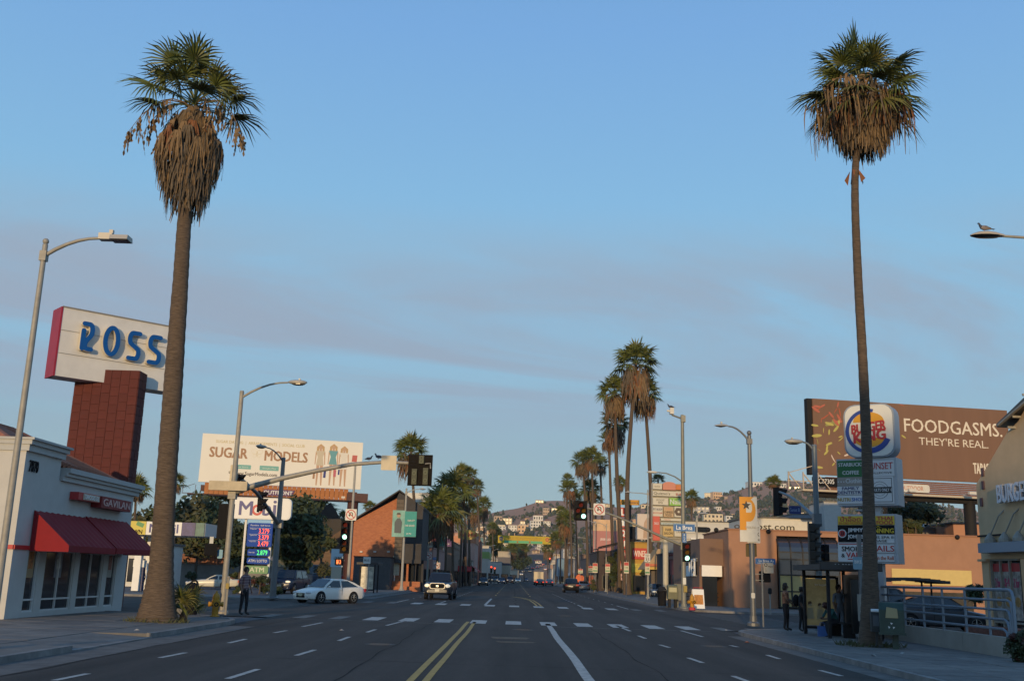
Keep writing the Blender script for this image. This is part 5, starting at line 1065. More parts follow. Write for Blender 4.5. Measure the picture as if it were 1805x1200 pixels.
lb = thing('wall_letters', 'white raised letters of the burger restaurant name, cut off by the right edge', 'sign', (k0.x, YK, 0), R(-86)); a = kx(1770, 866); text(lb, 'BURGER KING', a[0]+1.75, a[1]-.1, 3.5, .62, -.12, mat('letter_white_blue', (.66, .68, .74), .4), .03, .16)
cp = MB(); a = kx(1748, 966); cp.box((a[0]+2.0, -.2, a[1]), (4.4, .4, .34)); cp.build('entrance_canopy', mat('canopy_blue_grey', (.26, .30, .36), .5), bg_)
for px in (1755, 1781, 1806): q = kx(px, 953); MB().lathe([(.2, 0), (.19, .12), (.08, .28), (.03, .34)], (q[0], -.2, a[1]+.18), 10).tube([(q[0], -.2, a[1]+.4), (q[0]+.5, -.1, a[1]+1.1), (q[0]+.7, .02, a[1]+1.3)], .025, 6).build('canopy_lamp', galv, bg_)
for px, py in ((1731, 832), (1732, 855), (1729, 885)): q = kx(px, py); MB().box((q[0]+.08, -.02, q[1]), (.14, .06, .3)).build('vent', mat('vent_maroon', (.10, .05, .06), .6), bg_)
MB().box((.7, -.02, kx(1750, 943)[1]), (1.6, .05, .06)).build('groove', darkmetal, bg_); MB().box((xD0/2, -.06, kx(1740, 987)[1]), (xD0+.1, .14, .08)).build('ledge', bst, bg_)
MB().box((xD0+1.4, -.35, .3), (4.2, .7, .6)).build('brick_base', mat('red_brick_base', (.20, .075, .05), .85, var=.3, vs=6), bg_)
q0, q1 = kx(1778, 744), kx(1828, 697); sp_ = MB(); rot = Matrix.Rotation(-math.atan2(q1[1]-q0[1], q1[0]-q0[0]), 3, 'Y')
sp_.box(((q0[0]+q1[0])/2, .7, (q0[1]+q1[1])/2), (math.hypot(q1[0]-q0[0], q1[1]-q0[1])+.6, 2.0, .12), rot=rot); ro = sp_.build('roof_overhang', mat('overhang_dark', (.04, .042, .045), .4), bg_)
for k in range(4): MB().box(((q0[0]+q1[0])/2+(k-1.5)*.35, .7, (q0[1]+q1[1])/2+(k-1.5)*.32-.08), (.04, 1.95, .08), rot=rot).build('batten', galv, ro)
MB().bar((q0[0]-.1, -.32, q0[1]-.1), (q1[0], -.32, q1[1]-.15), .1, .06).build('edge_trim', galv, ro)
# ---- low wall with pipe railing beside the pavement
lw = thing('low_wall', 'low beige wall along the right pavement, carrying the blue-grey pipe railing', 'wall', (12.95, 27.4, 0)); wl = 12.6; wh = .62
lw_m = mat('low_wall_stucco', (.30, .27, .23), .9, var=.12, vs=1.2)
for k in range(4): MB().box((.13, wl/4*(k+.5), wh/2), (.26, wl/4-.012, wh)).build('wall_panel', lw_m, lw)
rl = thing('pipe_railing', 'blue-grey pipe railing of five rails on top of the low wall', 'railing', (13.08, 27.4, wh)); pip = mat('railing_paint', (.20, .235, .28), .45, .3, var=.08)
hts = (1.22, .95, .70, .45, .20)
for k, hgt in enumerate(hts): e = .15+.12*k; MB().tube([(0, wl, hgt), (0, e+.22, hgt), (0, e+.07, hgt-.05), (0, e, hgt-.2 if k < 4 else .1), (0, e, 0)], .034 if k else .042, 7).build('rail', pip, rl, smooth=50)
for y in (1.6, 3.1, 4.7, 6.2, 7.8, 9.3, 10.9, 12.4): MB().cyl((0, y, 0), (0, y, 1.22), .036, n=7).build('railing_post', pip, rl, smooth=50)
# ---- strip mall pylon and the shops beyond it
YQ = 98.0; q0 = P(1176, 1030, YQ)
qs = thing('strip_mall_sign', 'tall white strip mall pylon listing sub, spa, nails and chinese food', 'sign', (q0.x, YQ, 0), R(4))
def qx(px, py): p = P(px, py, YQ); return p.x-q0.x, p.z
def qp(x0, y0, x1, y1, m, items, nm='panel'):
    a, b2 = qx(x0, y0), qx(x1, y1); x, z, w, h = (a[0]+b2[0])/2, (a[1]+b2[1])/2, b2[0]-a[0], a[1]-b2[1]
    o = MB().box((x, -.2, z), (w-.05, .3, h-.05)).build(nm, m, qs)
    for s_, fx_, fz, fw, fh, mm, bo in items: text(o, s_, x+fx_*w, z+fz*h, w*fw, h*fh, -.352, mm, bo, .01)
    return o
cr_ = mat('pylon_cream', (.56, .53, .44), .5); pnk = mat('print_salmon', (.55, .22, .15), .5)
a, b2 = qx(1149, 852), qx(1203, 955); MB().box(((a[0]+b2[0])/2, .12, (a[1]+b2[1])/2), (b2[0]-a[0]+.1, .3, a[1]-b2[1]+.1)).build('cabinet', galv, qs)
qp(1149, 852, 1166, 863, cr_, [('leather', 0, 0, .6, .3, greyt, 0)]); qp(1190, 854, 1203, 864, mat('print_orange', (.55, .17, .04), .5), [('cafe', 0, 0, .6, .3, pnk, 0)])
a, b2 = qx(1167, 850), qx(1190, 864); MB().prism([(a[0], b2[1]), (b2[0], b2[1]), (b2[0], b2[1]+.5)]+[((a[0]+b2[0])/2+(b2[0]-a[0])/2*math.cos(R(t)), b2[1]+.5+(a[1]-b2[1]-.45)*1.0*math.sin(R(t))) for t in range(15, 180, 15)]+[(a[0], b2[1]+.5)], -.35, -.05).build('panel', pnk, qs)
qp(1149, 865, 1203, 876, cr_, [("Quizno's", -.2, 0, .54, .62, blk, .01), ('SUB', .36, -.05, .2, .42, prd, .03)]); qp(1149, 877, 1177, 891, cr_, [('FOOT\nSPA', 0, 0, .5, .6, blk, 0)]); qp(1178, 877, 1203, 892, mat('nails_green', (.22, .45, .07), .5), [('Nails', 0, 0, .86, .6, facew, .02)])
qp(1149, 892, 1167, 911, cr_, [('FIT BODY', 0, .2, .9, .2, dkb, .02), ('BOOTCAMP', 0, -.15, .9, .16, prd, .01)]); qp(1168, 893, 1186, 912, mat('pylon_tan', (.5, .35, .2), .5), [('CHINESE\nFOOD', 0, -.15, .84, .5, blk, .02), ('CHINA', 0, .3, .6, .2, pnk, .01)])
o = qp(1187, 892, 1203, 912, cr_, []); a = qx(1195, 902); MB().ring(a[0], a[1], .12, .42, -.36, -.352, n=6).build('emblem', mat('print_brown', (.10, .07, .05), .5), o)
qp(1163, 913, 1203, 919, cr_, [('PIZZA', -.2, 0, .3, .5, pnk, .01)]); qp(1163, 920, 1203, 926, mat('pylon_pale_blue', (.40, .47, .46), .5), [('CYCLE STUDIO', 0, 0, .8, .5, greyt, 0)]); qp(1167, 927, 1186, 946, mat('pylon_tan2', (.52, .38, .16), .5), [('HAIR\nSALON', 0, 0, .8, .6, blk, .02)]); qp(1187, 927, 1203, 946, cr_, [('TAX', 0, 0, .6, .3, greyt, .01)])
qp(1149, 909, 1162, 953, mat('pylon_red', (.55, .10, .07), .5), [('SALE', 0, .2, .6, .1, facew, .01)])
a = qx(1173, 948); b2 = qx(1173, 1045); MB().tube([(a[0], 0, 0), (a[0], 0, a[1]+.3)], .26, 14).build('post', mat('post_cream', (.5, .46, .36), .6, var=.1), qs, smooth=40); MB().box((a[0], -.02, a[1]), (3.2, .3, .12)).build('bracket', galv, qs)
# ================================================================ street furniture
def gp(px, py, Y): p = P(px, py, Y); return Vector((p.x, Y, .1))
lens_off = {c: mat('lens_off_'+c, v, .7, spec=.1) for c, v in (('red', (.10, .012, .01)), ('amber', (.10, .055, .008)), ('green', (.01, .05, .03)), ('arrow', (.10, .02, .008)), ('dark', (.02, .025, .015)))}
lens_on = {'red': mat('lens_lit_red', (.9, .06, .03), .3, emit=2.2, ecol=(1, .09, .04)), 'green': mat('lens_lit_green', (.4, 1, .8), .3, emit=2.6, ecol=(.40, 1.0, .72))}
def signal(label, loc, rz, cells, size=1.0, back=None, group='traffic signal heads', visor=True, mt=None):
    """cells: (col, row, colour, lit); lenses face local -y; loc is the centre of the housing"""
    r = thing('traffic_signal', label, 'traffic light', loc, rz, group); s = .36*size; xs = [c[0] for c in cells]; zs = [c[1] for c in cells]; cx, cz = (min(xs)+max(xs))/2, (min(zs)+max(zs))/2; mt = mt or blackp
    for x, z, colr, lit in cells:
        x_, z_ = (x-cx)*s, (z-cz)*s
        h = MB().rrect(s*.97, s*.97, .04, -.10, .10, x_, z_).build('housing', mt, r)
        MB().disc(x_, z_, s*.40, -.115, -.10, 14).build('lens', lens_on[colr] if lit else lens_off[colr], r)
        if visor:
            v = MB(); n = 9
            for i in range(n):
                t0, t1 = R(-25+230*i/n), R(-25+230*(i+1)/n); ra, rb = s*.42, s*.45; yv = lambda t: -.115-.30*size*(.55+.45*max(0, math.sin(t)))
                v.add([(x_+ra*math.cos(t0), -.1, z_+ra*math.sin(t0)), (x_+ra*math.cos(t1), -.1, z_+ra*math.sin(t1)), (x_+ra*math.cos(t1), yv(t1), z_+ra*math.sin(t1)), (x_+ra*math.cos(t0), yv(t0), z_+ra*math.sin(t0)),
                       (x_+rb*math.cos(t0), -.1, z_+rb*math.sin(t0)), (x_+rb*math.cos(t1), -.1, z_+rb*math.sin(t1)), (x_+rb*math.cos(t1), yv(t1), z_+rb*math.sin(t1)), (x_+rb*math.cos(t0), yv(t0), z_+rb*math.sin(t0))],
                      [(0, 1, 2, 3), (7, 6, 5, 4), (3, 2, 6, 7), (0, 3, 7, 4), (1, 5, 6, 2)])
            v.build('visor', mt, h)
    if back: w, hh = back; MB().box((0, .11, 0), (w, .02, hh)).build('backplate', mt, r)
    return r
def plate_sign(name, label, loc, rz, w, h, m, texts=(), cat='sign', rr=.04, group=None, border=None, th=.02):
    r = thing(name, label, cat, loc, rz, group); o = MB().rrect(w, h, rr, -th, 0).build('panel', m, r)
    for s_, fx_, fz, fw, fh, mm, bo in texts: text(o, s_, fx_*w, fz*h, w*fw, h*fh, -th-.001, mm, bo, .006)
    if border:
        q = MB()
        for s in (-1, 1): q.box((s*(w/2-.025), -th-.003, 0), (.015, .006, h-.04)).box((0, -th-.003, s*(h/2-.025)), (w-.065, .006, .015))
        q.build('border', border, o)
    MB().box((0, .02, 0), (.06, .04, h*.6)).build('bracket', galv, r)
    return r, o
signw, sblue = mat('sign_white', (.62, .62, .58), .5), mat('street_sign_blue', (.015, .12, .34), .5)
def no_turn(label, loc, size, kind='u', group='no turn signs'):
    r, o = plate_sign('no_turn_sign', label, loc, 0, size, size, signw, cat='road sign', group=group); s = size/2; q = MB().ring(0, .0, s*.72, s*.88, -.026, -.021, n=26); q.prism([(-.62*s, .5*s), (-.5*s, .62*s), (.62*s, -.5*s), (.5*s, -.62*s)][::-1], -.028, -.022)
    q.build('prohibition_ring', prd, o); a = MB()
    if kind == 'u':
        a.ring(.02*s, .12*s, .18*s, .34*s, -.025, -.021, 0, 180, 12).box((.28*s, -.023, -.12*s), (.16*s, .004, .5*s)).box((-.24*s, -.023, .02*s), (.16*s, .004, .22*s)); a.prism([(-.24*s, -.38*s), (-.02*s, -.05*s), (-.46*s, -.05*s)], -.025, -.021)
    else: a.box((.1*s, -.023, .2*s), (.5*s, .004, .16*s)).box((.27*s, -.023, -.12*s), (.16*s, .004, .5*s)); a.prism([(-.48*s, .2*s), (-.14*s, -.02*s), (-.14*s, .42*s)], -.025, -.021)
    a.build('arrow', blk, o); return r
def lamp(label, base, ztop, arm, head=1.0, r0=.11, r1=.07, m=None, kind='cobra', group='street lamps'):
    """arm: (dx, dy, rise) from the pole top to the lamp head"""
    m = m or galv; t = thing('street_lamp', label, 'street lamp', base, 0, group); h = ztop-base.z
    MB().tube([(0, 0, 0), (0, 0, h*.5), (0, 0, h)], [r0, (r0+r1)/2, r1], 12).build('pole', m, t, smooth=40); MB().lathe([(r0*2.1, 0), (r0*2.1, .12), (r0*1.3, .18), (r0*1.25, .4)], n=12).build('pole_base', m, t)
    MB().ball((0, 0, h+r1*1.5), r1*1.25, 10, 6).cyl((0, 0, h), (0, 0, h+r1*.6), r1*1.1, r1*.6).build('finial', m, t, smooth=50)
    d = Vector((arm[0], arm[1], 0)); z0 = h-.25; p = [Vector((0, 0, z0))]+[d*u+Vector((0, 0, z0+arm[2]*(1-(1-u)**2))) for u in (.2, .4, .6, .8, 1.0)]
    MB().tube(p, [.045, .045, .042, .04, .036, .034], 8).build('arm', m, t, smooth=50); MB().box((0, 0, z0), (r1*2.6, r1*2.6, .22)).build('bracket', m, t)
    hd = thing('x', None, None); bpy.data.objects.remove(hd); e = p[-1]; dn = d.normalized(); yaw = math.atan2(dn.y, dn.x); L = .78*head
    if kind == 'cobra':
        g = MB(); prf = ((0, .05, .05), (.12, .10, .10), (.35, .17, .13), (.65, .18, .11), (.9, .11, .07), (1.0, .03, .03))
        n = 10; vs = []
        for u, w, hh in prf:
            for j in range(n): a = math.pi*j/(n-1); vs.append((u*L, w*head*math.cos(a), hh*head*math.sin(a)))
        g.add(vs, [(i*n+j, (i+1)*n+j, (i+1)*n+j+1, i*n+j+1) for i in range(len(prf)-1) for j in range(n-1)]); g.box((L*.5, 0, .13*head+.04), (.07, .07, .09))
        o = g.build('lamp_head', mat('lamp_head_grey', (.40, .38, .34), .5, .2), t, e, yaw, smooth=50); b = MB(); b.lathe([(.02, -.07*head), (.12*head, -.03*head), (.15*head, .005)], (0, 0, 0), 12); b.v = [(v[0]*2.1+L*.55, v[1], v[2]) for v in b.v]; b.build('lens', mat('lamp_lens', (.05, .045, .04), .2), o)
    else:
        o = MB().box((L*.3, 0, .03), (L*.6, .2, .14)).prismx([(-.17, -.05), (.17, -.05), (.14, .05), (-.14, .05)], L*.55, L*1.35).box((L*.5, 0, .14), (.08, .08, .1)).build('lamp_head', mat('lamp_head_grey', (.40, .38, .34), .5, .2), t, e, yaw)
        MB().box((L*.95, 0, -.056), (L*.7, .26, .012)).build('lens', mat('lamp_lens', (.05, .045, .04), .2), o)
    return t
def pole_z(py, px, Y): return P(px, py, Y).z
# left foreground lamp
p = P(80, 432, 21.0); q = P(176, 420, 21.0); lamp('tall steel street lamp leaning in from the left edge, flat boxy lamp head', Vector((p.x, 21, .1)), p.z, (q.x-p.x, 0, q.z-p.z+.25), .62, .08, .055, kind='led')
# signal mast on the near left corner
def mast(name, label, base, ztop, arm_pts, r0=.16, r1=.11, ra=(.11, .06), m=None, lampto=None, group='signal masts'):
    m = m or galv; t = thing(name, label, 'signal mast', base, 0, group); h = ztop-base.z
    MB().tube([(0, 0, 0), (0, 0, h*.5), (0, 0, h)], [r0, (r0+r1)/2, r1], 14).build('pole', m, t, smooth=40); MB().lathe([(r0*1.9, 0), (r0*1.9, .08), (r0*1.2, .14), (r0*1.15, .3)], n=14).build('pole_base', m, t); MB().cyl((0, 0, h), (0, 0, h+.08), r1*1.15, r1*.9).build('cap', m, t)
    if arm_pts:
        pts = [Vector(a)-base for a in arm_pts]; n = len(pts); MB().tube(pts, [ra[0]+(ra[1]-ra[0])*i/(n-1) for i in range(n)], 10).build('mast_arm', m, t, smooth=50); MB().box((0, 0, pts[0].z), (r0*2.4, r0*2.4, .5)).build('arm_flange', m, t)
    if lampto is not None:
        e = lampto-base; z0 = h-.2; d = Vector((e.x, e.y, 0)); p_ = [d*u+Vector((0, 0, z0+(e.z-z0)*(1-(1-u)**2))) for u in (0, .2, .4, .6, .8, 1)]; MB().tube(p_, [.05, .05, .045, .04, .036, .034], 8).build('lamp_arm', m, t, smooth=50)
        dn = d.normalized(); o = MB().ball((.38, 0, .02), .2, 12, 6, sc=(2.0, .85, .5)).box((.45, 0, .13), (.07, .07, .09)).build('lamp_head', mat('lamp_head_grey', (.40, .38, .34), .5, .2), t, p_[-1], math.atan2(dn.y, dn.x), smooth=60); MB().ball((.42, 0, -.04), .16, 10, 5, sc=(1.8, .8, .5)).build('lens', mat('lamp_lens', (.05, .045, .04), .2), o)
    return t
YS1 = 40.4; sb_ = gp(394, 1088, YS1); sb_.x = P(404, 940, YS1).x
am = [Vector((sb_.x, YS1, P(409, 868, YS1).z))]+[P(x, y, YS1) for x, y in ((450, 855), (500, 842), (560, 829), (620, 818), (680, 814), (748, 817))]
mast('signal_mast', 'grey signal mast beside the yellow hydrant, long arm reaching over the road', sb_, P(424, 692, YS1).z, am, .125, .085, (.12, .06), lampto=P(508, 674, YS1))
YA = YS1
def backed(label, cx, cy, cw, chh, Y, cells, rz, bw_, bh_):
    p = P(cx, cy, Y); return signal(label, (p.x, Y+.0, p.z), rz, cells, 1.0, (bw_, bh_))
p = P(741, 829, YS1); sgn = thing('traffic_signal', 'dark louvred back of a five-section traffic signal at the end of the long arm', 'traffic light', (p.x, YS1-.16, p.z), 0, 'traffic signal heads')
a = P(721, 801, YS1); b2 = P(761, 857, YS1); w_, h_ = b2.x-a.x, a.z-b2.z
bkp = mat('signal_back_dark', (.012, .010, .009), .8, var=.2, spec=.15); MB().box((0, .05, 0), (w_, .03, h_)).build('backplate', bkp, sgn)
gr_ = mat('signal_back_green', (.035, .045, .025), .6, var=.3)
for x_, zz, hh in ((-w_*.22, -h_*.22, h_*.5), (w_*.24, -h_*.2, h_*.54), (w_*.05, h_*.33, h_*.26)):
    o = MB().box((x_, -.04, zz), (.2, .14, hh)).build('housing', gr_, sgn)
    for k in (-.25, .22): MB().ring(x_, zz+k*hh, .04, .085, -.135, -.115, n=12).build('hinge_ring', mat('ring_olive', (.07, .085, .05), .6), o)
for k in range(9): MB().box((0, .025, -h_*.46+k*h_*.115), (w_*.98, .02, .012)).build('louvre', bkp, sgn)
MB().tube([(w_*.2, -.08, h_*.2), (w_*.42, -.1, h_*.22), (w_*.44, -.1, h_*.05)], .025, 6).build('bracket', galv, sgn)
r, o = plate_sign('road_sign', 'blank pale back of a square sign on the long signal arm', P(686, 816, YS1)-Vector((0, .1, 0)), 0, P(700, 816, YS1).x-P(673, 816, YS1).x, P(686, 803, YS1).z-P(686, 829, YS1).z, mat('sign_back_cream', (.56, .48, .34), .6, var=.1), cat='road sign')
r, o = plate_sign('street_name_sign', 'long beige back of an illuminated street name sign on the left mast', P(406, 857, YS1)-Vector((0, .22, 0)), 0, P(440, 857, YS1).x-P(373, 857, YS1).x, .36, mat('sign_box_beige', (.46, .39, .27), .6, var=.15), cat='street sign', th=.14)
r, o = plate_sign('road_sign', 'small pale upright sign back behind the left mast', P(410, 833, YS1)+Vector((0, .2, 0)), 0, .3, .66, mat('sign_back_cream', (.56, .48, .34), .6), cat='road sign')
p = P(396, 918, YS1); signal('tall black signal head seen from behind on the left mast', (p.x, YS1+.25, p.z), R(180), [(0, 2, 'red', 0), (0, 1, 'amber', 0), (0, 0, 'green', 0)], 1.1, (.62, 1.35))
def ped(label, loc, rz, lit=None):
    r = thing('pedestrian_signal', label, 'pedestrian signal', loc, rz, 'pedestrian signals'); MB().rrect(.46, .46, .05, -.12, .12).build('housing', blackp, r); v = MB()
    for s in (-1, 1): v.box((s*.21, -.19, 0), (.02, .14, .42))
    v.box((0, -.19, .21), (.44, .14, .02)).build('visor', blackp, r)
    o = MB().box((0, -.122, 0), (.38, .006, .36)).build('screen', mat('screen_dark', (.012, .012, .014), .3), r)
    if lit:
        h = MB().rrect(.12, .14, .03, -.132, -.126, -.09, -.05)
        for k in range(4): h.box((-.138+.032*k, -.129, .06+.012*(k in (1, 2))), (.022, .006, .12))
        h.bar((-.02, -.129, -.05), (.015, -.129, .03), .022, .006); h.build('hand_symbol', mat('hand_lit', (.9, .2, .03), .4, emit=2.0, ecol=(1, .13, .03)), o); text(o, lit, .1, 0, .08, .24, -.127, mat('hand_lit', (.9, .2, .03), .4), .02, .006)
    return r
p = P(370, 968, YS1); ped('black pedestrian signal box facing away on the left mast', (p.x, YS1+.1, p.z), R(200)); MB().box((0, 0, .36), (.14, .1, .26)).build('junction_box', signw, bpy.data.objects['pedestrian_signal'])
plate_sign('street_sign', 'small light blue sign low on the left mast', P(388, 976, YS1+.3), 0, .2, .34, mat('sign_light_blue', (.12, .32, .5), .5), cat='sign')
# push button post and hydrants
pb_ = thing('push_button_post', 'thin grey push button post beside the left mast', 'post', gp(397, 1086, 39.6)); MB().tube([(0, 0, 0), (0, 0, 1.35)], .045, 8).build('post', galv, pb_); MB().box((0, -.06, 1.05), (.12, .08, .2)).build('button_box', mat('button_yellow', (.3, .22, .05), .6), pb_); MB().ball((0, 0, 1.36), .06, 8, 5).build('cap', galv, pb_)
hy = mat('hydrant_yellow', (.46, .22, .012), .5, var=.2, vs=6)
def hydrant(label, loc, s=1.0, m=hy):
    r = thing('fire_hydrant', label, 'fire hydrant', loc, R(20), 'yellow fire hydrants'); r.scale = (s,)*3
    MB().lathe([(.17, 0), (.17, .05), (.11, .07), (.115, .5), (.15, .52), (.15, .58), (.12, .6), (.13, .68), (.10, .78), (.04, .84), (.03, .9)], n=14).build('barrel', m, r, smooth=40)
    for d in ((1, 0), (-1, 0), (0, -1)): b = MB().cyl((d[0]*.08, d[1]*.08, .44), (d[0]*.22, d[1]*.22, .44), .075 if d[1] == 0 else .10, n=10).cyl((d[0]*.2, d[1]*.2, .44), (d[0]*.26, d[1]*.26, .44), .09 if d[1] == 0 else .115, n=8).build('outlet', m, r, smooth=40)
    MB().ring(0, .44, .04, .08, -.275, -.262, n=10).build('outlet_cap', blackp, r); return r
hydrant('yellow fire hydrant on the left corner beside the steel mast', gp(378, 1091, 37.6)); hydrant('yellow fire hydrant with a red foot in front of the sandwich board', gp(1220, 1077, 66.0), 1.1)
MB().lathe([(.19, 0), (.19, .14), (.12, .16)], n=12).build('red_foot', red, bpy.data.objects['fire_hydrant.001'])
# litter bins on the left corner
lb_ = thing('litter_bin', 'black lidded litter bin behind the seedling palm', 'bin', (P(338, 1045, 38.5).x, 38.5, .1)); MB().lathe([(.26, 0), (.28, .85), (.3, .86), (.3, .94), (.2, 1.1), (.08, 1.16)], n=14).build('body', blackp, lb_, smooth=40); MB().box((-.45, 0, .85), (.7, .5, .06)).box((-.45, 0, .42), (.62, .44, .8)).build('tray', mat('bin_grey', (.12, .12, .12), .6), lb_)
# far left corner mast
b0 = Vector((P(480, 1058, 62.75).x, 62.75, .1)); X2 = b0.x
am = [Vector((X2, 62.75, onX(487, 922, X2).z))]+[onX(x, y, X2) for x, y in ((470, 893), (452, 868), (430, 848), (405, 832))]
dgal = mat('dark_galvanised', (.16, .165, .17), .5, .4, var=.1)
mast('signal_mast', 'dark signal mast left of the price board, arm foreshortened towards the camera', b0, onX(487, 802, X2).z, am, .2, .12, (.13, .07), dgal, lampto=P(489, 790, 62.0)-Vector((.6, .3, 0)))
for k, (x, y, lab) in enumerate(((461, 866, 'black traffic signal hanging on the foreshortened arm, in front of the petrol sign'), (420, 835, 'black traffic signal at the near tip of the foreshortened arm'))):
    p = onX(x, y, X2); signal(lab, p-Vector((0, 0, .55)), R(90), [(0, 2, 'red', 0), (0, 1, 'amber', 0), (0, 0, 'green', 0)], 1.0, (.5, 1.2))
# far left thin pole with the lit signal
Y3 = 69.0; b3 = Vector((P(615, 1000, Y3).x, Y3, .1)); mast('signal_post', 'slim concrete signal post on the far left corner behind the white sedan', b3, P(625, 818, Y3).z, None, .11, .07, m=conc_pole)
p = P(609, 946, Y3); signal('five-section signal on the far left corner with a glowing green lens', (p.x, Y3-.25, p.z), 0, [(0, 4, 'red', 0), (0, 3, 'arrow', 0), (0, 2, 'green', 1), (0, 1, 'arrow', 0), (0, 0, 'amber', 0)], 1.08, (.62, 2.15))
no_turn('no U-turn sign above the five-section signal on the far left corner', P(619.5, 907, Y3)-Vector((0, .2, 0)), .74)
p = P(599, 990, Y3); ped('pedestrian signal showing a lit red hand, behind the white sedan', (p.x, Y3-.2, p.z), R(-8), '3')
MB().tube([(0, .2, .1), (.3, .2, .1)], .02, 6).build('bracket', galv, bpy.data.objects['pedestrian_signal.001'])
plate_sign('petrol_poster_sign', 'white and pale blue upright sign reading OPEN left of the lit signal', Vector((P(594, 983, 74).x, 74, P(594, 983, 74).z)), 0, .85, 1.25, mat('sign_pale_blue', (.42, .55, .62), .5), [('LOUNGE', .1, .0, .7, .16, blk, .02)])
thp = bpy.data.objects['petrol_poster_sign']; thp['label'] = 'white and pale blue upright sign with dark lettering, left of the lit signal'
MB().box((0, .08, -1.6), (.7, .16, 2.4)).build('stand', mat('stand_cream', (.42, .38, .3), .7), thp)
# bus shelter and stop on the left
def shelter(label, loc, rz, w, d, h, name=None, group='bus shelters', ad=None):
    r = thing('bus_shelter', label, 'bus shelter', loc, rz, group)
    for x in (-w/2+.06, w/2-.06):
        for y in (-d/2+.06, d/2-.06): MB().box((x, y, h/2), (.1, .1, h)).build('post', darkmetal, r)
    MB().box((0, 0, h+.09), (w+.5, d+.5, .18)).build('roof', mat('shelter_roof', (.045, .04, .038), .6), r)
    return r
sl_ = shelter('small bus shelter with a lit advert panel on the far left pavement', (P(648, 1040, 90).x, 90.4, .1), 0, 1.35, 2.4, 2.35)
o = MB().box((0, -1.14, 1.25), (1.05, .1, 1.85)).build('advert_panel', mat('advert_print_pale', (.50, .46, .36), .4, var=.5, vs=3), sl_); MB().box((0, -1.2, .25), (1.15, .04, .1)).build('trim', darkmetal, o)
def stop_sign_post(label, px, py0, py1, Y, wpx0, wpx1, s0, s1, m, texts, cat='bus stop sign', rz=0, zb=.1):
    x = P(px, 1000, Y).x; r = thing('sign_post', label, cat, (x, Y, zb), rz); z1 = P(px, py0, Y).z-zb; MB().tube([(0, 0, 0), (0, 0, z1)], .035, 7).build('post', galv, r)
    a, b2 = P(wpx0, s0, Y), P(wpx1, s1, Y); w, h = b2.x-a.x, a.z-b2.z; cx, cz = (a.x+b2.x)/2-x, (a.z+b2.z)/2-zb; o = MB().rrect(w, h, .03, -.07, -.045, cx, cz).build('panel', m, r)
    for s_, fx_, fz, fw, fh, mm, bo in texts: text(o, s_, cx+fx_*w, cz+fz*h, w*fw, h*fh, -.071, mm, bo, .006)
    return r, o, cx, cz, w, h
stop_sign_post('pale bus stop sign on a thin post beside the far left shelter', 650, 982, 1050, 86, 641, 653, 981, 993, signw, [('BUS', 0, 0, .7, .3, blk, .02)])
# banners on the far left lamps
def banner(label, px0, py0, px1, py1, Y, m, texts, extra=None):
    a, b2 = P(px0, py0, Y), P(px1, py1, Y); w, h = b2.x-a.x, a.z-b2.z; r = thing('banner', label, 'banner', ((a.x+b2.x)/2, Y-.16, (a.z+b2.z)/2), R(2), 'lamp post banners'); g = MB(); n = 6
    for i in range(n):
        z0, z1 = h/2-h*i/n, h/2-h*(i+1)/n; f = lambda z: .03*math.sin(z*2.2+w)
        g.add([(-w/2, f(z0), z0), (w/2, f(z0), z0), (w/2, f(z1), z1), (-w/2, f(z1), z1), (-w/2, f(z0)+.015, z0), (w/2, f(z0)+.015, z0), (w/2, f(z1)+.015, z1), (-w/2, f(z1)+.015, z1)], [(3, 2, 1, 0), (4, 5, 6, 7), (0, 4, 7, 3), (1, 2, 6, 5)])
    o = g.build('cloth', m, r)
    for s_, fx_, fz, fw, fh, mm, bo in texts: text(o, s_, fx_*w, fz*h, w*fw, h*fh, -.045, mm, bo, .006)
    if extra: extra(o, w, h)
    MB().cyl((-w/2, .01, h/2), (w/2, .01, h/2), .022, n=6).cyl((-w/2, .01, -h/2), (w/2, .01, -h/2), .022, n=6).build('banner_arm', galv, r)
    return r
def portrait(coat, skin=(.42, .26, .18)):
    def f(o, w, h): MB().disc(-w*.02, h*.30, w*.15, -.05, -.044, 12).build('printed_face', mat('print_face', skin, .6), o); MB().prism([(-w*.3, -h*.36), (w*.22, -h*.36), (w*.25, h*.06), (w*.1, h*.2), (-w*.12, h*.2), (-w*.32, h*.04)], -.048, -.044).build('printed_figure', coat, o); MB().prism([(-w*.2, h*.33), (w*.14, h*.33), (w*.08, h*.41), (-w*.14, h*.41)], -.053, -.044).build('printed_hair', mat('print_dark_hair', (.07, .05, .04), .6), o)
    return f
tealb = mat('banner_teal', (.05, .30, .27), .7, var=.1); teal2 = mat('banner_pale_teal', (.22, .42, .36), .7, var=.25, vs=1)
banner('teal banner with a printed man in a suit, left of its lamp post', 693, 899, 713, 946, 106.9, teal2, [], portrait(mat('print_suit', (.07, .09, .10), .6)))
banner('teal banner lettered OUR CITY OUR SOUND, right of its lamp post', 714.5, 901, 733, 946, 106.9, tealb, [('OUR CITY', .05, .14, .62, .07, cream, .01), ('OUR SOUND', -.05, -.06, .8, .07, cream, .01), ('LA Phil', -.1, -.38, .4, .06, white, .01)])
banner('yellow banner with a printed figure, left of the second lamp post', 742, 916, 757, 952, 134.9, mat('banner_yellow', (.50, .30, .03), .7, var=.2), [], portrait(mat('print_ochre2', (.28, .17, .05), .6), (.25, .15, .09)))
banner('salmon red banner with vertical lettering, right of the second lamp post', 759, 917, 774, 954, 134.9, mat('banner_red', (.50, .12, .11), .7, var=.1), [('L\nA\nP\nH\nI\nL', 0, .05, .3, .75, mat('banner_pink_letter', (.6, .3, .26), .6), .02)])
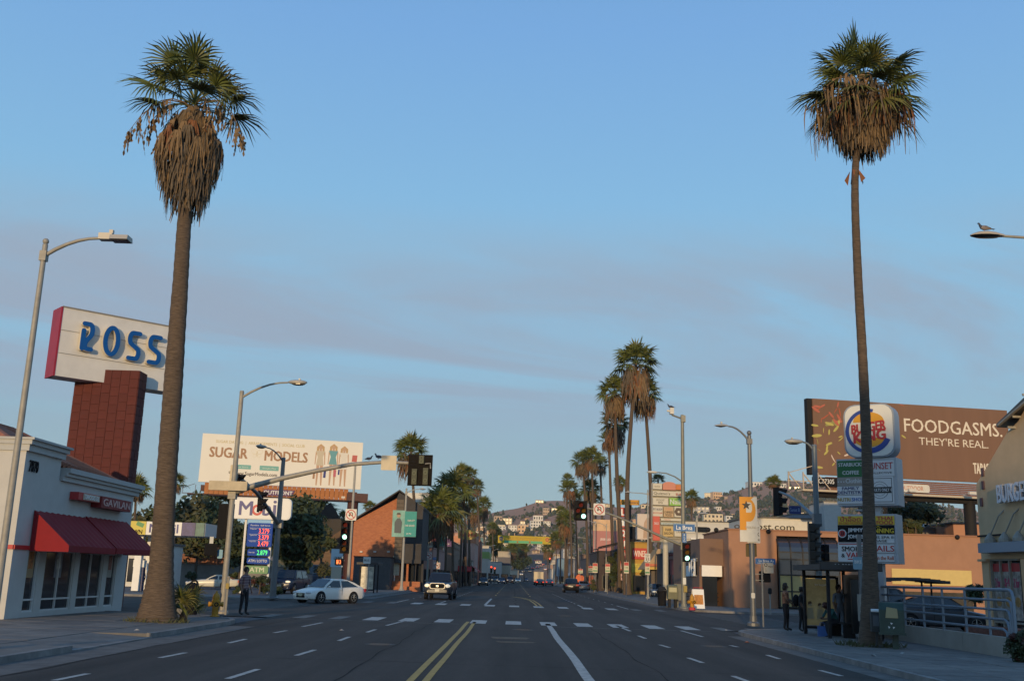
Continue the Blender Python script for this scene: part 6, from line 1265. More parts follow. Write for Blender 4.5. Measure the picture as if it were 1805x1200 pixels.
banner('green and pale banner with a printed woman, left of the third lamp post', 772, 931, 784, 962, 159.9, mat('banner_green', (.08, .20, .13), .7, var=.3), [], portrait(mat('print_green_dress', (.03, .12, .07), .6)))
banner('purple banner with white lettering, right of the third lamp post', 785.5, 931, 797, 963, 159.9, mat('banner_purple', (.14, .07, .18), .7, var=.1), [('OUR CITY\nOUR SOUND', 0, .1, .7, .3, white, .01), ('LA Phil', -.1, -.36, .4, .07, white, .01)])
def lamp_px(label, px, pyt, Y, hx, hy, group='street lamps', x=None, **k):
    p = P(px, pyt, Y); q = P(hx, hy, Y); return lamp(label, Vector((p.x, Y, .1+T(p.x, Y))), p.z, (q.x-p.x, 0, q.z-p.z+.25), **k)
lamp_px('street lamp carrying the two teal banners', 716.5, 864, 107, 738, 862, r0=.14, r1=.09, m=conc_pole); lamp_px('street lamp carrying the yellow and red banners', 758.5, 897, 135, 777, 893, r0=.14, r1=.09, m=conc_pole); lamp_px('street lamp carrying the green and purple banners', 784.5, 911, 160, 797, 907, r0=.14, r1=.09, m=conc_pole)
for lab, px, pyt, Y, hx, hy in (('slim distant street lamp on the left, first past the purple banner', 846, 958, 215, 856, 954), ('slim distant street lamp on the left, second past the purple banner', 861, 964, 260, 869, 961), ('slim distant street lamp on the left, third past the purple banner', 868, 971, 310, 875, 968), ('far street lamp left of the yellow street banner', 808, 935, 190, 800, 931),
        ('distant street lamp on the right with its arm over the road, nearest the pink billboard', 1069, 925, 150, 1052, 921), ('distant street lamp on the right before the dark trees', 1049, 920, 170, 1034, 917), ('distant street lamp on the right, behind the hanging green light', 1040, 950, 200, 1024, 947), ('distant street lamp on the right, two past the green light', 1020, 960, 240, 1006, 957), ('distant street lamp on the right, three past the green light', 1012, 967, 280, 1001, 964), ('farthest visible street lamp on the right side of the street', 1004, 976, 340, 995, 973),
        ('grey street lamp between the liquor sign and the strip mall pylon', 1142, 866, 104, 1113, 868), ('slim street lamp standing before the white grooved warehouse', 1228, 912, 84, 1233, 905)):
    lamp_px(lab, px, pyt, Y, hx, hy, head=.9, r0=.10, r1=.065, m=conc_pole)
# no left turn signs and posts on the left
for lab, px, y0, y1, sx0, sx1, Y in (('no left turn sign nearest the second lamp post on the left', 755, 972, 986, 749.5, 761.5, 128), ('no left turn sign on a pale post, lower of the two on the left', 770.5, 990, 1003, 765, 776, 118)):
    no_turn(lab, P(px, (y0+y1)/2, Y)-Vector((0, .05, 0)), P(sx1, 980, Y).x-P(sx0, 980, Y).x, 'l'); x = P(px, 1000, Y).x; r = thing('sign_post', 'thin post holding the '+lab.split(' on ')[0].split(' nearest')[0]+(' by the second lamp' if px < 760 else ' lower down'), 'post', (x, Y, .1)); MB().tube([(0, .02, 0), (0, .02, P(px, y0, Y).z)], .04, 7).build('post', mat('post_cream2', (.45, .38, .26), .6), r)
plate_sign('parking_sign', 'pale parking sign pair under the yellow and red banners', P(756, 959, 134.5), 0, .95, .72, mat('sign_cream', (.55, .5, .38), .5), [('P', -.25, 0, .2, .5, gsign, .02), ('2HR', .22, 0, .3, .3, prd, .01)], cat='road sign')
plate_sign('street_name_sign', 'small blue street name blade under the banners on the left', P(768, 984, 128), 0, .75, .3, sblue, [('Sycamore', 0, 0, .8, .5, white, .01)], cat='street sign')
# ---- right: La Brea mast
Y4 = 68.7; b4 = Vector((P(1205, 1000, Y4).x, Y4, .1))
am = [Vector((b4.x, Y4, P(1204, 962, Y4).z))]+[P(x, y, Y4) for x, y in ((1172, 948), (1130, 929), (1085, 909), (1048, 897), (1012, 893))]
gpole = mat('mast_green_grey', (.22, .215, .18), .55, .3, var=.12)
mast('signal_mast', 'tall grey-green signal mast on the far right corner with a camera on top', b4, P(1205, 733, Y4).z, am, .17, .11, (.10, .05), gpole)
m0 = bpy.data.objects['signal_mast.002']; q0, q1 = P(1204, 738, Y4)-b4, P(1184, 731, Y4)-b4; MB().tube([(0, 0, q0.z), q1], .06, 8).box((q0.x, 0, q0.z), (.3, .3, .45)).build('camera_arm', gpole, m0)
MB().box(q1+Vector((0, 0, .25)), (.26, .4, .42)).cyl(q1+Vector((-.1, 0, .25)), q1+Vector((-.32, 0, .28)), .07).build('camera', offwhite, m0)
cp_ = P(1203, 848, Y4)-b4; d_ = [P(x, y, Y4)-b4 for x, y in ((1203, 849), (1190, 840), (1175, 834), (1158, 832))]; MB().tube(d_, [.05, .045, .04, .035], 7).build('lamp_arm', gpole, m0); MB().ball(d_[-1]+Vector((-.3, 0, 0)), .2, 10, 6, sc=(2, .9, .45)).build('lamp_head', offwhite, m0, smooth=60)
MB().box((.06, -.2, 1.25), (.22, .2, .4)).build('button_box', mat('button_yellow', (.3, .22, .05), .6), m0); MB().box((0.02, -.19, 1.75), (.2, .01, .42)).build('notice', signw, m0)
p = P(1023, 900, Y4); signal('five-lens cluster signal hanging over the road with one glowing green lens', (p.x, Y4-.3, p.z), 0, [(.5, 2, 'red', 0), (0, 1, 'red', 0), (1, 1, 'amber', 0), (0, 0, 'dark', 0), (1, 0, 'green', 1)], 1.02, (.86, 1.3))
no_turn('no U-turn sign on the signal arm right of the hanging green light', P(1056, 897.5, Y4)-Vector((0, .15, 0)), .76)
p = P(1209, 973, Y4); signal('three-lens signal with a glowing green lens below the blue La Brea sign', (p.x, Y4-.35, p.z), 0, [(0, 2, 'red', 0), (0, 1, 'amber', 0), (0, 0, 'green', 1)], 1.05, (.55, 1.22))
plate_sign('street_name_sign', 'blue illuminated street sign reading La Brea on the right hand mast', P(1204.5, 930, Y4)-Vector((0, .3, 0)), 0, 1.42, .47, sblue, [('La Brea', 0, 0, .74, .58, white, .02)], cat='street sign', th=.1, border=mat('border_pale', (.3, .45, .6), .5))
plate_sign('street_name_sign', 'small vertical blue sign with white figures just under the La Brea sign', P(1205, 948, Y4)-Vector((0, .3, 0)), 0, .28, .62, sblue, [('B\nL\nV\nD', 0, 0, .4, .8, white, .01)], cat='street sign')
# near right corner lamp RL1 with signs
Y5 = 44.0; b5 = Vector((P(1326, 1000, Y5).x, Y5, .1)); q = P(1284, 751, Y5); lamp('grey street lamp on the right corner carrying the DO NOT BLOCK sign', b5, P(1325, 768, Y5).z, (q.x-b5.x, 0, q.z-P(1325, 768, Y5).z+.25), .78, .125, .085, dgal)
r, o = plate_sign('road_sign', 'white sign reading DO NOT BLOCK INTERSECTION on the right corner lamp post', P(1326.5, 941, Y5)-Vector((0, .16, 0)), 0, .56, .75, signw, [('DO NOT', 0, .28, .82, .2, blk, .0), ('BLOCK', 0, -.02, .86, .22, blk, .02), ('INTERSECTION', 0, -.32, .88, .12, blk, .01)], cat='road sign')
plate_sign('road_sign', 'dull olive sign back on the right corner lamp post, below the white sign', P(1326, 969, Y5)+Vector((0, .2, 0)), 0, .46, .55, mat('sign_back_olive', (.10, .075, .03), .7), cat='road sign')
plate_sign('street_name_sign', 'blue street name blade reading La Brea Av beside the corner lamp post', P(1348, 989, Y5)-Vector((0, .1, 0)), 0, .84, .24, sblue, [('La Brea Av', .05, .1, .76, .42, white, .01), ('1500 N', -.25, -.32, .3, .2, white, .0)], cat='street sign')
p = P(1349, 1016, Y5); ped('black pedestrian signal box on the right corner lamp post', (p.x, Y5+.1, p.z), R(160)); bp_ = bpy.data.objects['pedestrian_signal.002']
MB().bar((-.0, .1, .1), (.55, .2, .1), .03).bar((0, .1, -.15), (.55, .2, -.15), .03).build('bracket', galv, bp_)
plate_sign('notice', 'torn white paper notice taped to the right corner lamp post', Vector((b5.x-.02, Y5-.135, P(1326, 1049, Y5).z)), 0, .16, .22, signw, cat='notice', th=.004)
r, o, cx, cz, w, h = stop_sign_post('cream metro bus stop sign with a round M badge on a thin post', 1343, 992, 1105, 43.4, 1345, 1363, 991, 1010, mat('metro_cream', (.50, .46, .37), .5), [('Metro', .2, .14, .48, .12, blk, .01), ('M', -.28, .28, .14, .14, signw, .01), ('2', -.3, -.1, .08, .12, greyt, 0), ('302', -.26, -.3, .2, .12, greyt, 0)])
MB().ring(cx-.28*w, cz+.28*h, .045, .07, -.075, -.071, n=14).build('badge', blk, o)
b = gp(1360, 1078, 62); r = thing('parking_meter', 'slim parking meter in front of the tan corner shop', 'parking meter', (P(1357, 1040, 62).x, 62, .1)); MB().tube([(0, 0, 0), (0, 0, 1.15)], .04, 7).build('post', galv, r); MB().rrect(.2, .36, .09, -.08, .08, 0, 1.32).build('head', darkmetal, r)
# parking company pylon with the star
YPk = 43.76; a, b2 = P(1303, 875, YPk), P(1336, 955, YPk); r = thing('parking_sign', 'tall white sign with a big orange P and black star on the corner lamp post', 'sign', ((a.x+b2.x)/2, YPk, 0), 0, None); w, h = b2.x-a.x, a.z-b2.z; cz = (a.z+b2.z)/2
orp = mat('parking_orange', (.62, .26, .01), .5); o = MB().box((0, .02, cz), (w, .04, h)).build('panel', mat('parking_white', (.58, .58, .54), .5, var=.08), r)
zt = a.z; g = MB().prism([(-w/2, b2.z+h*.26), (-w*.13, b2.z+h*.26), (-w*.13, zt-.0), (-w/2, zt)], -.012, -.001)
g.prism([(-w*.13, zt), (-w*.13, zt-h*.12), (w*.12, zt-h*.12)]+[(w*.12+w*.10*math.sin(R(t)), zt-h*.235+h*.115*math.cos(R(t))) for t in range(20, 181, 20)]+[(-w*.13, zt-h*.35), (-w*.13, zt-h*.55), (w*.05, zt-h*.55)]+[(w*.05+w*.36*math.sin(R(t)), zt-h*.30-h*.25*math.cos(R(t))) for t in range(15, 166, 15)]+[(w*.3, zt)], -.012, -.001)
g.build('letter_p', orp, o); zc_ = zt-h*.19
MB().prism([(-w*.12+(.2 if k % 2 == 0 else .085)*math.sin(R(k*36)), zc_+(.2 if k % 2 == 0 else .085)*math.cos(R(k*36))) for k in range(10)][::-1], -.03, -.013).build('star', blk, o); text(o, 'PARKING', w*.12, zt-h*.68, w*.6, .1, -.002, mat('print_grey2', (.3, .3, .3), .5), 0); MB().box((w*.2, .06, cz), (.06, .06, h*.8)).build('bracket', galv, r)
# right near corner mast with lamp
Y6 = 41.2; b6 = Vector((P(1443, 1000, Y6).x, Y6, .1)); X6 = b6.x
am = [Vector((X6, Y6, onX(1441, 916, X6).z))]+[onX(x, y, X6) for x, y in ((1424, 900), (1408, 886), (1392, 874), (1372, 866))]
q = P(1416, 779, Y6); mast('signal_mast', 'blue-grey signal mast behind the bus shelter with a small street lamp on top', b6, P(1442, 787, Y6).z, am, .13, .1, (.08, .05), mat('mast_blue_grey', (.16, .19, .21), .5, .3, var=.1), lampto=q)
p = onX(1372, 884, X6); signal('black signal seen from the side at the tip of the right mast arm', p, R(105), [(0, 2, 'red', 0), (0, 1, 'amber', 0), (0, 0, 'green', 0)], 1.15, (.5, 1.3))
plate_sign('street_name_sign', 'dark blue street sign reading Sunset Bl hanging under the right mast arm', onX(1398, 899, X6)-Vector((0, .3, 0)), R(4), .52, .34, mat('sunset_blue', (.012, .03, .16), .5), [('Sunset Bl', 0, 0, .8, .44, mat('print_pale_blue', (.25, .35, .55), .5), .0)], cat='street sign')
p = P(1430, 962, Y6); signal('tall black five-section signal seen from the side on the right mast', (p.x, Y6-.1, p.z), R(82), [(0, 4, 'red', 0), (0, 3, 'arrow', 0), (0, 2, 'amber', 0), (0, 1, 'arrow', 0), (0, 0, 'green', 0)], .98, (.42, 1.9), mt=mat('signal_olive_black', (.028, .026, .02), .6))
p = P(1456, 981, Y6); signal('small dark signal on the right side of the right mast', (p.x, Y6+.1, p.z), R(-80), [(0, 2, 'red', 0), (0, 1, 'amber', 0), (0, 0, 'green', 0)], .9)
plate_sign('notice', 'small white notice on the right mast above the shelter', P(1458, 1001, Y6-.3), 0, .2, .35, signw, [('NO\nSTOP', 0, 0, .7, .6, prd, .01)], cat='notice')
# top right lamp whose pole is out of frame, with pigeon
p = P(1768, 416, 24.0); e = P(1845, 428, 24.0); lt5 = thing('street_lamp', 'street lamp head reaching in at the top right with a pigeon on it', 'street lamp', (P(1880, 1000, 24).x, 24, .1), 0, 'street lamps')
bx_ = lt5.location; MB().tube([(0, 0, 0), (0, 0, e.z-.5)], [.12, .08], 12).build('pole', galv, lt5, smooth=40); MB().tube([Vector((0, 0, e.z-.8)), (e-bx_)+Vector((0, 0, -.2)), P(1810, 419, 24)-bx_, P(1766, 416, 24)-bx_], [.045, .042, .038, .036], 8).build('arm', galv, lt5, smooth=50)
hp = P(1739, 416, 24)-bx_; g = MB(); n = 14; prf = ((-.40, .02, .02), (-.34, .10, .05), (-.2, .16, .10), (0, .18, .12), (.2, .15, .10), (.34, .09, .07), (.42, .06, .06)); vs = []
for u, w, hh in prf:
    for j in range(n): a = math.pi*j/(n-1); vs.append((u, w*math.cos(a), hh*math.sin(a)))
g.add(vs, [(i*n+j, (i+1)*n+j, (i+1)*n+j+1, i*n+j+1) for i in range(6) for j in range(n-1)]); o = g.build('lamp_head', mat('lamp_head_tan', (.42, .36, .28), .5), lt5, hp, 0, smooth=60)
b = MB(); b.lathe([(.02, -.05), (.12, -.035), (.16, 0), (.15, .01)], n=16); b.v = [(v[0]*2.45-.01, v[1], v[2]) for v in b.v]; b.build('lens', mat('lamp_lens_dark', (.012, .013, .016), .15), o, smooth=50)
def bird(label, loc, s=1.0, rz=0.0, cat='pigeon', dark=False):
    r = thing('pigeon', label, cat, loc, rz); r.scale = (s,)*3
    g = MB(); ax = [(-.20, 0, .075), (-.13, 0, .085), (-.06, 0, .10), (.02, 0, .105), (.08, 0, .12), (.115, 0, .17), (.13, 0, .215), (.155, 0, .225), (.175, 0, .218)]
    g.tube(ax, [.012, .035, .062, .066, .052, .03, .026, .024, .008], 10); g.add([(.172, -.006, .222), (.172, .006, .222), (.2, 0, .212), (.172, 0, .214)], [(0, 1, 2), (0, 2, 3), (1, 3, 2)])
    c1, c2 = mat('pigeon_grey', (.24, .20, .19), .7), mat('pigeon_slate', (.035, .045, .075), .6)
    g.m = [1 if min(sum((g.v[i][0] for i in f))/len(f), 9) > .065 or dark else 0 for f in g.f]; g.build('body', [c1, c2], r, smooth=80)
    for sgn_ in (-1, 1): MB().add([(.06, sgn_*.055, .125), (-.02, sgn_*.072, .135), (-.16, sgn_*.04, .10), (-.18, sgn_*.03, .085), (-.06, sgn_*.068, .085), (.03, sgn_*.062, .09)], [(0, 1, 2, 3, 4, 5)]).build('wing', c2 if dark else mat('pigeon_wing', (.10, .09, .095), .7, var=.5, vs=30), r); MB().tube([(.0, sgn_*.02, .05), (.01, sgn_*.02, 0), (.035, sgn_*.02, 0)], .005, 4).build('leg', mat('pigeon_leg', (.3, .1, .08), .6), r)
    MB().add([(-.15, -.03, .085), (-.15, .03, .085), (-.27, .04, .065), (-.27, -.04, .065)], [(0, 1, 2, 3), (3, 2, 1, 0)]).build('tail', mat('pigeon_tail', (.25, .24, .24), .7), r)
    return r
bird('grey pigeon with dark head sitting on the top right lamp head', bx_+hp+Vector((-.04, 0, .115)), .92, R(180))
bird('dark pigeon perched on the signal arm beside the square sign back', P(667, 812, YS1)+Vector((0, 0, .06)), 1.0, R(170), dark=True); bird('dark pigeon crouching on the signal arm, left of the other', P(650, 814, YS1)+Vector((0, 0, .05)), .85, 0, dark=True)
bird('small dark bird on the traffic camera of the far right mast', P(1182, 720, Y4), 1.3, R(180), dark=True)
# bus shelter on the right
sh = shelter('dark bus shelter labelled LA BREA with a glowing advert panel beside the slender palm', (11.25, 36.6, .115), 0, 1.55, 3.0, 2.22)
r_, o_ = 0, MB().box((.0, -1.66, 2.34), (2.1, .05, .28)).build('fascia', mat('shelter_fascia', (.05, .042, .036), .6), sh); text(o_, 'LA BREA', -.22, 2.35, .62, .13, -1.69, white, .02)
adp = mat('advert_backlit', (.20, .18, .105), .4, var=.6, vs=1.3, emit=.045, ecol=(.8, .68, .30))
o_ = MB().box((-.14, 1.40, 1.12), (1.12, .06, 1.62)).build('advert_panel', adp, sh); fr = MB()
for x in (-.73, .45): fr.box((x, 1.38, 1.12), (.08, .14, 1.78))
for z in (.24, 2.0): fr.box((-.14, 1.38, z), (1.1, .14, .09))
fr.build('panel_frame', darkmetal, sh)
for x, z, s in ((-.55, .72, 1.0), (-.2, .70, .92)): MB().disc(x, z+.32*s, .075*s, 1.36, 1.368, 12).prism([(x-.13*s, z-.2*s), (x+.13*s, z-.2*s), (x+.1*s, z+.2*s), (x-.1*s, z+.2*s)], 1.358, 1.366).prism([(x-.08*s, z+.3*s), (x+.07*s, z+.36*s), (x+.02*s, z+.43*s), (x-.07*s, z+.4*s)], 1.352, 1.36, 1).build('printed_figure', [mat('print_pale_figure', (.40, .33, .2), .6), mat('print_brown_hair', (.10, .06, .03), .6)], o_)
text(o_, 'be happier', -.1, 1.72, .5, .09, 1.369, white, .0)
MB().box((.70, .3, 1.15), (.04, 2.2, 1.9)).build('back_panel', mat('shelter_dark_panel', (.02, .02, .02), .3), sh); MB().box((.35, -1.42, 1.05), (.62, .06, 1.75)).build('back_panel', mat('shelter_dark_panel', (.02, .02, .02), .3), sh)
be = thing('bench', 'dark slatted bench inside the LA BREA bus shelter', 'bench', (11.3, 36.3, .12))
for k in range(4): MB().box((-.15+.11*k, 0, .46), (.09, 1.7, .035)).build('slat', darkmetal, be)
for y in (-.75, .75): MB().box((.0, y, .22), (.4, .05, .44)).build('leg', darkmetal, be)
tcan = thing('litter_bin', 'black round litter bin beside the bus shelter, left of the slender palm', 'bin', (11.75, 34.3, .12)); MB().lathe([(.22, 0), (.26, .1), (.27, .8), (.29, .82), (.29, .9), (.12, .98)], n=14).build('body', blackp, tcan, smooth=40)
# bits around the slender palm
ub = thing('utility_post', 'grey service box on a steel post behind the slender palm', 'post', (P(1519, 1060, 34.5).x, 34.5, .1)); MB().box((0, 0, 1.7), (.12, .12, 3.4)).build('post', dgal, ub); MB().box((0, -.12, 1.05), (.3, .2, .85)).build('service_box', galv, ub)
plate_sign('notice', 'small blue and white notice hanging from the service post behind the palm', P(1512, 992, 34.4), 0, .32, .4, mat('notice_blue', (.2, .33, .4), .5), [('BIKE', 0, .1, .7, .25, white, .01)], cat='notice')
gb = thing('litter_bin', 'dark green domed street bin with a pale flap and white emblem', 'bin', (P(1573, 1120, 30.2).x, 30.2, .115), R(-18)); grn = mat('bin_green', (.028, .055, .042), .5, var=.25, vs=4)
MB().prismx([(-.3, .42), (.3, .42), (.3, 1.05), (.22, 1.22), (.05, 1.3), (-.16, 1.27), (-.3, 1.08)], -.33, .33).build('body', grn, gb, smooth=30); MB().prismx([(-.34, .40), (.34, .40), (.34, .47), (-.34, .47)], -.36, .36).build('rim', grn, gb)
MB().prism([(-.17, .86), (.17, .86), (.15, 1.12), (-.13, 1.16)], -.325, -.302).build('flap', mat('flap_pale', (.36, .30, .16), .4), gb); MB().disc(0, 0, .01, 0, .001, 6)
em = MB()
for k in range(3): a = R(90+120*k); em.prism([(-.02+.09*math.cos(a-.5), .64+.09*math.sin(a-.5)), (-.02+.10*math.cos(a+.3), .64+.10*math.sin(a+.3)), (-.02+.04*math.cos(a+.1), .64+.04*math.sin(a+.1))], -.305, -.301)
em.build('emblem', white, gb); MB().box((.08, 0, .2), (.16, .16, .42)).build('leg', grn, gb)
nr = thing('newspaper_rack', 'small dark newspaper rack with rolled papers between palm and green bin', 'newspaper rack', (P(1546, 1130, 30.8).x, 30.8, .115), R(-10)); MB().box((0, 0, .72), (.3, .3, .55)).box((0, 0, .25), (.06, .06, .5)).box((0, 0, .03), (.32, .3, .06)).build('body', mat('rack_dark', (.03, .04, .045), .5), nr); MB().tube([(-.14, -.05, 1.02), (.16, -.1, 1.02)], .06, 8).build('paper_roll', white, nr); MB().box((0, -.155, .75), (.22, .01, .3)).build('window', mat('rack_window', (.12, .14, .16), .2), nr)
# far right corner furniture
ml = thing('mailbox', 'olive green rounded mailbox on the far right corner beside the mast', 'mailbox', (P(1185, 1050, 70).x, 70, .115)); olv = mat('mailbox_olive', (.13, .13, .075), .6, var=.2); MB().prismx([(-.3, .55), (.3, .55), (.3, 1.25), (.2, 1.42), (0, 1.48), (-.2, 1.42), (-.3, 1.25)], -.32, .32).build('body', olv, ml, smooth=30); MB().box((0, -.31, 1.15), (.5, .03, .3)).build('label', mat('label_pale', (.42, .40, .25), .6), ml)
for x in (-.2, .2): MB().box((x, 0, .28), (.16, .4, .56)).build('leg', darkmetal, ml)
bx2 = thing('signal_cabinet', 'grey-green signal control cabinet right of the mailbox', 'cabinet', (P(1194, 1050, 71).x, 71, .115)); MB().box((0, 0, 1.0), (.45, .4, 1.05)).box((.0, 0, .25), (.12, .12, .5)).build('body', mat('cabinet_olive', (.15, .15, .11), .6, var=.2), bx2)
mb2 = thing('litter_bin', 'black mesh litter bin left of the olive mailbox', 'bin', (P(1167, 1045, 74).x, 74, .115)); MB().lathe([(.28, 0), (.33, .95), (.36, .97), (.36, 1.05)], n=14).build('body', blackp, mb2); MB().lathe([(.35, 1.06), (.2, 1.3), (.05, 1.34)], n=14).build('lid', darkmetal, mb2)
af = thing('sandwich_board', 'white sandwich board with an orange poster beside the hydrant', 'sandwich board', (P(1230, 1050, 69.5).x, 69.5, .115), R(5)); rot = Matrix.Rotation(R(-12), 3, 'X'); o = MB().box((0, -.2, .62), (.75, .04, 1.25), rot=rot).build('board', white, af); MB().box((0, .2, .62), (.75, .04, 1.25), rot=Matrix.Rotation(R(12), 3, 'X')).build('board', white, af); MB().box((0, -.245, .58), (.58, .01, .62), rot=rot).build('poster', mat('poster_orange', (.48, .20, .04), .6, var=.4, vs=6), o); MB().tube([(-.3, -.05, 1.22), (-.3, -.05, 1.34), (.3, -.05, 1.34), (.3, -.05, 1.22)], .02, 6).build('handle', red, af)
for lab, px, Y in (('closed grey patio umbrella left of the corner shop door', 1229, 82), ('closed dark patio umbrella behind the sandwich board', 1240, 86)):
    um = thing('patio_umbrella', lab, 'umbrella', (P(px, 1000, Y).x, Y, .1), 0, 'closed patio umbrellas'); MB().lathe([(.10, 1.0), (.2, 1.05), (.13, 1.9), (.04, 2.5), (.01, 2.6)], n=10).build('folded_canopy', mat('umbrella_grey', (.22, .20, .21), .8), um); MB().cyl((0, 0, 0), (0, 0, 1.1), .03, n=6).build('pole', darkmetal, um)
fe = thing('patio_fence', 'low dark railing around the corner patio', 'railing', (P(1210, 1050, 80).x, 80, .1)); L = P(1282, 1050, 80).x-P(1210, 1050, 80).x
for z in (.35, .65, .95): MB().box((L/2, 0, z), (L, .05, .05)).build('rail', darkmetal, fe)
for k in range(8): MB().box((L*k/7, 0, .5), (.05, .05, 1.0)).build('post', darkmetal, fe)
# parking and speed signs on the right pavement
pkm = mat('parking_sign_face', (.55, .50, .38), .5)
r, o, cx, cz, w, h = stop_sign_post('speed limit 35 sign on a post in front of the right hand palms', 1141, 974, 1056, 96, 1136, 1146, 975, 990, signw, [('SPEED\nLIMIT', 0, .22, .74, .36, blk, .01), ('35', 0, -.2, .72, .36, blk, .02)], 'road sign')
for lab, px, Y, s0, s1 in (('red, white and green parking sign right below the speed limit sign', 1141, 95.8, 991, 1013), ('parking sign on a pole beside the liquor sign', 1104, 112, 990, 1010), ('parking sign on the pale lamp post, third from the right', 1071, 128, 993, 1009), ('orange-topped parking sign left of the pale lamp post', 1049, 140, 992, 1009), ('small parking sign next to the orange street sign', 1041, 158, 997, 1009), ('small yellow parking sign near the orange disc', 1023, 185, 1002, 1010)):
    r, o, cx, cz, w, h = stop_sign_post(lab, px, s0-3, 0, Y, px-4.2, px+4.2, s0, s1, pkm, [], 'road sign'); MB().box((cx, -.072, cz+h*.33), (w*.9, .006, h*.28)).build('red_band', prd, o); MB().box((cx, -.072, cz-h*.30), (w*.9, .006, h*.14)).build('green_band', mat('print_green', (.05, .22, .1), .5), o); text(o, '2 HR', cx, cz, w*.7, h*.2, -.072, gsign, .01, .006)
# yellow banner across the street
YBn = 320.0; a, b2 = P(878, 943, YBn), P(971, 959, YBn); r = thing('street_banner', 'yellow banner with green lower band strung across the street', 'banner', ((a.x+b2.x)/2, YBn, (a.z+b2.z)/2)); w, h = b2.x-a.x, a.z-b2.z
o = MB().box((0, 0, 0), (w, .06, h)).build('cloth', mat('banner_mustard', (.46, .33, .02), .7, var=.08), r); MB().box((-.02*w, -.035, -h*.31), (w*.72, .01, h*.34)).build('green_band', mat('banner_sea_green', (.10, .38, .19), .7), o)
text(o, 'CITY OF WEST HOLLYWOOD CELEBRATES', 0, h*.22, w*.64, h*.16, -.036, mat('banner_print_red', (.30, .12, .02), .6), .0); text(o, 'SUMMER STREET FESTIVAL THIS WEEKEND', 0, -h*.02, w*.6, h*.14, -.036, mat('banner_print_red', (.30, .12, .02), .6), .0)
for x_, m_ in ((-.44, navy), (.43, prd)): MB().ring(x_*w, h*.1, h*.12, h*.26, -.045, -.036, n=12).build('emblem', m_, o)
for x_ in (-.13, .1): MB().disc(x_*w, -h*.31, h*.13, -.05, -.041, 10).build('emblem', mat('banner_print_red', (.30, .12, .02), .6), o)
for s in (-1, 1): MB().tube([(s*w/2, 0, h/2), (s*12.5, 0, h/2+.5)], .03, 4).tube([(s*w/2, 0, -h/2), (s*12.5, 0, -h/2)], .03, 4).build('cable', darkmetal, r)
# loose litter
for k, (px, py) in enumerate(((1406, 1141), (1425, 1145), (1305, 1117), (1310, 1119), (1590, 1152), (1541, 1156), (241, 1111), (602, 1111), (1280, 1111), (1317, 1132), (664, 1052), (684, 1050))):
    p = G(px, py, .02 if k not in (4, 5, 6) else .13); r = thing('litter', 'scrap of pale paper litter lying along the kerb', 'litter', p, rnd.uniform(0, 6), 'scraps of litter'); MB().add([(-.07, -.04, .01), (.07, -.03, .02), (.08, .05, .01), (-.03, .06, .04), (0, 0, .05)], [(0, 1, 4), (1, 2, 4), (2, 3, 4), (3, 0, 4), (0, 3, 2, 1)]).build('paper', mat('litter_orange', (.4, .15, .06), .7) if k == 9 else mat('litter_grey', (.32, .31, .29), .8), r)
lt9 = [o for o in bpy.data.objects if o.name.startswith('litter') and o.type == 'EMPTY' and o.get('category') == 'litter']; lt9[9]['label'] = 'crumpled orange scrap lying on the right hand lane'; lt9[4]['label'] = 'pale scrap lying at the foot of the green street bin'
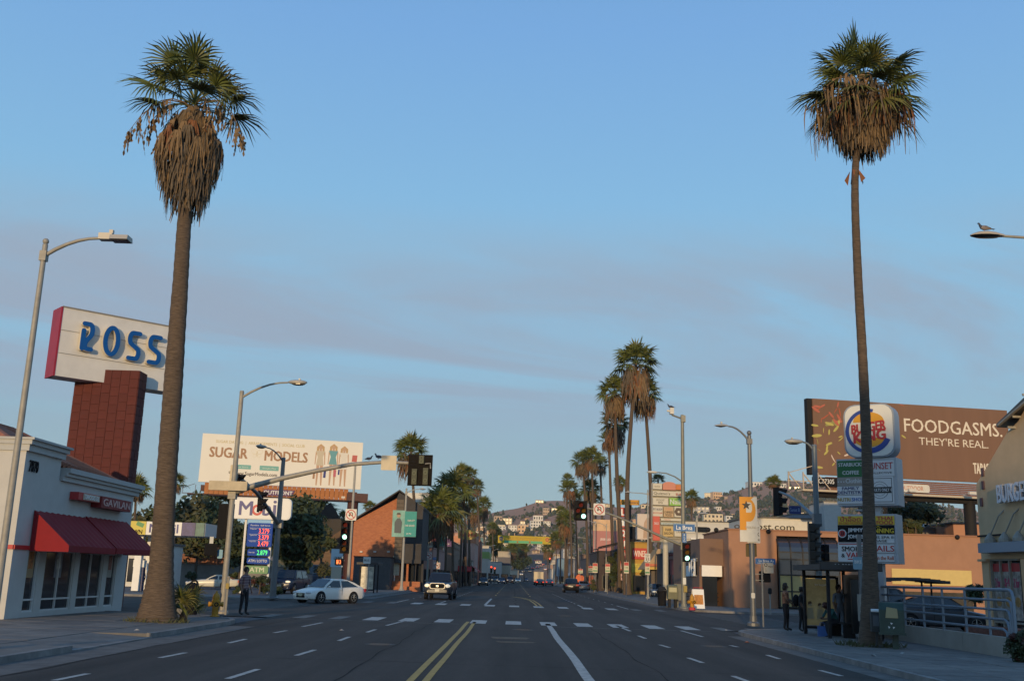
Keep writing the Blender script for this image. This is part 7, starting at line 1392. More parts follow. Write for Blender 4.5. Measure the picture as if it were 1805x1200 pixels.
# ================================================================ vehicles
carglass = mat('car_glass', (.012, .015, .02), .05, spec=.8); silver = mat('alloy_silver', (.45, .45, .45), .3, .8); headl_off = mat('headlight_glass', (.55, .56, .56), .12); headl_on = mat('headlight_lit', (1, .9, .7), .3, emit=.5, ecol=(1, .8, .52)); taill = mat('tail_lamp_red', (.35, .01, .01), .25); taill_on = mat('tail_lamp_lit', (.6, .03, .02), .3, emit=1.2, ecol=(1, .08, .03)); platem = mat('number_plate', (.55, .52, .42), .5)
def cpaint(n, c, r=.28): return mat('car_paint_'+n, c, r, .0, spec=.5)
STY = {  # stations (t, bottom, top, half width factor) ; cabin (A, B, C, D) as (t, z)
 'sedan': dict(L=4.8, W=1.82, H=1.46, st=[(0, .30, .55, .72), (.012, .22, .64, .84), (.06, .19, .74, .95), (.16, .18, .84, 1), (.285, .18, .94, 1), (.5, .18, .96, 1), (.8, .2, 1.02, 1), (.93, .24, 1.02, .96), (.985, .30, .93, .86), (1, .36, .78, .78)], cab=((.245, .94), (.41, 1.44), (.69, 1.43), (.915, 1.06)), r=.34, fx=.185, rx=.765),
 'suv': dict(L=4.9, W=1.95, H=1.80, st=[(0, .40, .75, .78), (.012, .30, .9, .88), (.06, .27, 1.02, .97), (.2, .27, 1.08, 1), (.27, .27, 1.14, 1), (.5, .27, 1.14, 1), (.85, .27, 1.16, 1), (.97, .3, 1.15, .97), (.992, .36, 1.1, .92), (1, .42, .9, .88)], cab=((.25, 1.12), (.39, 1.77), (.90, 1.76), (.975, 1.16)), r=.38, fx=.18, rx=.77),
 'pickup': dict(L=5.6, W=2.02, H=1.93, st=[(0, .52, .95, .86), (.01, .42, 1.12, .95), (.04, .38, 1.20, .99), (.2, .38, 1.26, 1), (.27, .38, 1.30, 1), (.45, .38, 1.30, 1), (.62, .38, 1.30, 1), (.97, .45, 1.30, .99), (1, .5, 1.25, .97)], cab=((.245, 1.28), (.345, 1.90), (.58, 1.90), (.625, 1.30)), r=.41, fx=.175, rx=.79),
 'sports': dict(L=4.5, W=1.82, H=1.19, st=[(0, .28, .40, .72), (.02, .2, .50, .86), (.1, .16, .62, .97), (.25, .15, .74, 1), (.4, .15, .80, 1), (.6, .15, .82, 1), (.8, .17, .84, 1), (.95, .22, .84, .97), (.99, .3, .80, .92), (1, .36, .66, .88)], cab=((.37, .79), (.53, 1.17), (.66, 1.17), (.90, .84)), r=.33, fx=.175, rx=.745)}
def car(label, cat, loc, rz, style, pm, name='parked_car', lit=False, tail=False, group=None, grille='chrome', detail=2, tint=None, plate_m=None):
    d = STY[style]; L, W = d['L'], d['W']; hw = W/2; r = thing(name, label, cat, loc, rz, group); mb = MB(); n = None
    for t, zb, zt, f in d['st']:
        y = -L/2+t*L; w = hw*f; h = zt-zb
        half = [(.0, zb), (.80*w, zb), (.95*w, zb+.07), (1.0*w, zb+.40*h), (.99*w, zb+.72*h), (.95*w, zt-.05), (.86*w, zt-.005), (.45*w, zt+.02)]
        ring = [(x, y, z) for x, z in half]+[(0, y, zt+.03)]+[(-x, y, z) for x, z in half[:0:-1]]; n = len(ring); mb.v += ring
    k = len(d['st'])
    for i in range(k-1):
        for j in range(n): mb.f.append((i*n+j, i*n+(j+1) % n, (i+1)*n+(j+1) % n, (i+1)*n+j)); mb.m.append(0)
    mb.f += [tuple(range(n-1, -1, -1)), tuple((k-1)*n+j for j in range(n))]; mb.m += [0, 0]
    (ta, za), (tb_, zb_), (tc_, zc_), (td, zd) = d['cab']; Y = lambda t: -L/2+t*L; wl, wu = hw*.89, hw*.70
    A, B, C, D = [(Y(ta), za-.03), (Y(tb_), zb_), (Y(tc_), zc_), (Y(td), zd-.03)]
    c0 = len(mb.v)
    prof = [(A, wl*.96), (((A[0]+B[0])/2, (A[1]+B[1])/2+.03), (wl+wu)/2), ((B[0]-.04, B[1]-.035), wu*1.03), ((B[0]+.12, B[1]+.015), wu), ((C[0]-.12, C[1]+.015), wu), ((C[0]+.05, C[1]-.03), wu*1.03), (((C[0]+D[0])/2, (C[1]+D[1])/2+.03), (wl+wu)/2), (D, wl*.96)]
    for (y, z), w in prof: mb.v += [(-wl if z > za+.1 else -w, y, za-.06), (-w, y, z), (-w*.55, y, z+.025), (0, y, z+.03), (w*.55, y, z+.025), (w, y, z), (wl if z > za+.1 else w, y, za-.06)]
    for i in range(len(prof)-1):
        for j in range(6): mb.f.append((c0+i*7+j, c0+(i+1)*7+j, c0+(i+1)*7+j+1, c0+i*7+j+1)); mb.m.append(0)
    mb.build('body', pm, r, smooth=38)
    def pane(nm, q, off, inset=.07):
        q = [Vector(p) for p in q]; c = sum(q, Vector())/len(q); nn = (q[1]-q[0]).cross(q[2]-q[0]).normalized(); nn = nn if nn.dot(c-Vector((0, c.y*.6, .6))) > 0 else -nn
        q = [p.lerp(c, inset)+nn*off for p in q]; e = [p-nn*.01 for p in q]; m_ = len(q); return MB().add(q+e, [tuple(range(m_)), tuple(range(2*m_-1, m_-1, -1))]).build(nm, carglass, r)
    pane('windshield', [(-wl*.95, *A), (wl*.95, *A), (wu*1.0, *B), (-wu*1.0, *B)], .055, .09); pane('rear_window', [(-wl*.95, *D), (wl*.95, *D), (wu, *C), (-wu, *C)], .055, .12)
    for s in (-1, 1):
        ym = B[0]+.42*(C[0]-B[0])+.12; zl = za+.0; xu = lambda z: s*(wl+(wu-wl)*max(0, (z-za))/(zb_-za)); P_ = lambda y, z: (xu(z)+s*.0, y, z)
        pane('side_window', [P_(A[0]+.16, zl+.02), P_(ym-.05, zl+.02), P_(ym-.05, zb_-.07), P_(B[0]+.06, zb_-.07)], .02, .05); pane('side_window', [P_(ym+.05, zl+.02), P_(D[0]-.22, zl+.05), P_(C[0]-.02, zb_-.07), P_(ym+.05, zb_-.07)], .02, .05)
        if detail > 1: MB().ball((s*(hw+.07), A[0]+.30, za+.06), .1, 8, 5, sc=(.95, .6, .62)).build('mirror', pm, r, smooth=60)
        if detail > 1: MB().box((s*(hw-.0), A[0]+(ym-A[0])*.9, za-.14), (.03, .16, .03)).box((s*hw, ym+.75, za-.12), (.03, .16, .03)).build('door_handle', pm, r); MB().box((s*(hw-.001), ym, (za+.35)/2+.1), (.012, .015, za-.42)).build('door_seam', blackp, r)
    R_ = d['r']
    for t in (d['fx'], d['rx']):
        for s in (-1, 1):
            y = Y(t); x = s*(hw-.0); MB().cyl((x-s*.22, y, R_+.015), (x+s*.006, y, R_+.015), R_*1.15, n=20).build('wheel_arch', blackp, r)
            wv = MB().tube([(x-s*.2, y, R_), (x-s*.02, y, R_), (x+s*.012, y, R_)], [R_, R_, R_*.93], 20).build('wheel', rubber, r, smooth=40); g = MB().cyl((x+s*.0, y, R_), (x+s*.016, y, R_), R_*.66, n=16, m=1)
            for j in range(5): a = j*1.2566+.3; g.bar((x+s*.022, y, R_), (x+s*.018, y+math.cos(a)*R_*.62, R_+math.sin(a)*R_*.62), .07 if s else .07, .014, m=0)
            n_ = 16
            for j in range(n_): a, b2 = 6.283*j/n_, 6.283*(j+1)/n_; g.bar((x+s*.018, y+math.cos(a)*R_*.63, R_+math.sin(a)*R_*.63), (x+s*.018, y+math.cos(b2)*R_*.63, R_+math.sin(b2)*R_*.63), .035, .016)
            if detail > 1: g.build('rim', [silver, blackp], wv)
    st = d['st']; zf = st[2][2]-.10; big = style == 'pickup'; yn = -L/2; zl = (st[0][1]+st[0][2])/2
    for s in (-1, 1):
        MB().ball((s*hw*(.66 if not big else .74), yn+.10, zf-(.03 if not big else .12)), .16, 10, 6, sc=(1.35, .85, .6 if not big else 1.0)).build('headlight', headl_on if lit else headl_off, r, smooth=60)
        MB().box((s*hw*.74, L/2-.03, st[-2][2]-.12), (.34, .1, .2 if not big else .35)).build('tail_light', taill_on if tail else taill, r)
        if detail > 1: MB().cyl((s*hw*.66, yn+.10, st[0][1]+.06), (s*hw*.66, yn-.0, st[0][1]+.06), .07, n=10).build('fog_light', headl_on if lit and big else headl_off, r)
    zg = (st[1][2]+st[1][1])/2+.10; gw, gh = (.72, .13) if not big else (1.05, .34)
    if big: zg = .98
    g = MB().rrect(gw, gh, gh*.4, yn-.025, yn+.1, 0, zg).build('grille', blackp, r); MB().rrect(gw*1.12, gh*1.25, gh*.5, yn-.012, yn+.1, 0, zg).build('grille_surround', (chrome if not big else mat('dull_chrome', (.30, .30, .30), .45, .6)), r)
    if detail > 1:
        b_ = MB()
        for k_ in range(3): b_.box((0, yn-.03, zg+gh*(-.28+.28*k_)), (gw*.9, .012, .012))
        b_.build('grille_bar', chrome if not big else blackp, g); MB().ring(0, zg, .035, .065, yn-.05, yn-.03, n=12, sx=1.4).build('badge', chrome, g)
    MB().rrect(gw*(1.1 if not big else 1.35), .12 if not big else .2, .05, yn-.012, yn+.12, 0, st[0][1]+.09).build('lower_intake' if not big else 'bumper', blackp if not big else mat('bumper_chrome', (.09, .09, .09), .4), r)
    MB().box((0, yn-.03, st[0][1]+(.2 if not big else .14)), (.32, .02, .16)).build('number_plate', plate_m or platem, r); MB().box((0, L/2+.01, st[-1][2]-.1), (.32, .02, .16)).build('number_plate', platem, r)
    return r
def head(dx, dy): return math.atan2(dx, -dy)                   # rotation so that local -y points along (dx, dy)
ivory = cpaint('ivory_white', (.80, .77, .70)); wcar = car('ivory white sedan turning at the far left corner', 'car', (-10.75, 61.6, 0), head(-.62, -.78), 'sedan', ivory, 'sedan', plate_m=mat('plate_yellow', (.55, .5, .3), .5))
wcar.scale = (.93, .9, .93)
car('dark blue-grey pickup truck with chrome grille driving towards the camera', 'pickup truck', (P(777, 1050, 80).x, 80, 0), R(-2), 'pickup', cpaint('slate', (.018, .024, .038)), 'pickup_truck', lit=True)
car('low white wedge-shaped sports car parked behind the steel mast', 'car', (P(376, 1030, 92).x, 92, .02), head(-1, -.12), 'sports', cpaint('pearl', (.58, .56, .47)), 'sports_car')
car('dark SUV with glowing headlights leaving the petrol station', 'car', (P(505, 1030, 83).x, 84, .02), R(-6), 'suv', cpaint('midnight', (.012, .02, .05)), 'suv_car', lit=True)
car('large dark blue van parked behind the dark SUV', 'van', (P(541, 1020, 95).x, 96, .02), R(-75), 'suv', cpaint('navy', (.012, .03, .07)), 'van').scale = (1.15, 1.2, 1.3)
suvp = car('black SUV seen from behind, driving away on the right', 'car', (P(1006, 1030, 138).x, 138, 0), R(180), 'suv', cpaint('black', (.012, .012, .014)), 'suv_car', tail=False)
par = car('silver sedan parked on the right beyond the black SUV', 'car', (P(1028, 1030, 165).x, 165, 0), R(180), 'sedan', cpaint('silver', (.24, .25, .27)), 'sedan')
def far_car(proto, label, px, py, c, toward, name, Yv=None, lit=True, sc=1.0):
    p = find_y(px, py) if Yv is None else Vector((P(px, py, Yv).x, Yv, 0))
    if p is None: return
    o = dup(proto); o.location = (p.x, p.y, T(p.x, p.y)+.04); o.rotation_euler = (0, 0, 0 if toward else math.pi); o['label'] = label; o.name = name; o.scale = (sc,)*3
    for k_ in ('group',):
        if k_ in o: del o[k_]
    o['group'] = 'cars further down the street'
    for ch in o.children:
        b = ch.name.split('.')[0]
        if b in ('body', 'mirror', 'door_handle'): ch.material_slots[0].link = 'OBJECT'; ch.material_slots[0].material = cpaint(c[0], c[1])
        elif b == 'headlight' and lit and toward: ch.material_slots[0].link = 'OBJECT'; ch.material_slots[0].material = headl_on
        elif b == 'tail_light' and lit and not toward: ch.material_slots[0].link = 'OBJECT'; ch.material_slots[0].material = taill_on
red_c, white_c, blue_c, grey_c, black_c = ('rust', (.22, .07, .05)), ('white', (.6, .6, .57)), ('blue', (.02, .05, .14)), ('grey', (.15, .155, .16)), ('ink', (.015, .016, .02))
for args in ((par, 'dark blue distant car with headlights on, leftmost of the oncoming cars', 884, 1022, blue_c, 1, 'sedan', 262), (suvp, 'reddish distant van with headlights on, second from left of the oncoming cars', 899, 1021, red_c, 1, 'van', 275), (par, 'white distant car with headlights on, below the dark tree', 913, 1021, white_c, 1, 'sedan', 330),
             (par, 'dark distant car with bright headlights, right of the white oncoming one', 927, 1016, blue_c, 1, 'sedan', 415), (par, 'pale distant oncoming car further up the hill', 919, 1014, white_c, 1, 'sedan', None), (par, 'silver oncoming car near the foot of the rise', 922, 1009, grey_c, 1, 'sedan', None), (suvp, 'brownish tall vehicle on the rise beside the silver oncoming car', 929, 1004, red_c, 1, 'van', None),
             (par, 'black car with lit red tail lamps in front of the cream box truck', 951.5, 1024, black_c, 0, 'sedan', 232), (par, 'silver car with tail lamps, right of the cream box truck', 968, 1023, grey_c, 0, 'sedan', 245), (suvp, 'dark blue vehicle climbing at the top of the street', 944, 990, blue_c, 0, 'suv_car', None), (par, 'pale car climbing near the top of the street', 950, 994, white_c, 0, 'sedan', None),
             (par, 'car with red tail lamps waiting on the rise, left lane', 939, 1003, black_c, 0, 'sedan', None), (par, 'car with red tail lamps waiting on the rise, right lane', 947, 1002, grey_c, 0, 'sedan', None), (suvp, 'grey vehicle waiting on the rise under the far red signal', 954, 999, grey_c, 0, 'suv_car', None), (par, 'dark car parked under trees at the left top of the street', 934, 1008, black_c, 1, 'sedan', None),
             (par, 'white oncoming car second from the top of the rise on the left', 925, 1001, white_c, 1, 'sedan', None), (par, 'dark oncoming car near the top of the rise, headlights on', 931, 998, blue_c, 1, 'sedan', None), (par, 'red car near the top of the rise in the right lanes', 957, 996, red_c, 0, 'sedan', None), (par, 'white car in the right lane just below the far red signal', 961, 1005, white_c, 0, 'sedan', None),
             (par, 'blue car parked on the right kerb past the silver sedan', 1016, 1027, blue_c, 0, 'sedan', 225), (par, 'white car parked on the right kerb past the blue one', 1003, 1023, white_c, 0, 'sedan', 275), (par, 'dark car parked on the left kerb before the twin red signals', 852, 1027, black_c, 1, 'sedan', 200), (suvp, 'grey van parked on the left kerb past the twin red signals', 872, 1022, grey_c, 1, 'van', 262),
             (par, 'maroon car parked behind the right hand palm trunks', 1186, 1035, ('maroon', (.12, .02, .025)), 1, 'sedan', 112), (par, 'grey car parked behind the right hand palm trunks, left of the maroon one', 1158, 1033, grey_c, 1, 'sedan', 118)): far_car(*args)
o = dup(suvp); o.location = (P(1590, 1060, 50).x, 52, 0); o.rotation_euler = (0, 0, R(70)); o['label'] = 'purple-black car parked behind the pipe railing under the canopy'; o.name = 'parked_car'
o = dup(par); o.location = (P(1648, 1060, 48).x, 48, 0); o.rotation_euler = (0, 0, R(80)); o['label'] = 'dark grey car parked behind the pipe railing, right of the purple one'; o.name = 'parked_car'
for ch in o.children:
    if ch.name.split('.')[0] in ('body', 'mirror', 'door_handle'): ch.material_slots[0].link = 'OBJECT'; ch.material_slots[0].material = cpaint('dim', (.05, .052, .06))
Yb = 268.0; bt_ = thing('box_truck', 'cream box truck driving away in the middle lane', 'truck', (P(949, 1020, Yb).x, Yb, 0), 0); MB().box((0, 0, 1.95), (2.4, 5.2, 2.5)).build('cargo_box', mat('cream_truck', (.55, .47, .33), .5), bt_); MB().box((0, 3.6, 1.3), (2.2, 1.9, 1.9)).build('cab', white, bt_); MB().box((0, .4, .55), (2.2, 6.6, .35)).build('chassis', blackp, bt_)
for x in (-.95, .95):
    for y in (-1.6, 3.4): MB().cyl((x-.15, y, .45), (x+.15, y, .45), .45, n=12).build('wheel', rubber, bt_)
    MB().box((x*1.0, -2.65, .75), (.3, .06, .2)).build('tail_light', taill_on, bt_)
# distant signal at the far crossing, red lit
for lab, px, py, Y, c in (('far red traffic signal at the distant right kerb', 969, 987, 330, 'red'), ('far red traffic signal at the distant left kerb', 866, 1003, 250, 'red'), ('second far red traffic signal at the distant left kerb', 872, 1005, 255, 'red')):
    p = P(px, py, Y); signal(lab, (p.x, Y, p.z), 0, [(0, 2, 'red', 1), (0, 1, 'amber', 0), (0, 0, 'green', 0)], 1.5, None, visor=False); r = thing('signal_post', 'slim post under the '+lab, 'post', (p.x, Y+.2, T(p.x, Y))); MB().cyl((0, 0, 0), (0, 0, p.z-T(p.x, Y)+.6), .09, n=7).build('post', dgal, r)
# ================================================================ people
def person(label, loc, rz, joints, cols, hair=(.02, .015, .012), hairlen=.10, extra=None, sc=1.0):
    """joints: list of (name, parent index, (x,y,z), (rx,ry), region); one continuous skinned body facing local -y"""
    r = thing('person', label, 'person', loc, rz); r.scale = (sc,)*3
    bm = bmesh.new(); sk = bm.verts.layers.skin.verify(); vs = []
    for nm, pa, co, rad, reg in joints:
        v = bm.verts.new(co); v[sk].radius = rad; v[sk].use_root = nm == 'pelvis'; vs.append(v)
        if pa is not None: bm.edges.new((vs[pa], v))
    me = bpy.data.meshes.new('b'); bm.to_mesh(me); bm.free(); ob = bpy.data.objects.new('b', me); COL.objects.link(ob); ob.modifiers.new('s', 'SKIN').use_smooth_shade = True; ss = ob.modifiers.new('u', 'SUBSURF'); ss.levels = 1
    m2 = bpy.data.meshes.new_from_object(ob.evaluated_get(bpy.context.evaluated_depsgraph_get())); bpy.data.objects.remove(ob)
    b = MB(); b.v = [tuple(v.co) for v in m2.vertices]; bpy.data.meshes.remove(m2) if False else None
    segs = [(Vector(joints[j[1]][2]), Vector(j[2]), j[4]) for j in joints if j[1] is not None]; regs = ('skin', 'top', 'bottom', 'shoe')
    for p in m2.polygons:
        c = p.center; best = None
        for a, e, g in segs:
            d = e-a; t = max(0, min(1, (c-a).dot(d)/max(1e-6, d.dot(d)))); k = (c-(a+d*t)).length
            if best is None or k < best[0]: best = (k, g)
        b.f.append(tuple(p.vertices)); b.m.append(regs.index(best[1]))
    bpy.data.meshes.remove(m2)
    J = {j[0]: Vector(j[2]) for j in joints}
    for s, hn, wn in ((1, 'handR', 'wristR'), (-1, 'handL', 'wristL')):    # five curled fingers on each hand
        h, w = J[hn], J[wn]; d = (h-w).normalized(); sd = d.cross(Vector((1, 0, 0))).normalized()
        for k in range(4): o_ = h+sd*(.012*(k-1.5)); ln = (.07, .08, .075, .06)[k]; b.tube([o_-d*.01, o_+d*ln*.5, o_+d*ln*.85+Vector((-s*.02, -.01, 0))], [.0085, .0078, .006], 5)
        b.tube([w+d*.02, w+d*.05-sd*.035, w+d*.085-sd*.03], [.011, .009, .007], 5)
    hd = J['head']; f = (J['face']-hd).normalized()
    b.tube([J['face']+Vector((0, 0, .012)), J['face']+f*.028-Vector((0, 0, .012))], [.009, .013], 5)                # nose
    b.tube([J['face']+f*.004+Vector((-.022, 0, -.042)), J['face']+f*.009+Vector((0, 0, -.044)), J['face']+f*.004+Vector((.022, 0, -.042))], [.004, .006, .004], 4)
    b.build('body', [mat('skin_%d' % int(cols[0][0]*100), cols[0], .6), cols[1], mat('trousers_%d' % int(cols[2][0]*1000), cols[2], .85, var=.2), mat('shoes_dark', (.02, .018, .016), .6)], r, smooth=70)
    e = MB()
    for s in (-1, 1): e.ball(J['face']+f*.002+Vector((s*.03, 0, .022)), .009, 6, 4)
    e.build('eyes', blackp, r); g = MB(); g.ball(hd+Vector((0, .018, .035))-f*.01, .108, 12, 8, sc=(.95, 1.0, 1.0))
    hm = mat('hair_%d' % int(hair[0]*1000), hair, .8, var=.4, vs=30); hv = []
    for v in g.v: v = Vector(v); k = (v-J['face']).dot(f); v -= f*max(0, k+.045); hv.append(tuple(v+Vector((mn.noise(v*40), mn.noise(v*41+Vector((3, 0, 0))), mn.noise(v*43)))*.02))
    g.v = hv
    if hairlen > .12: g.ball(hd-f*.06-Vector((0, 0, hairlen*.35)), .10, 10, 6, sc=(1.1, .8, hairlen*5)); g.v = [tuple(Vector(v)+Vector((mn.noise(Vector(v)*25), mn.noise(Vector(v)*27), 0))*.02) for v in g.v]
    g.build('hair', hm, r, smooth=70)
    if extra: extra(r, J)
    return r
def stand(armL=(0, 0, 0), armR=(0, 0, 0), w=1.0, lean=0.0, stride=0.05, wide=1.0):
    z = lambda v: v; y = lambda zz: -lean*(zz-.95)
    js = [('pelvis', None, (0, 0, .95), (.155*w, .115*w), 'bottom'), ('waist', 0, (0, y(1.12), 1.12), (.14*w, .105*w), 'top'), ('chest', 1, (0, y(1.33), 1.33), (.16*w, .115*w), 'top'), ('neckb', 2, (0, y(1.45), 1.46), (.075, .065), 'top'), ('neck', 3, (0, y(1.5)-.012, 1.52), (.052, .052), 'skin'), ('head', 4, (0, y(1.6)-.02, 1.615), (.078, .092), 'skin'), ('crown', 5, (0, y(1.68)-.012, 1.69), (.058, .07), 'skin')]
    for s, n, arm, st in ((-1, 'L', armL, stride), (1, 'R', armR, -stride)):
        i = len(js); js += [('hip'+n, 0, (s*.092*wide, 0, .86), (.092*w, .095*w), 'bottom'), ('knee'+n, i, (s*.10*wide, st*.6-.02, .49), (.062, .066), 'bottom'), ('ankle'+n, i+1, (s*.105*wide, st+.02, .10), (.045, .048), 'bottom'), ('toe'+n, i+2, (s*.12*wide, st-.15, .045), (.042, .036), 'shoe')]
        i = len(js); js += [('sh'+n, 2, (s*.185*w, y(1.4), 1.405), (.062, .062), 'top'), ('elbow'+n, i, (s*.24*w+arm[0]*.4, y(1.1)+.02+arm[1]*.4, 1.12+arm[2]*.3), (.043, .045), 'top'), ('wrist'+n, i+1, (s*.245*w+arm[0], y(.9)-.05+arm[1], .88+arm[2]), (.03, .028), 'skin'), ('hand'+n, i+2, (s*.24*w+arm[0]*1.1, y(.85)-.075+arm[1]*1.15, .80+arm[2]*1.15), (.033, .022), 'skin')]
    js.append(('face', 5, (0, y(1.6)-.105, 1.605), (.02, .03), 'skin')); return js
strip = mat('striped_shirt', (.10, .03, .04), .85); t = strip.node_tree; wv_ = t.nodes.new('ShaderNodeTexWave'); wv_.bands_direction = 'Z'; wv_.inputs['Scale'].default_value = 5.5; tcx = t.nodes.new('ShaderNodeTexCoord'); t.links.new(tcx.outputs['Object'], wv_.inputs['Vector']); rp = t.nodes.new('ShaderNodeValToRGB'); t.links.new(wv_.outputs['Fac'], rp.inputs[0]); ee = rp.color_ramp.elements; ee[0].color = (.035, .03, .06, 1); ee[1].color = (.42, .36, .34, 1); ee.new(.45).color = (.16, .025, .035, 1); ee[1].position = .45; t.links.new(rp.outputs[0], t.nodes['Principled BSDF'].inputs['Base Color'])
def bag(r, J): MB().ball((.02, .17, 1.18), .16, 10, 7, sc=(1, .7, 1.35)).build('backpack', mat('bag_pink_grey', (.28, .11, .10), .8, var=.3), r, smooth=60)
person('person in a striped shirt and dark trousers waiting on the left kerb corner', (-9.95, 39.0, .125), R(62), stand((.0, -.02, .02), (-.0, -.05, .02)), ((.22, .12, .08), strip, (.012, .012, .015)), extra=bag)
floral = mat('red_floral_jacket', (.20, .035, .025), .85, var=.8, vs=14, col2=(.45, .22, .12))
person('person with dark curly hair in a red floral jacket beside the bus shelter', (10.25, 39.6, .125), R(70), stand((.02, -.2, .12), (-.05, -.22, .15), w=1.36), ((.10, .055, .035), floral, (.012, .012, .014)), hairlen=.2)
person('person in black clothes with a dark backpack standing next to the red floral jacket', (10.75, 39.3, .125), R(60), stand((0, -.1, .05), (0, -.1, .05), w=1.12, lean=.05), ((.10, .055, .035), mat('black_coat', (.015, .015, .018), .9), (.011, .012, .014)), extra=lambda r, J: MB().ball((.0, .2, 1.2), .18, 10, 7, sc=(1, .75, 1.4)).build('backpack', blackp, r, smooth=60), sc=.93)
denim = mat('pale_denim', (.16, .20, .27), .85, var=.2, vs=8)
person('person in pale denim standing inside the bus shelter behind its post', (11.72, 37.9, .125), R(20), stand((.0, -.05, .02), (0, -.05, .02)), ((.18, .10, .07), denim, (.15, .19, .25)), hairlen=.1)
js = [('pelvis', None, (0, .02, .56), (.16, .13), 'bottom'), ('waist', 0, (0, -.05, .72), (.145, .12), 'top'), ('chest', 1, (0, -.20, .90), (.16, .12), 'top'), ('neckb', 2, (0, -.29, .99), (.075, .065), 'top'), ('neck', 3, (0, -.34, 1.03), (.052, .052), 'skin'), ('head', 4, (0, -.42, 1.08), (.08, .09), 'skin'), ('crown', 5, (0, -.44, 1.16), (.06, .07), 'skin')]
for s, n in ((-1, 'L'), (1, 'R')):
    i = len(js); js += [('hip'+n, 0, (s*.10, -.05, .54), (.09, .09), 'bottom'), ('knee'+n, i, (s*.13, -.47, .52), (.066, .066), 'bottom'), ('ankle'+n, i+1, (s*.13, -.42, .10), (.046, .048), 'bottom'), ('toe'+n, i+2, (s*.14, -.58, .045), (.042, .036), 'shoe')]
    i = len(js); js += [('sh'+n, 2, (s*.18, -.23, .95), (.06, .06), 'top'), ('elbow'+n, i, (s*.22, -.36, .70), (.043, .045), 'top'), ('wrist'+n, i+1, (s*.08, -.52, .66), (.03, .028), 'skin'), ('hand'+n, i+2, (s*.03, -.56, .68), (.03, .024), 'skin')]
js.append(('face', 5, (0, -.51, 1.05), (.02, .03), 'skin'))
person('person in a teal top sitting bowed on the shelter bench', (11.15, 36.5, .04), R(-72), js, ((.12, .065, .045), mat('teal_top', (.012, .085, .085), .85, var=.2), (.014, .016, .022)), hair=(.05, .015, .012))
pbg = thing('shopping_bag', 'blue plastic bag standing at the feet of the sitting person', 'bag', (10.62, 36.3, .125)); MB().add([(-.14, -.1, 0), (.14, -.1, 0), (.14, .1, 0), (-.14, .1, 0), (-.17, -.06, .32), (.17, -.06, .3), (.15, .06, .34), (-.15, .06, .33)], [(3, 2, 1, 0), (0, 1, 5, 4), (1, 2, 6, 5), (2, 3, 7, 6), (3, 0, 4, 7), (4, 5, 6, 7)]).tube([(-.1, 0, .32), (-.06, 0, .46), (.06, 0, .46), (.1, 0, .32)], .01, 5).build('bag', mat('bag_blue', (.03, .10, .30), .5), pbg)
# ================================================================ shops along the street beyond the crossing
def shop(label, x0, y0, x1, Y, col, depth=10, base_y=None, awn=None, sign=None, band=None, win=True, cat='shop', name='shop_building', colv=.1, parapet=None, group=None, z0=None):
    a, b2 = P(x0, y0, Y), P(x1, y0, Y); xm = (a.x+b2.x)/2; z0 = T(xm, Y) if z0 is None else z0; w = b2.x-a.x; h = a.z-z0; m = paint(col, .85, colv); r = thing(name, label, cat, (xm, Y, z0), 0, group)
    side = 1 if xm < 0 else -1; xs = side*w/2                    # the side that faces the street
    MB().box((0, depth/2, h/2), (w, depth, h)).build('wall', m, r); MB().box((0, depth/2, h+.09), (w+.15, depth+.15, .18)).build('parapet', paint(parapet or tuple(c*.8 for c in col), .85), r)
    n = max(1, int(w/2.6)); ww = w/n
    if win:
        for i in range(n): f = MB().box((-w/2+(i+.5)*ww, -.03, 1.45), (ww*.72, .08, 2.0)).build('window', alum, r); MB().box((-w/2+(i+.5)*ww, -.08, 1.45), (ww*.62, .02, 1.8)).build('pane', glassd, f)
        k = max(1, int(depth/3.2)); dw = depth/k
        for i in range(k): f = MB().box((xs+side*.03, (i+.5)*dw, 1.45), (.08, dw*.72, 2.1)).build('window', alum, r); MB().box((xs+side*.08, (i+.5)*dw, 1.45), (.02, dw*.62, 1.9)).build('pane', glassd, f)
    if band: MB().box((0, -.06, h-band[0]), (w, .1, band[1])).build('band', paint(band[2]), r); MB().box((xs+side*.05, depth/2, h-band[0]), (.1, depth-.2, band[1])).build('band', paint(band[2]), r)
    if awn:
        for (p0, p1) in (((0, -.02, 0), None),): MB().add([(-w/2, 0, 3.4), (w/2, 0, 3.4), (w/2, -1.2, 2.6), (-w/2, -1.2, 2.6), (w/2, -1.2, 2.4), (-w/2, -1.2, 2.4)], [(3, 2, 1, 0), (5, 4, 2, 3)]).add([(xs, 0, 3.4), (xs, depth, 3.4), (xs+side*1.2, depth, 2.6), (xs+side*1.2, 0, 2.6), (xs+side*1.2, 0, 2.4), (xs+side*1.2, depth, 2.4)], [(0, 1, 2, 3), (3, 2, 5, 4)]).build('awning', paint(awn, .8), r)
    if sign:
        s_, fz, fh, cs, ct = sign; o = MB().box((0, -.16, h*fz), (w*.86, .12, fh)).build('sign_panel', paint(cs), r)
        if s_: text(o, s_, 0, h*fz, w*.72, fh*.55, -.222, paint(ct), .02)
    return r, w, h
shop('pinkish tan shop house with dark piers beyond the brick hall', 738, 966, 764, 138, (.42, .24, .20), 26); shop('dark timber shop front behind the left hand palm trunks', 764, 955, 800, 166, (.26, .17, .12), 20, band=(.5, .5, (.2, .14, .1)))
r, w, h = shop('purple-blue diner building with an orange sign box on the left', 800, 940, 838, 190, (.50, .30, .24), 18, band=(1.0, 1.2, (.46, .18, .09))); r, w, h = shop('orange-red poster-clad building behind the left palm trunks', 818, 952, 846, 214, (.42, .15, .10), 18, sign=('RUBY', .55, 1.4, (.35, .08, .06), (.5, .35, .2)))
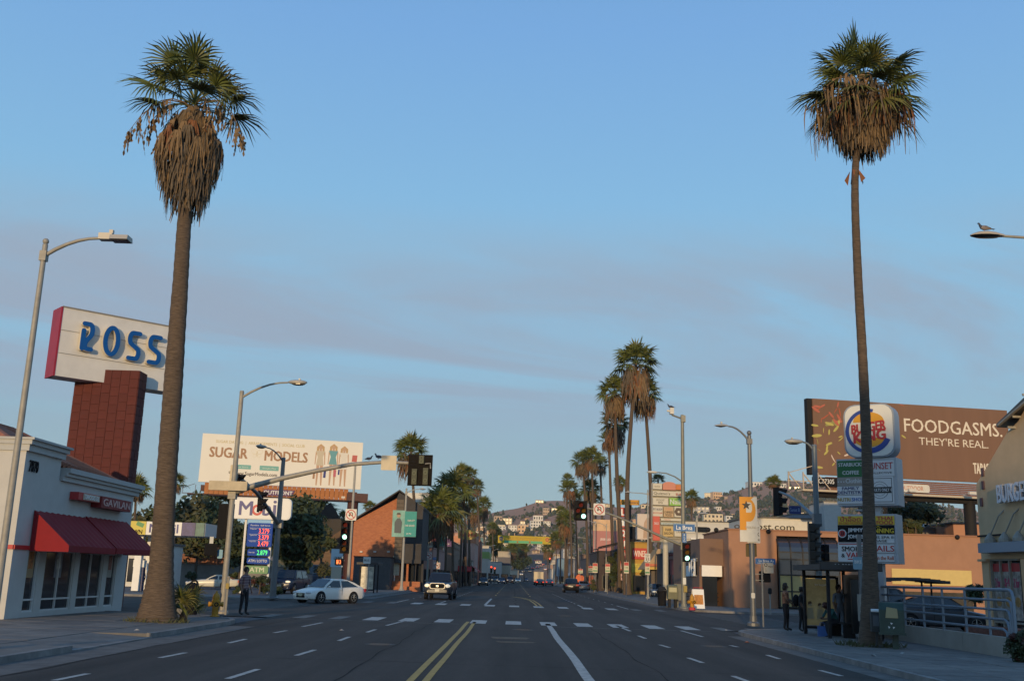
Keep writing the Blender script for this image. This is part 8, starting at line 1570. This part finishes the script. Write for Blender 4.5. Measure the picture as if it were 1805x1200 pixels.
r, w, h = shop('low shop with a bright red awning behind the left hand palms', 806, 988, 832, 182, (.35, .30, .25), 12, awn=(.45, .03, .03))
p = P(826, 942, 172); r = thing('surfboard_sign', 'yellow and red surfboard-shaped shop sign on the left side of the street', 'sign', (p.x, 172, p.z)); w_ = P(845, 942, 172).x-P(808, 942, 172).x
o = MB().prism([(-w_/2, -.6), (0, -.85), (w_*.3, -.6), (w_/2, 0), (w_*.3, .6), (0, .85), (-w_/2, .6)], -.1, .1).build('panel', paint((.58, .36, .08), .5), r); text(o, 'Rock & Roll', -.1, 0, w_*.8, .75, -.105, paint((.5, .07, .03), .5), .03); MB().cyl((-w_*.2, .1, -p.z), (-w_*.2, .1, -.5), .15, n=8).build('post', darkmetal, r)
shop('white shop block with a green and yellow banner on the left', 843, 962, 862, 240, (.50, .46, .40), 24, band=(2.0, 1.5, (.25, .36, .10))); shop('dark-windowed cream-topped shop on the left near the yellow banner', 878, 972, 900, 290, (.42, .36, .27), 30, band=(2.5, 2.2, (.05, .05, .07))); shop('grey-white shop row under the yellow banner on the left', 860, 990, 884, 275, (.42, .40, .37), 30); shop('cream low building at the foot of the rise on the left', 893, 1005, 914, 360, (.48, .42, .33), 30); shop('teal tower-shaped sign house on the left behind the palms', 838, 948, 852, 300, (.12, .22, .24), 12, win=False)
# right hand side
shop('dark brown shop with a black pitched awning under the pink billboard', 1056, 972, 1094, 158, (.06, .045, .045), 20, win=True); shop('black-fronted bar behind the right hand palm trunks', 1092, 968, 1118, 146, (.05, .04, .045), 14)
r, w, h = shop('red and yellow liquor market with a white-lettered sign', 1112, 957, 1142, 134, (.45, .26, .05), 12, sign=('WINES', .80, 1.4, (.45, .03, .02), (.75, .6, .5))); MB().box((0, -.1, h*.52), (w*.9, .1, 1.1)).build('poster_band', mat('yellow_posters', (.5, .38, .05), .6, var=.5, vs=3), r)
r = thing('tent_roof_shop', 'tan tent-roofed drive-in with red and yellow stripes on the right', 'shop', (P(1163, 1000, 122).x, 122, 0)); a, b2 = P(1150, 1003, 122), P(1176, 967, 122); x0, x1 = a.x-r.location.x, b2.x-r.location.x
MB().add([(x0-.8, 0, a.z), (x1+.6, 0, a.z), (x1+.6, 8, a.z), (x0-.8, 8, a.z), (x0+.8, 1, b2.z), (x1-.3, 1, b2.z), (x1-.3, 7, b2.z), (x0+.8, 7, b2.z)], [(0, 1, 5, 4), (1, 2, 6, 5), (2, 3, 7, 6), (3, 0, 4, 7), (4, 5, 6, 7), (3, 2, 1, 0)]).build('roof', paint((.42, .28, .14), .85), r)
for k, c in enumerate(((.50, .13, .06), (.55, .36, .06))): MB().box(((x0+x1)/2-.1, -.07+.01*k, a.z+.12+.38*(1-k)), (x1-x0+1.4-.2*k, .1, .28)).build('stripe', paint(c), r)
MB().box(((x0+x1)/2, 4, a.z/2), (x1-x0, 6, a.z)).build('wall', paint((.08, .06, .05)), r)
shop('black cube shop between the strip mall pylon and the red shop', 1178, 976, 1203, 112, (.045, .045, .05), 9, win=False); shop('dark red shop front right of the far right mast', 1196, 976, 1246, 106, (.20, .05, .045), 9, band=(.3, .3, (.1, .03, .03)))
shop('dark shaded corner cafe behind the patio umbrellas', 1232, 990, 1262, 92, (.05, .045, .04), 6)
# billboards and posters behind the palms
def board(label, x0, y0, x1, y1, Y, c1, c2, txt=None, split=.35, legs=True, name='billboard', cat='billboard'):
    a, b2 = P(x0, y0, Y), P(x1, y1, Y); w, h = b2.x-a.x, a.z-b2.z; xm = (a.x+b2.x)/2; r = thing(name, label, cat, (xm, Y, T(xm, Y))); z1 = a.z-T(xm, Y)
    o = MB().box((0, .15, z1-h/2), (w, .3, h)).build('panel', mat('board_'+label[:14], c1, .6, var=.12, vs=.3), r)
    if split: MB().box((0, -.01, z1-h*split/2), (w, .02, h*split)).build('printed_band', mat('board2_'+label[:14], c2, .6, var=.35, vs=.5), o)
    if txt: text(o, txt, 0, z1-h*.62, w*.45, h*.08, -.004, white, .01)
    if legs: MB().cyl((0, .3, 0), (0, .3, z1-h), .3, n=8).build('column', darkmetal, r)
    return r, o, w, h, z1
board('pink and peach billboard behind the right hand palms', 1046, 915, 1091, 973, 172, (.42, .17, .16), (.58, .38, .22), 'JESSE & JOY')
r, o, w, h, z1 = board('white and red cosmetic poster wall between the palm trunks', 1121, 905, 1163, 951, 140, (.58, .50, .44), (.58, .50, .44), None, 0); MB().box((w*.22, -.01, z1-h*.55), (w*.2, .02, h*.8)).build('printed_band', paint((.55, .10, .07), .6), o); MB().prism([(-w*.2, z1-h*.95), (w*.1, z1-h*.95), (w*.12, z1-h*.3), (0, z1-h*.08), (-w*.16, z1-h*.35)], -.02, 0).build('printed_face', paint((.42, .29, .21), .6), o)
board('small peach poster panel right of the liquor sign', 1110, 915, 1123, 928, 150, (.55, .42, .24), (.5, .3, .2), None, .3)
r, o, w, h, z1 = board('orange cafe sign on a pole above the liquor sign', 1092, 880, 1127, 890, 150, (.55, .26, .02), (.5, .2, .1), None, 0, name='cafe_sign', cat='sign'); text(o, 'Commuters', 0, z1-h/2, w*.86, h*.5, -.01, blk, .02)
a, b2 = P(1092, 892, 140), P(1104, 1013, 140); w = b2.x-a.x; r = thing('liquor_sign', 'tall vertical red sign spelling LIQUOR in white letters', 'sign', ((a.x+b2.x)/2, 140, 0)); hh = (a.z-b2.z)/7.2
for k, c in enumerate('LIQUOR'): zc_ = a.z-hh*(k+.55)*1.12; o = MB().box((0, 0, zc_), (w, .4, hh*.98)).build('letter_box', paint((.50, .05, .03), .5), r); text(o, c, 0, zc_, w*.5, hh*.66, -.205, white, .05)
MB().ring(0, a.z-hh*7.4, w*.2, w*.5, -.2, .2, n=14).build('round_sign', paint((.5, .3, .3), .5), r); MB().box((w*.5+.12, .1, a.z/2), (.18, .18, a.z)).build('pole', paint((.5, .32, .28), .5), r)
p = P(1098, 955, 146); r = thing('awning_roof', 'dark slanted roof sticking out over the pavement by the liquor sign', 'canopy', (p.x, 143, p.z)); MB().bar((-4.5, 0, -1.3), (2.0, 0, .3), .3, .12).box((-.9, 3, -.2), (5, 5, .15), rot=Matrix.Rotation(R(-14), 3, 'Y')).build('roof', darkmetal, r); MB().box((-3.5, 3, -p.z/2-.5), (.2, .2, p.z-1)).build('post', darkmetal, r)
p = P(1022, 1019, 188); r = thing('road_sign', 'orange round temporary street sign on the right kerb', 'road sign', (p.x, 188, 0)); MB().disc(0, p.z, .75, -.04, .04, 16).build('panel', mat('safety_orange', (.60, .10, .02), .5), r); MB().cyl((0, .08, 0), (0, .08, p.z), .06, n=6).build('post', galv, r)
for (lab, x0, y0, x1, Y, c, k) in (('white tower block shop on the right at the foot of the rise', 993, 968, 1003, 380, (.52, .50, .47), {}), ('pale blue shop on the right at the foot of the rise', 984, 984, 996, 350, (.16, .26, .36), {}), ('grey shop row on the right before the rise', 1003, 985, 1020, 330, (.26, .24, .23), {}), ('white and glass shop with a pale awning on the right', 1012, 994, 1030, 280, (.42, .40, .38), dict(awn=(.3, .34, .38))),
                           ('brown shop behind distant lamps on the right', 1024, 978, 1044, 250, (.20, .13, .10), {}), ('dark shop with purple sign on the right', 1036, 984, 1058, 215, (.10, .09, .10), dict(sign=('', .75, 1.2, (.14, .10, .22), (1, 1, 1)))), ('narrow red-signed shop on the right behind the small parking signs', 1050, 962, 1062, 200, (.16, .06, .05), dict(sign=('', .8, 1.3, (.45, .06, .04), (1, 1, 1))))): shop(lab, x0, y0, x1, Y, c, 24, **k)
cols = ((.45, .40, .33), (.34, .22, .16), (.28, .27, .26), (.50, .46, .40), (.20, .14, .12), (.38, .30, .20)); nm = ('cream', 'brown', 'grey', 'off-white', 'dark brown', 'tan')
for i in range(14):                                             # the ranks of shops closing up towards the rise
    for s in (-1, 1):
        Y = 395+i*30+rnd.uniform(-6, 6); w = rnd.uniform(9, 15); x = bend(Y)+s*(15.5+w/2); h = rnd.uniform(4, 8); c = rnd.randrange(6); z0 = T(x, Y); r = thing('shop_building', f'{nm[c]} low shop, {("nearest", "second", "third", "fourth", "fifth", "sixth", "seventh", "eighth", "ninth", "tenth", "eleventh", "twelfth", "thirteenth", "farthest")[i]} of the {"left" if s < 0 else "right"} rank up the rise', 'shop', (x, Y, z0), 0, 'distant shops lining the rise on both sides')
        MB().box((0, 10, h/2-1), (w, 20, h+2)).build('wall', paint(cols[c], .85), r); MB().box((0, 10, h+.1), (w+.3, 20.3, .2)).build('parapet', paint(cols[(c+2) % 6], .85), r); g = MB()
        for k in range(3): MB().box((-w*.3+w*.3*k, -.05, 1.9), (w*.2, .1, 2.2)).build('window', glassd, r)
# ================================================================ houses on the hillside
HC = {'cream': (.66, .56, .38), 'white': (.70, .67, .60), 'peach': (.66, .44, .25), 'grey': (.40, .38, .36), 'tan': (.50, .37, .25), 'pink': (.55, .36, .30)}
for k_ in HC: mat('house_'+k_, HC[k_], .85, var=.06, vs=.1)
roofm = mat('house_roof_tile', (.22, .11, .075), .9); roofg = mat('house_roof_flat', (.34, .31, .28), .9); hwin = mat('house_window', (.03, .035, .04), .2)
wme = MB().box((0, 0, 0), (1, .2, 1)).mesh('window', hwin)
def house(px0, py0, px1, py1, col, hip=False, nw=3, storeys=2, label=None):
    p = find_y((px0+px1)/2, py1+.5)
    if p is None: return
    Y = p.y; w = (px1-px0)*Y/FPX; h = (py1-py0)*Y/1900; d = w*.7; x = p.x; z = T(x, Y)-1.5
    lm = [t for x_, t in ((815, 'over the left palm cluster'), (880, 'right of the left palm cluster'), (925, 'over the left half of the yellow banner'), (975, 'over the right half of the yellow banner'), (1045, 'by the hanging green light'), (1110, 'behind the liquor sign'), (1165, 'left of the strip mall pylon'), (1230, 'right of the strip mall pylon'), (1290, 'over the white warehouse'), (1345, 'by the orange P sign'), (9999, 'left of the brown billboard')) if (px0+px1)/2 < x_][0]
    fr_ = (1016+.028*(px0-905)-py1)/(ridge((px0-905)/1800)*1880); lab = label or f'{"hip-roofed" if hip else "flat-roofed"} {"small " if px1-px0 < 11 else ""}{col} house {"low" if fr_ < .4 else "midway" if fr_ < .66 else "high"} on the hill {lm}'
    r = thing('hillside_house', lab, 'house', (x, Y, z), rnd.uniform(-.25, .25), 'houses on the far hillside'); hb_ = h+1.5; wh_ = hb_*(.76 if hip else 1)
    MB().box((0, d/2, wh_/2), (w, d, wh_)).build('wall', MATS['house_'+col], r)
    if hip: e = .6; MB().add([(-w/2-e, -e, wh_), (w/2+e, -e, wh_), (w/2+e, d+e, wh_), (-w/2-e, d+e, wh_), (-w*.2, d/2, hb_), (w*.2, d/2, hb_)], [(0, 1, 5, 4), (1, 2, 5), (2, 3, 4, 5), (3, 0, 4), (3, 2, 1, 0)]).build('roof', roofm, r)
    else: MB().box((0, d/2, wh_+.25), (w+.5, d+.5, .5)).build('roof', roofg, r)
    st = (wh_-1.5)/storeys
    for j in range(storeys):
        for i in range(nw):
            o = put('window', wme, r, (-w/2+w*(i+.5)/nw, -.05, 1.5+st*(j+.52))); o.scale = (w/nw*rnd.uniform(.4, .6), 1, st*rnd.uniform(.42, .55))
for q in ((957, 895, 968, 907, 'tan', 0, 3, 2, 'round-fronted tan house high on the bare left hill'), (972, 895, 983, 905, 'cream', 0, 2, 2, 'cream house on the bare hill just right of the round-fronted one'), (940, 908, 957, 917, 'white', 0, 4, 1, 'long bright flat house in the middle of the left hill'), (935, 917, 953, 933, 'white', 0, 4, 3, 'big white gridded house of three storeys above the yellow banner'), (912, 925, 931, 939, 'peach', 0, 3, 2, 'large peach house above the middle of the yellow banner'), (896, 925, 911, 936, 'white', 0, 3, 2, 'white house left of the large peach house'), (886, 913, 902, 924, 'cream', 0, 3, 2, 'cream house on the left hill, above the white one'), (871, 909, 885, 922, 'tan', 0, 3, 2, 'tan house at the left of the hill, beside the distant palms'), (984, 898, 996, 907, 'cream', 0, 3, 2, None),
          (958, 914, 970, 928, 'white', 1, 3, 2, None), (917, 915, 932, 924, 'cream', 1, 3, 1, None), (944, 881, 958, 886, 'cream', 0, 3, 1, 'small cream house on the very ridge of the left hill'), (1386, 829, 1405, 840, 'peach', 0, 4, 3, 'large peach block on the ridge left of the brown billboard'), (1319, 849, 1344, 857, 'white', 0, 5, 1, 'long low white house high on the right hill behind the corner lamp'), (1280, 860, 1287, 867, 'cream', 0, 2, 1, 'tiny cream house on the shoulder of the right hill'), (1228, 868, 1238, 877, 'peach', 0, 2, 2, None), (1242, 869, 1256, 878, 'cream', 0, 4, 2, None), (1257, 867, 1274, 879, 'peach', 0, 4, 2, 'peach house cluster beside the lone short palm'), (1373, 852, 1386, 859, 'white', 0, 3, 1, None), (1390, 855, 1410, 862, 'cream', 1, 4, 1, None),
          (1170, 866, 1186, 876, 'cream', 0, 4, 2, None), (1118, 868, 1132, 876, 'tan', 0, 4, 2, None), (1241, 905, 1274, 922, 'cream', 0, 5, 2, 'wide cream house behind the white grooved warehouse'), (1222, 893, 1250, 904, 'grey', 0, 4, 2, 'grey glassy house on the lower right hill'), (1280, 908, 1292, 922, 'white', 0, 2, 2, None), (1060, 886, 1075, 893, 'cream', 1, 3, 1, None), (1130, 886, 1150, 895, 'cream', 1, 3, 1, None)): house(*q)
rh = random.Random(31)
for i in range(150):
    px = rh.choice((rh.uniform(800, 1005), rh.uniform(830, 1000), rh.uniform(1040, 1330), rh.uniform(700, 1420))); hz = 1016+.028*(px-905); top = ridge((px-905)/1800)*1880
    fr = rh.uniform(.16, .86) if px < 1010 else rh.uniform(.10, .92); py = hz-top*fr
    if 945 < px < 1045 and fr > .62 or (abs(px-908) < 16 and fr < .32): continue
    w = rh.uniform(8, 17)*(1.15-.5*fr); h = w*rh.uniform(.42, .75); house(px-w/2, py-h, px+w/2, py, rh.choice(('cream', 'white', 'cream', 'peach', 'tan', 'grey', 'pink', 'white')), rh.random() < .4, rh.choice((2, 3, 3, 4)), 1 if h/w < .55 else 2)
# ================================================================ unseen blocks added behind the camera, the tall one shading the near right corner
for lab, x0, x1, y0, y1, h, c in (('tall tan block added unseen behind the viewpoint on the left, for its shade', -15.0, -9.9, -128, -100, 24.2, (.30, .2, .15)), ('low white block added unseen behind the viewpoint on the right', 13, 44, -60, -22, 5.0, (.5, .48, .44))):
    r = thing('unseen_block', lab, 'building', ((x0+x1)/2, (y0+y1)/2, 0)); MB().box((0, 0, h/2), (x1-x0, y1-y0, h)).build('wall', paint(c, .85), r); MB().box((0, 0, h+.12), (x1-x0+.3, y1-y0+.3, .24)).build('roof', conc, r)
    s = -1 if x0 > 0 else 1
    for k in range(6): f = MB().box((s*(x1-x0)/2+s*.03, -(y1-y0)/2+(k+.5)*(y1-y0)/6, 1.6), (.1, 4.5, 2.2)).build('window', alum, r); MB().box((s*(x1-x0)/2+s*.09, -(y1-y0)/2+(k+.5)*(y1-y0)/6, 1.6), (.02, 4.2, 2.0)).build('pane', glassd, f)
# ================================================================ haze
hz_ = MB().box((80, 1160, 109), (4900, 2760, 222)); hm = bpy.data.materials.new('haze_air'); hm.use_nodes = True; t = hm.node_tree; t.nodes.clear(); ou = t.nodes.new('ShaderNodeOutputMaterial'); pv = t.nodes.new('ShaderNodeVolumePrincipled'); pv.inputs['Color'].default_value = (.86, .90, .96, 1); pv.inputs['Density'].default_value = HAZE; pv.inputs['Anisotropy'].default_value = 0.0; t.links.new(pv.outputs[0], ou.inputs['Volume'])
if HAZE: o = hz_.build('haze', hm); o['kind'] = 'stuff'
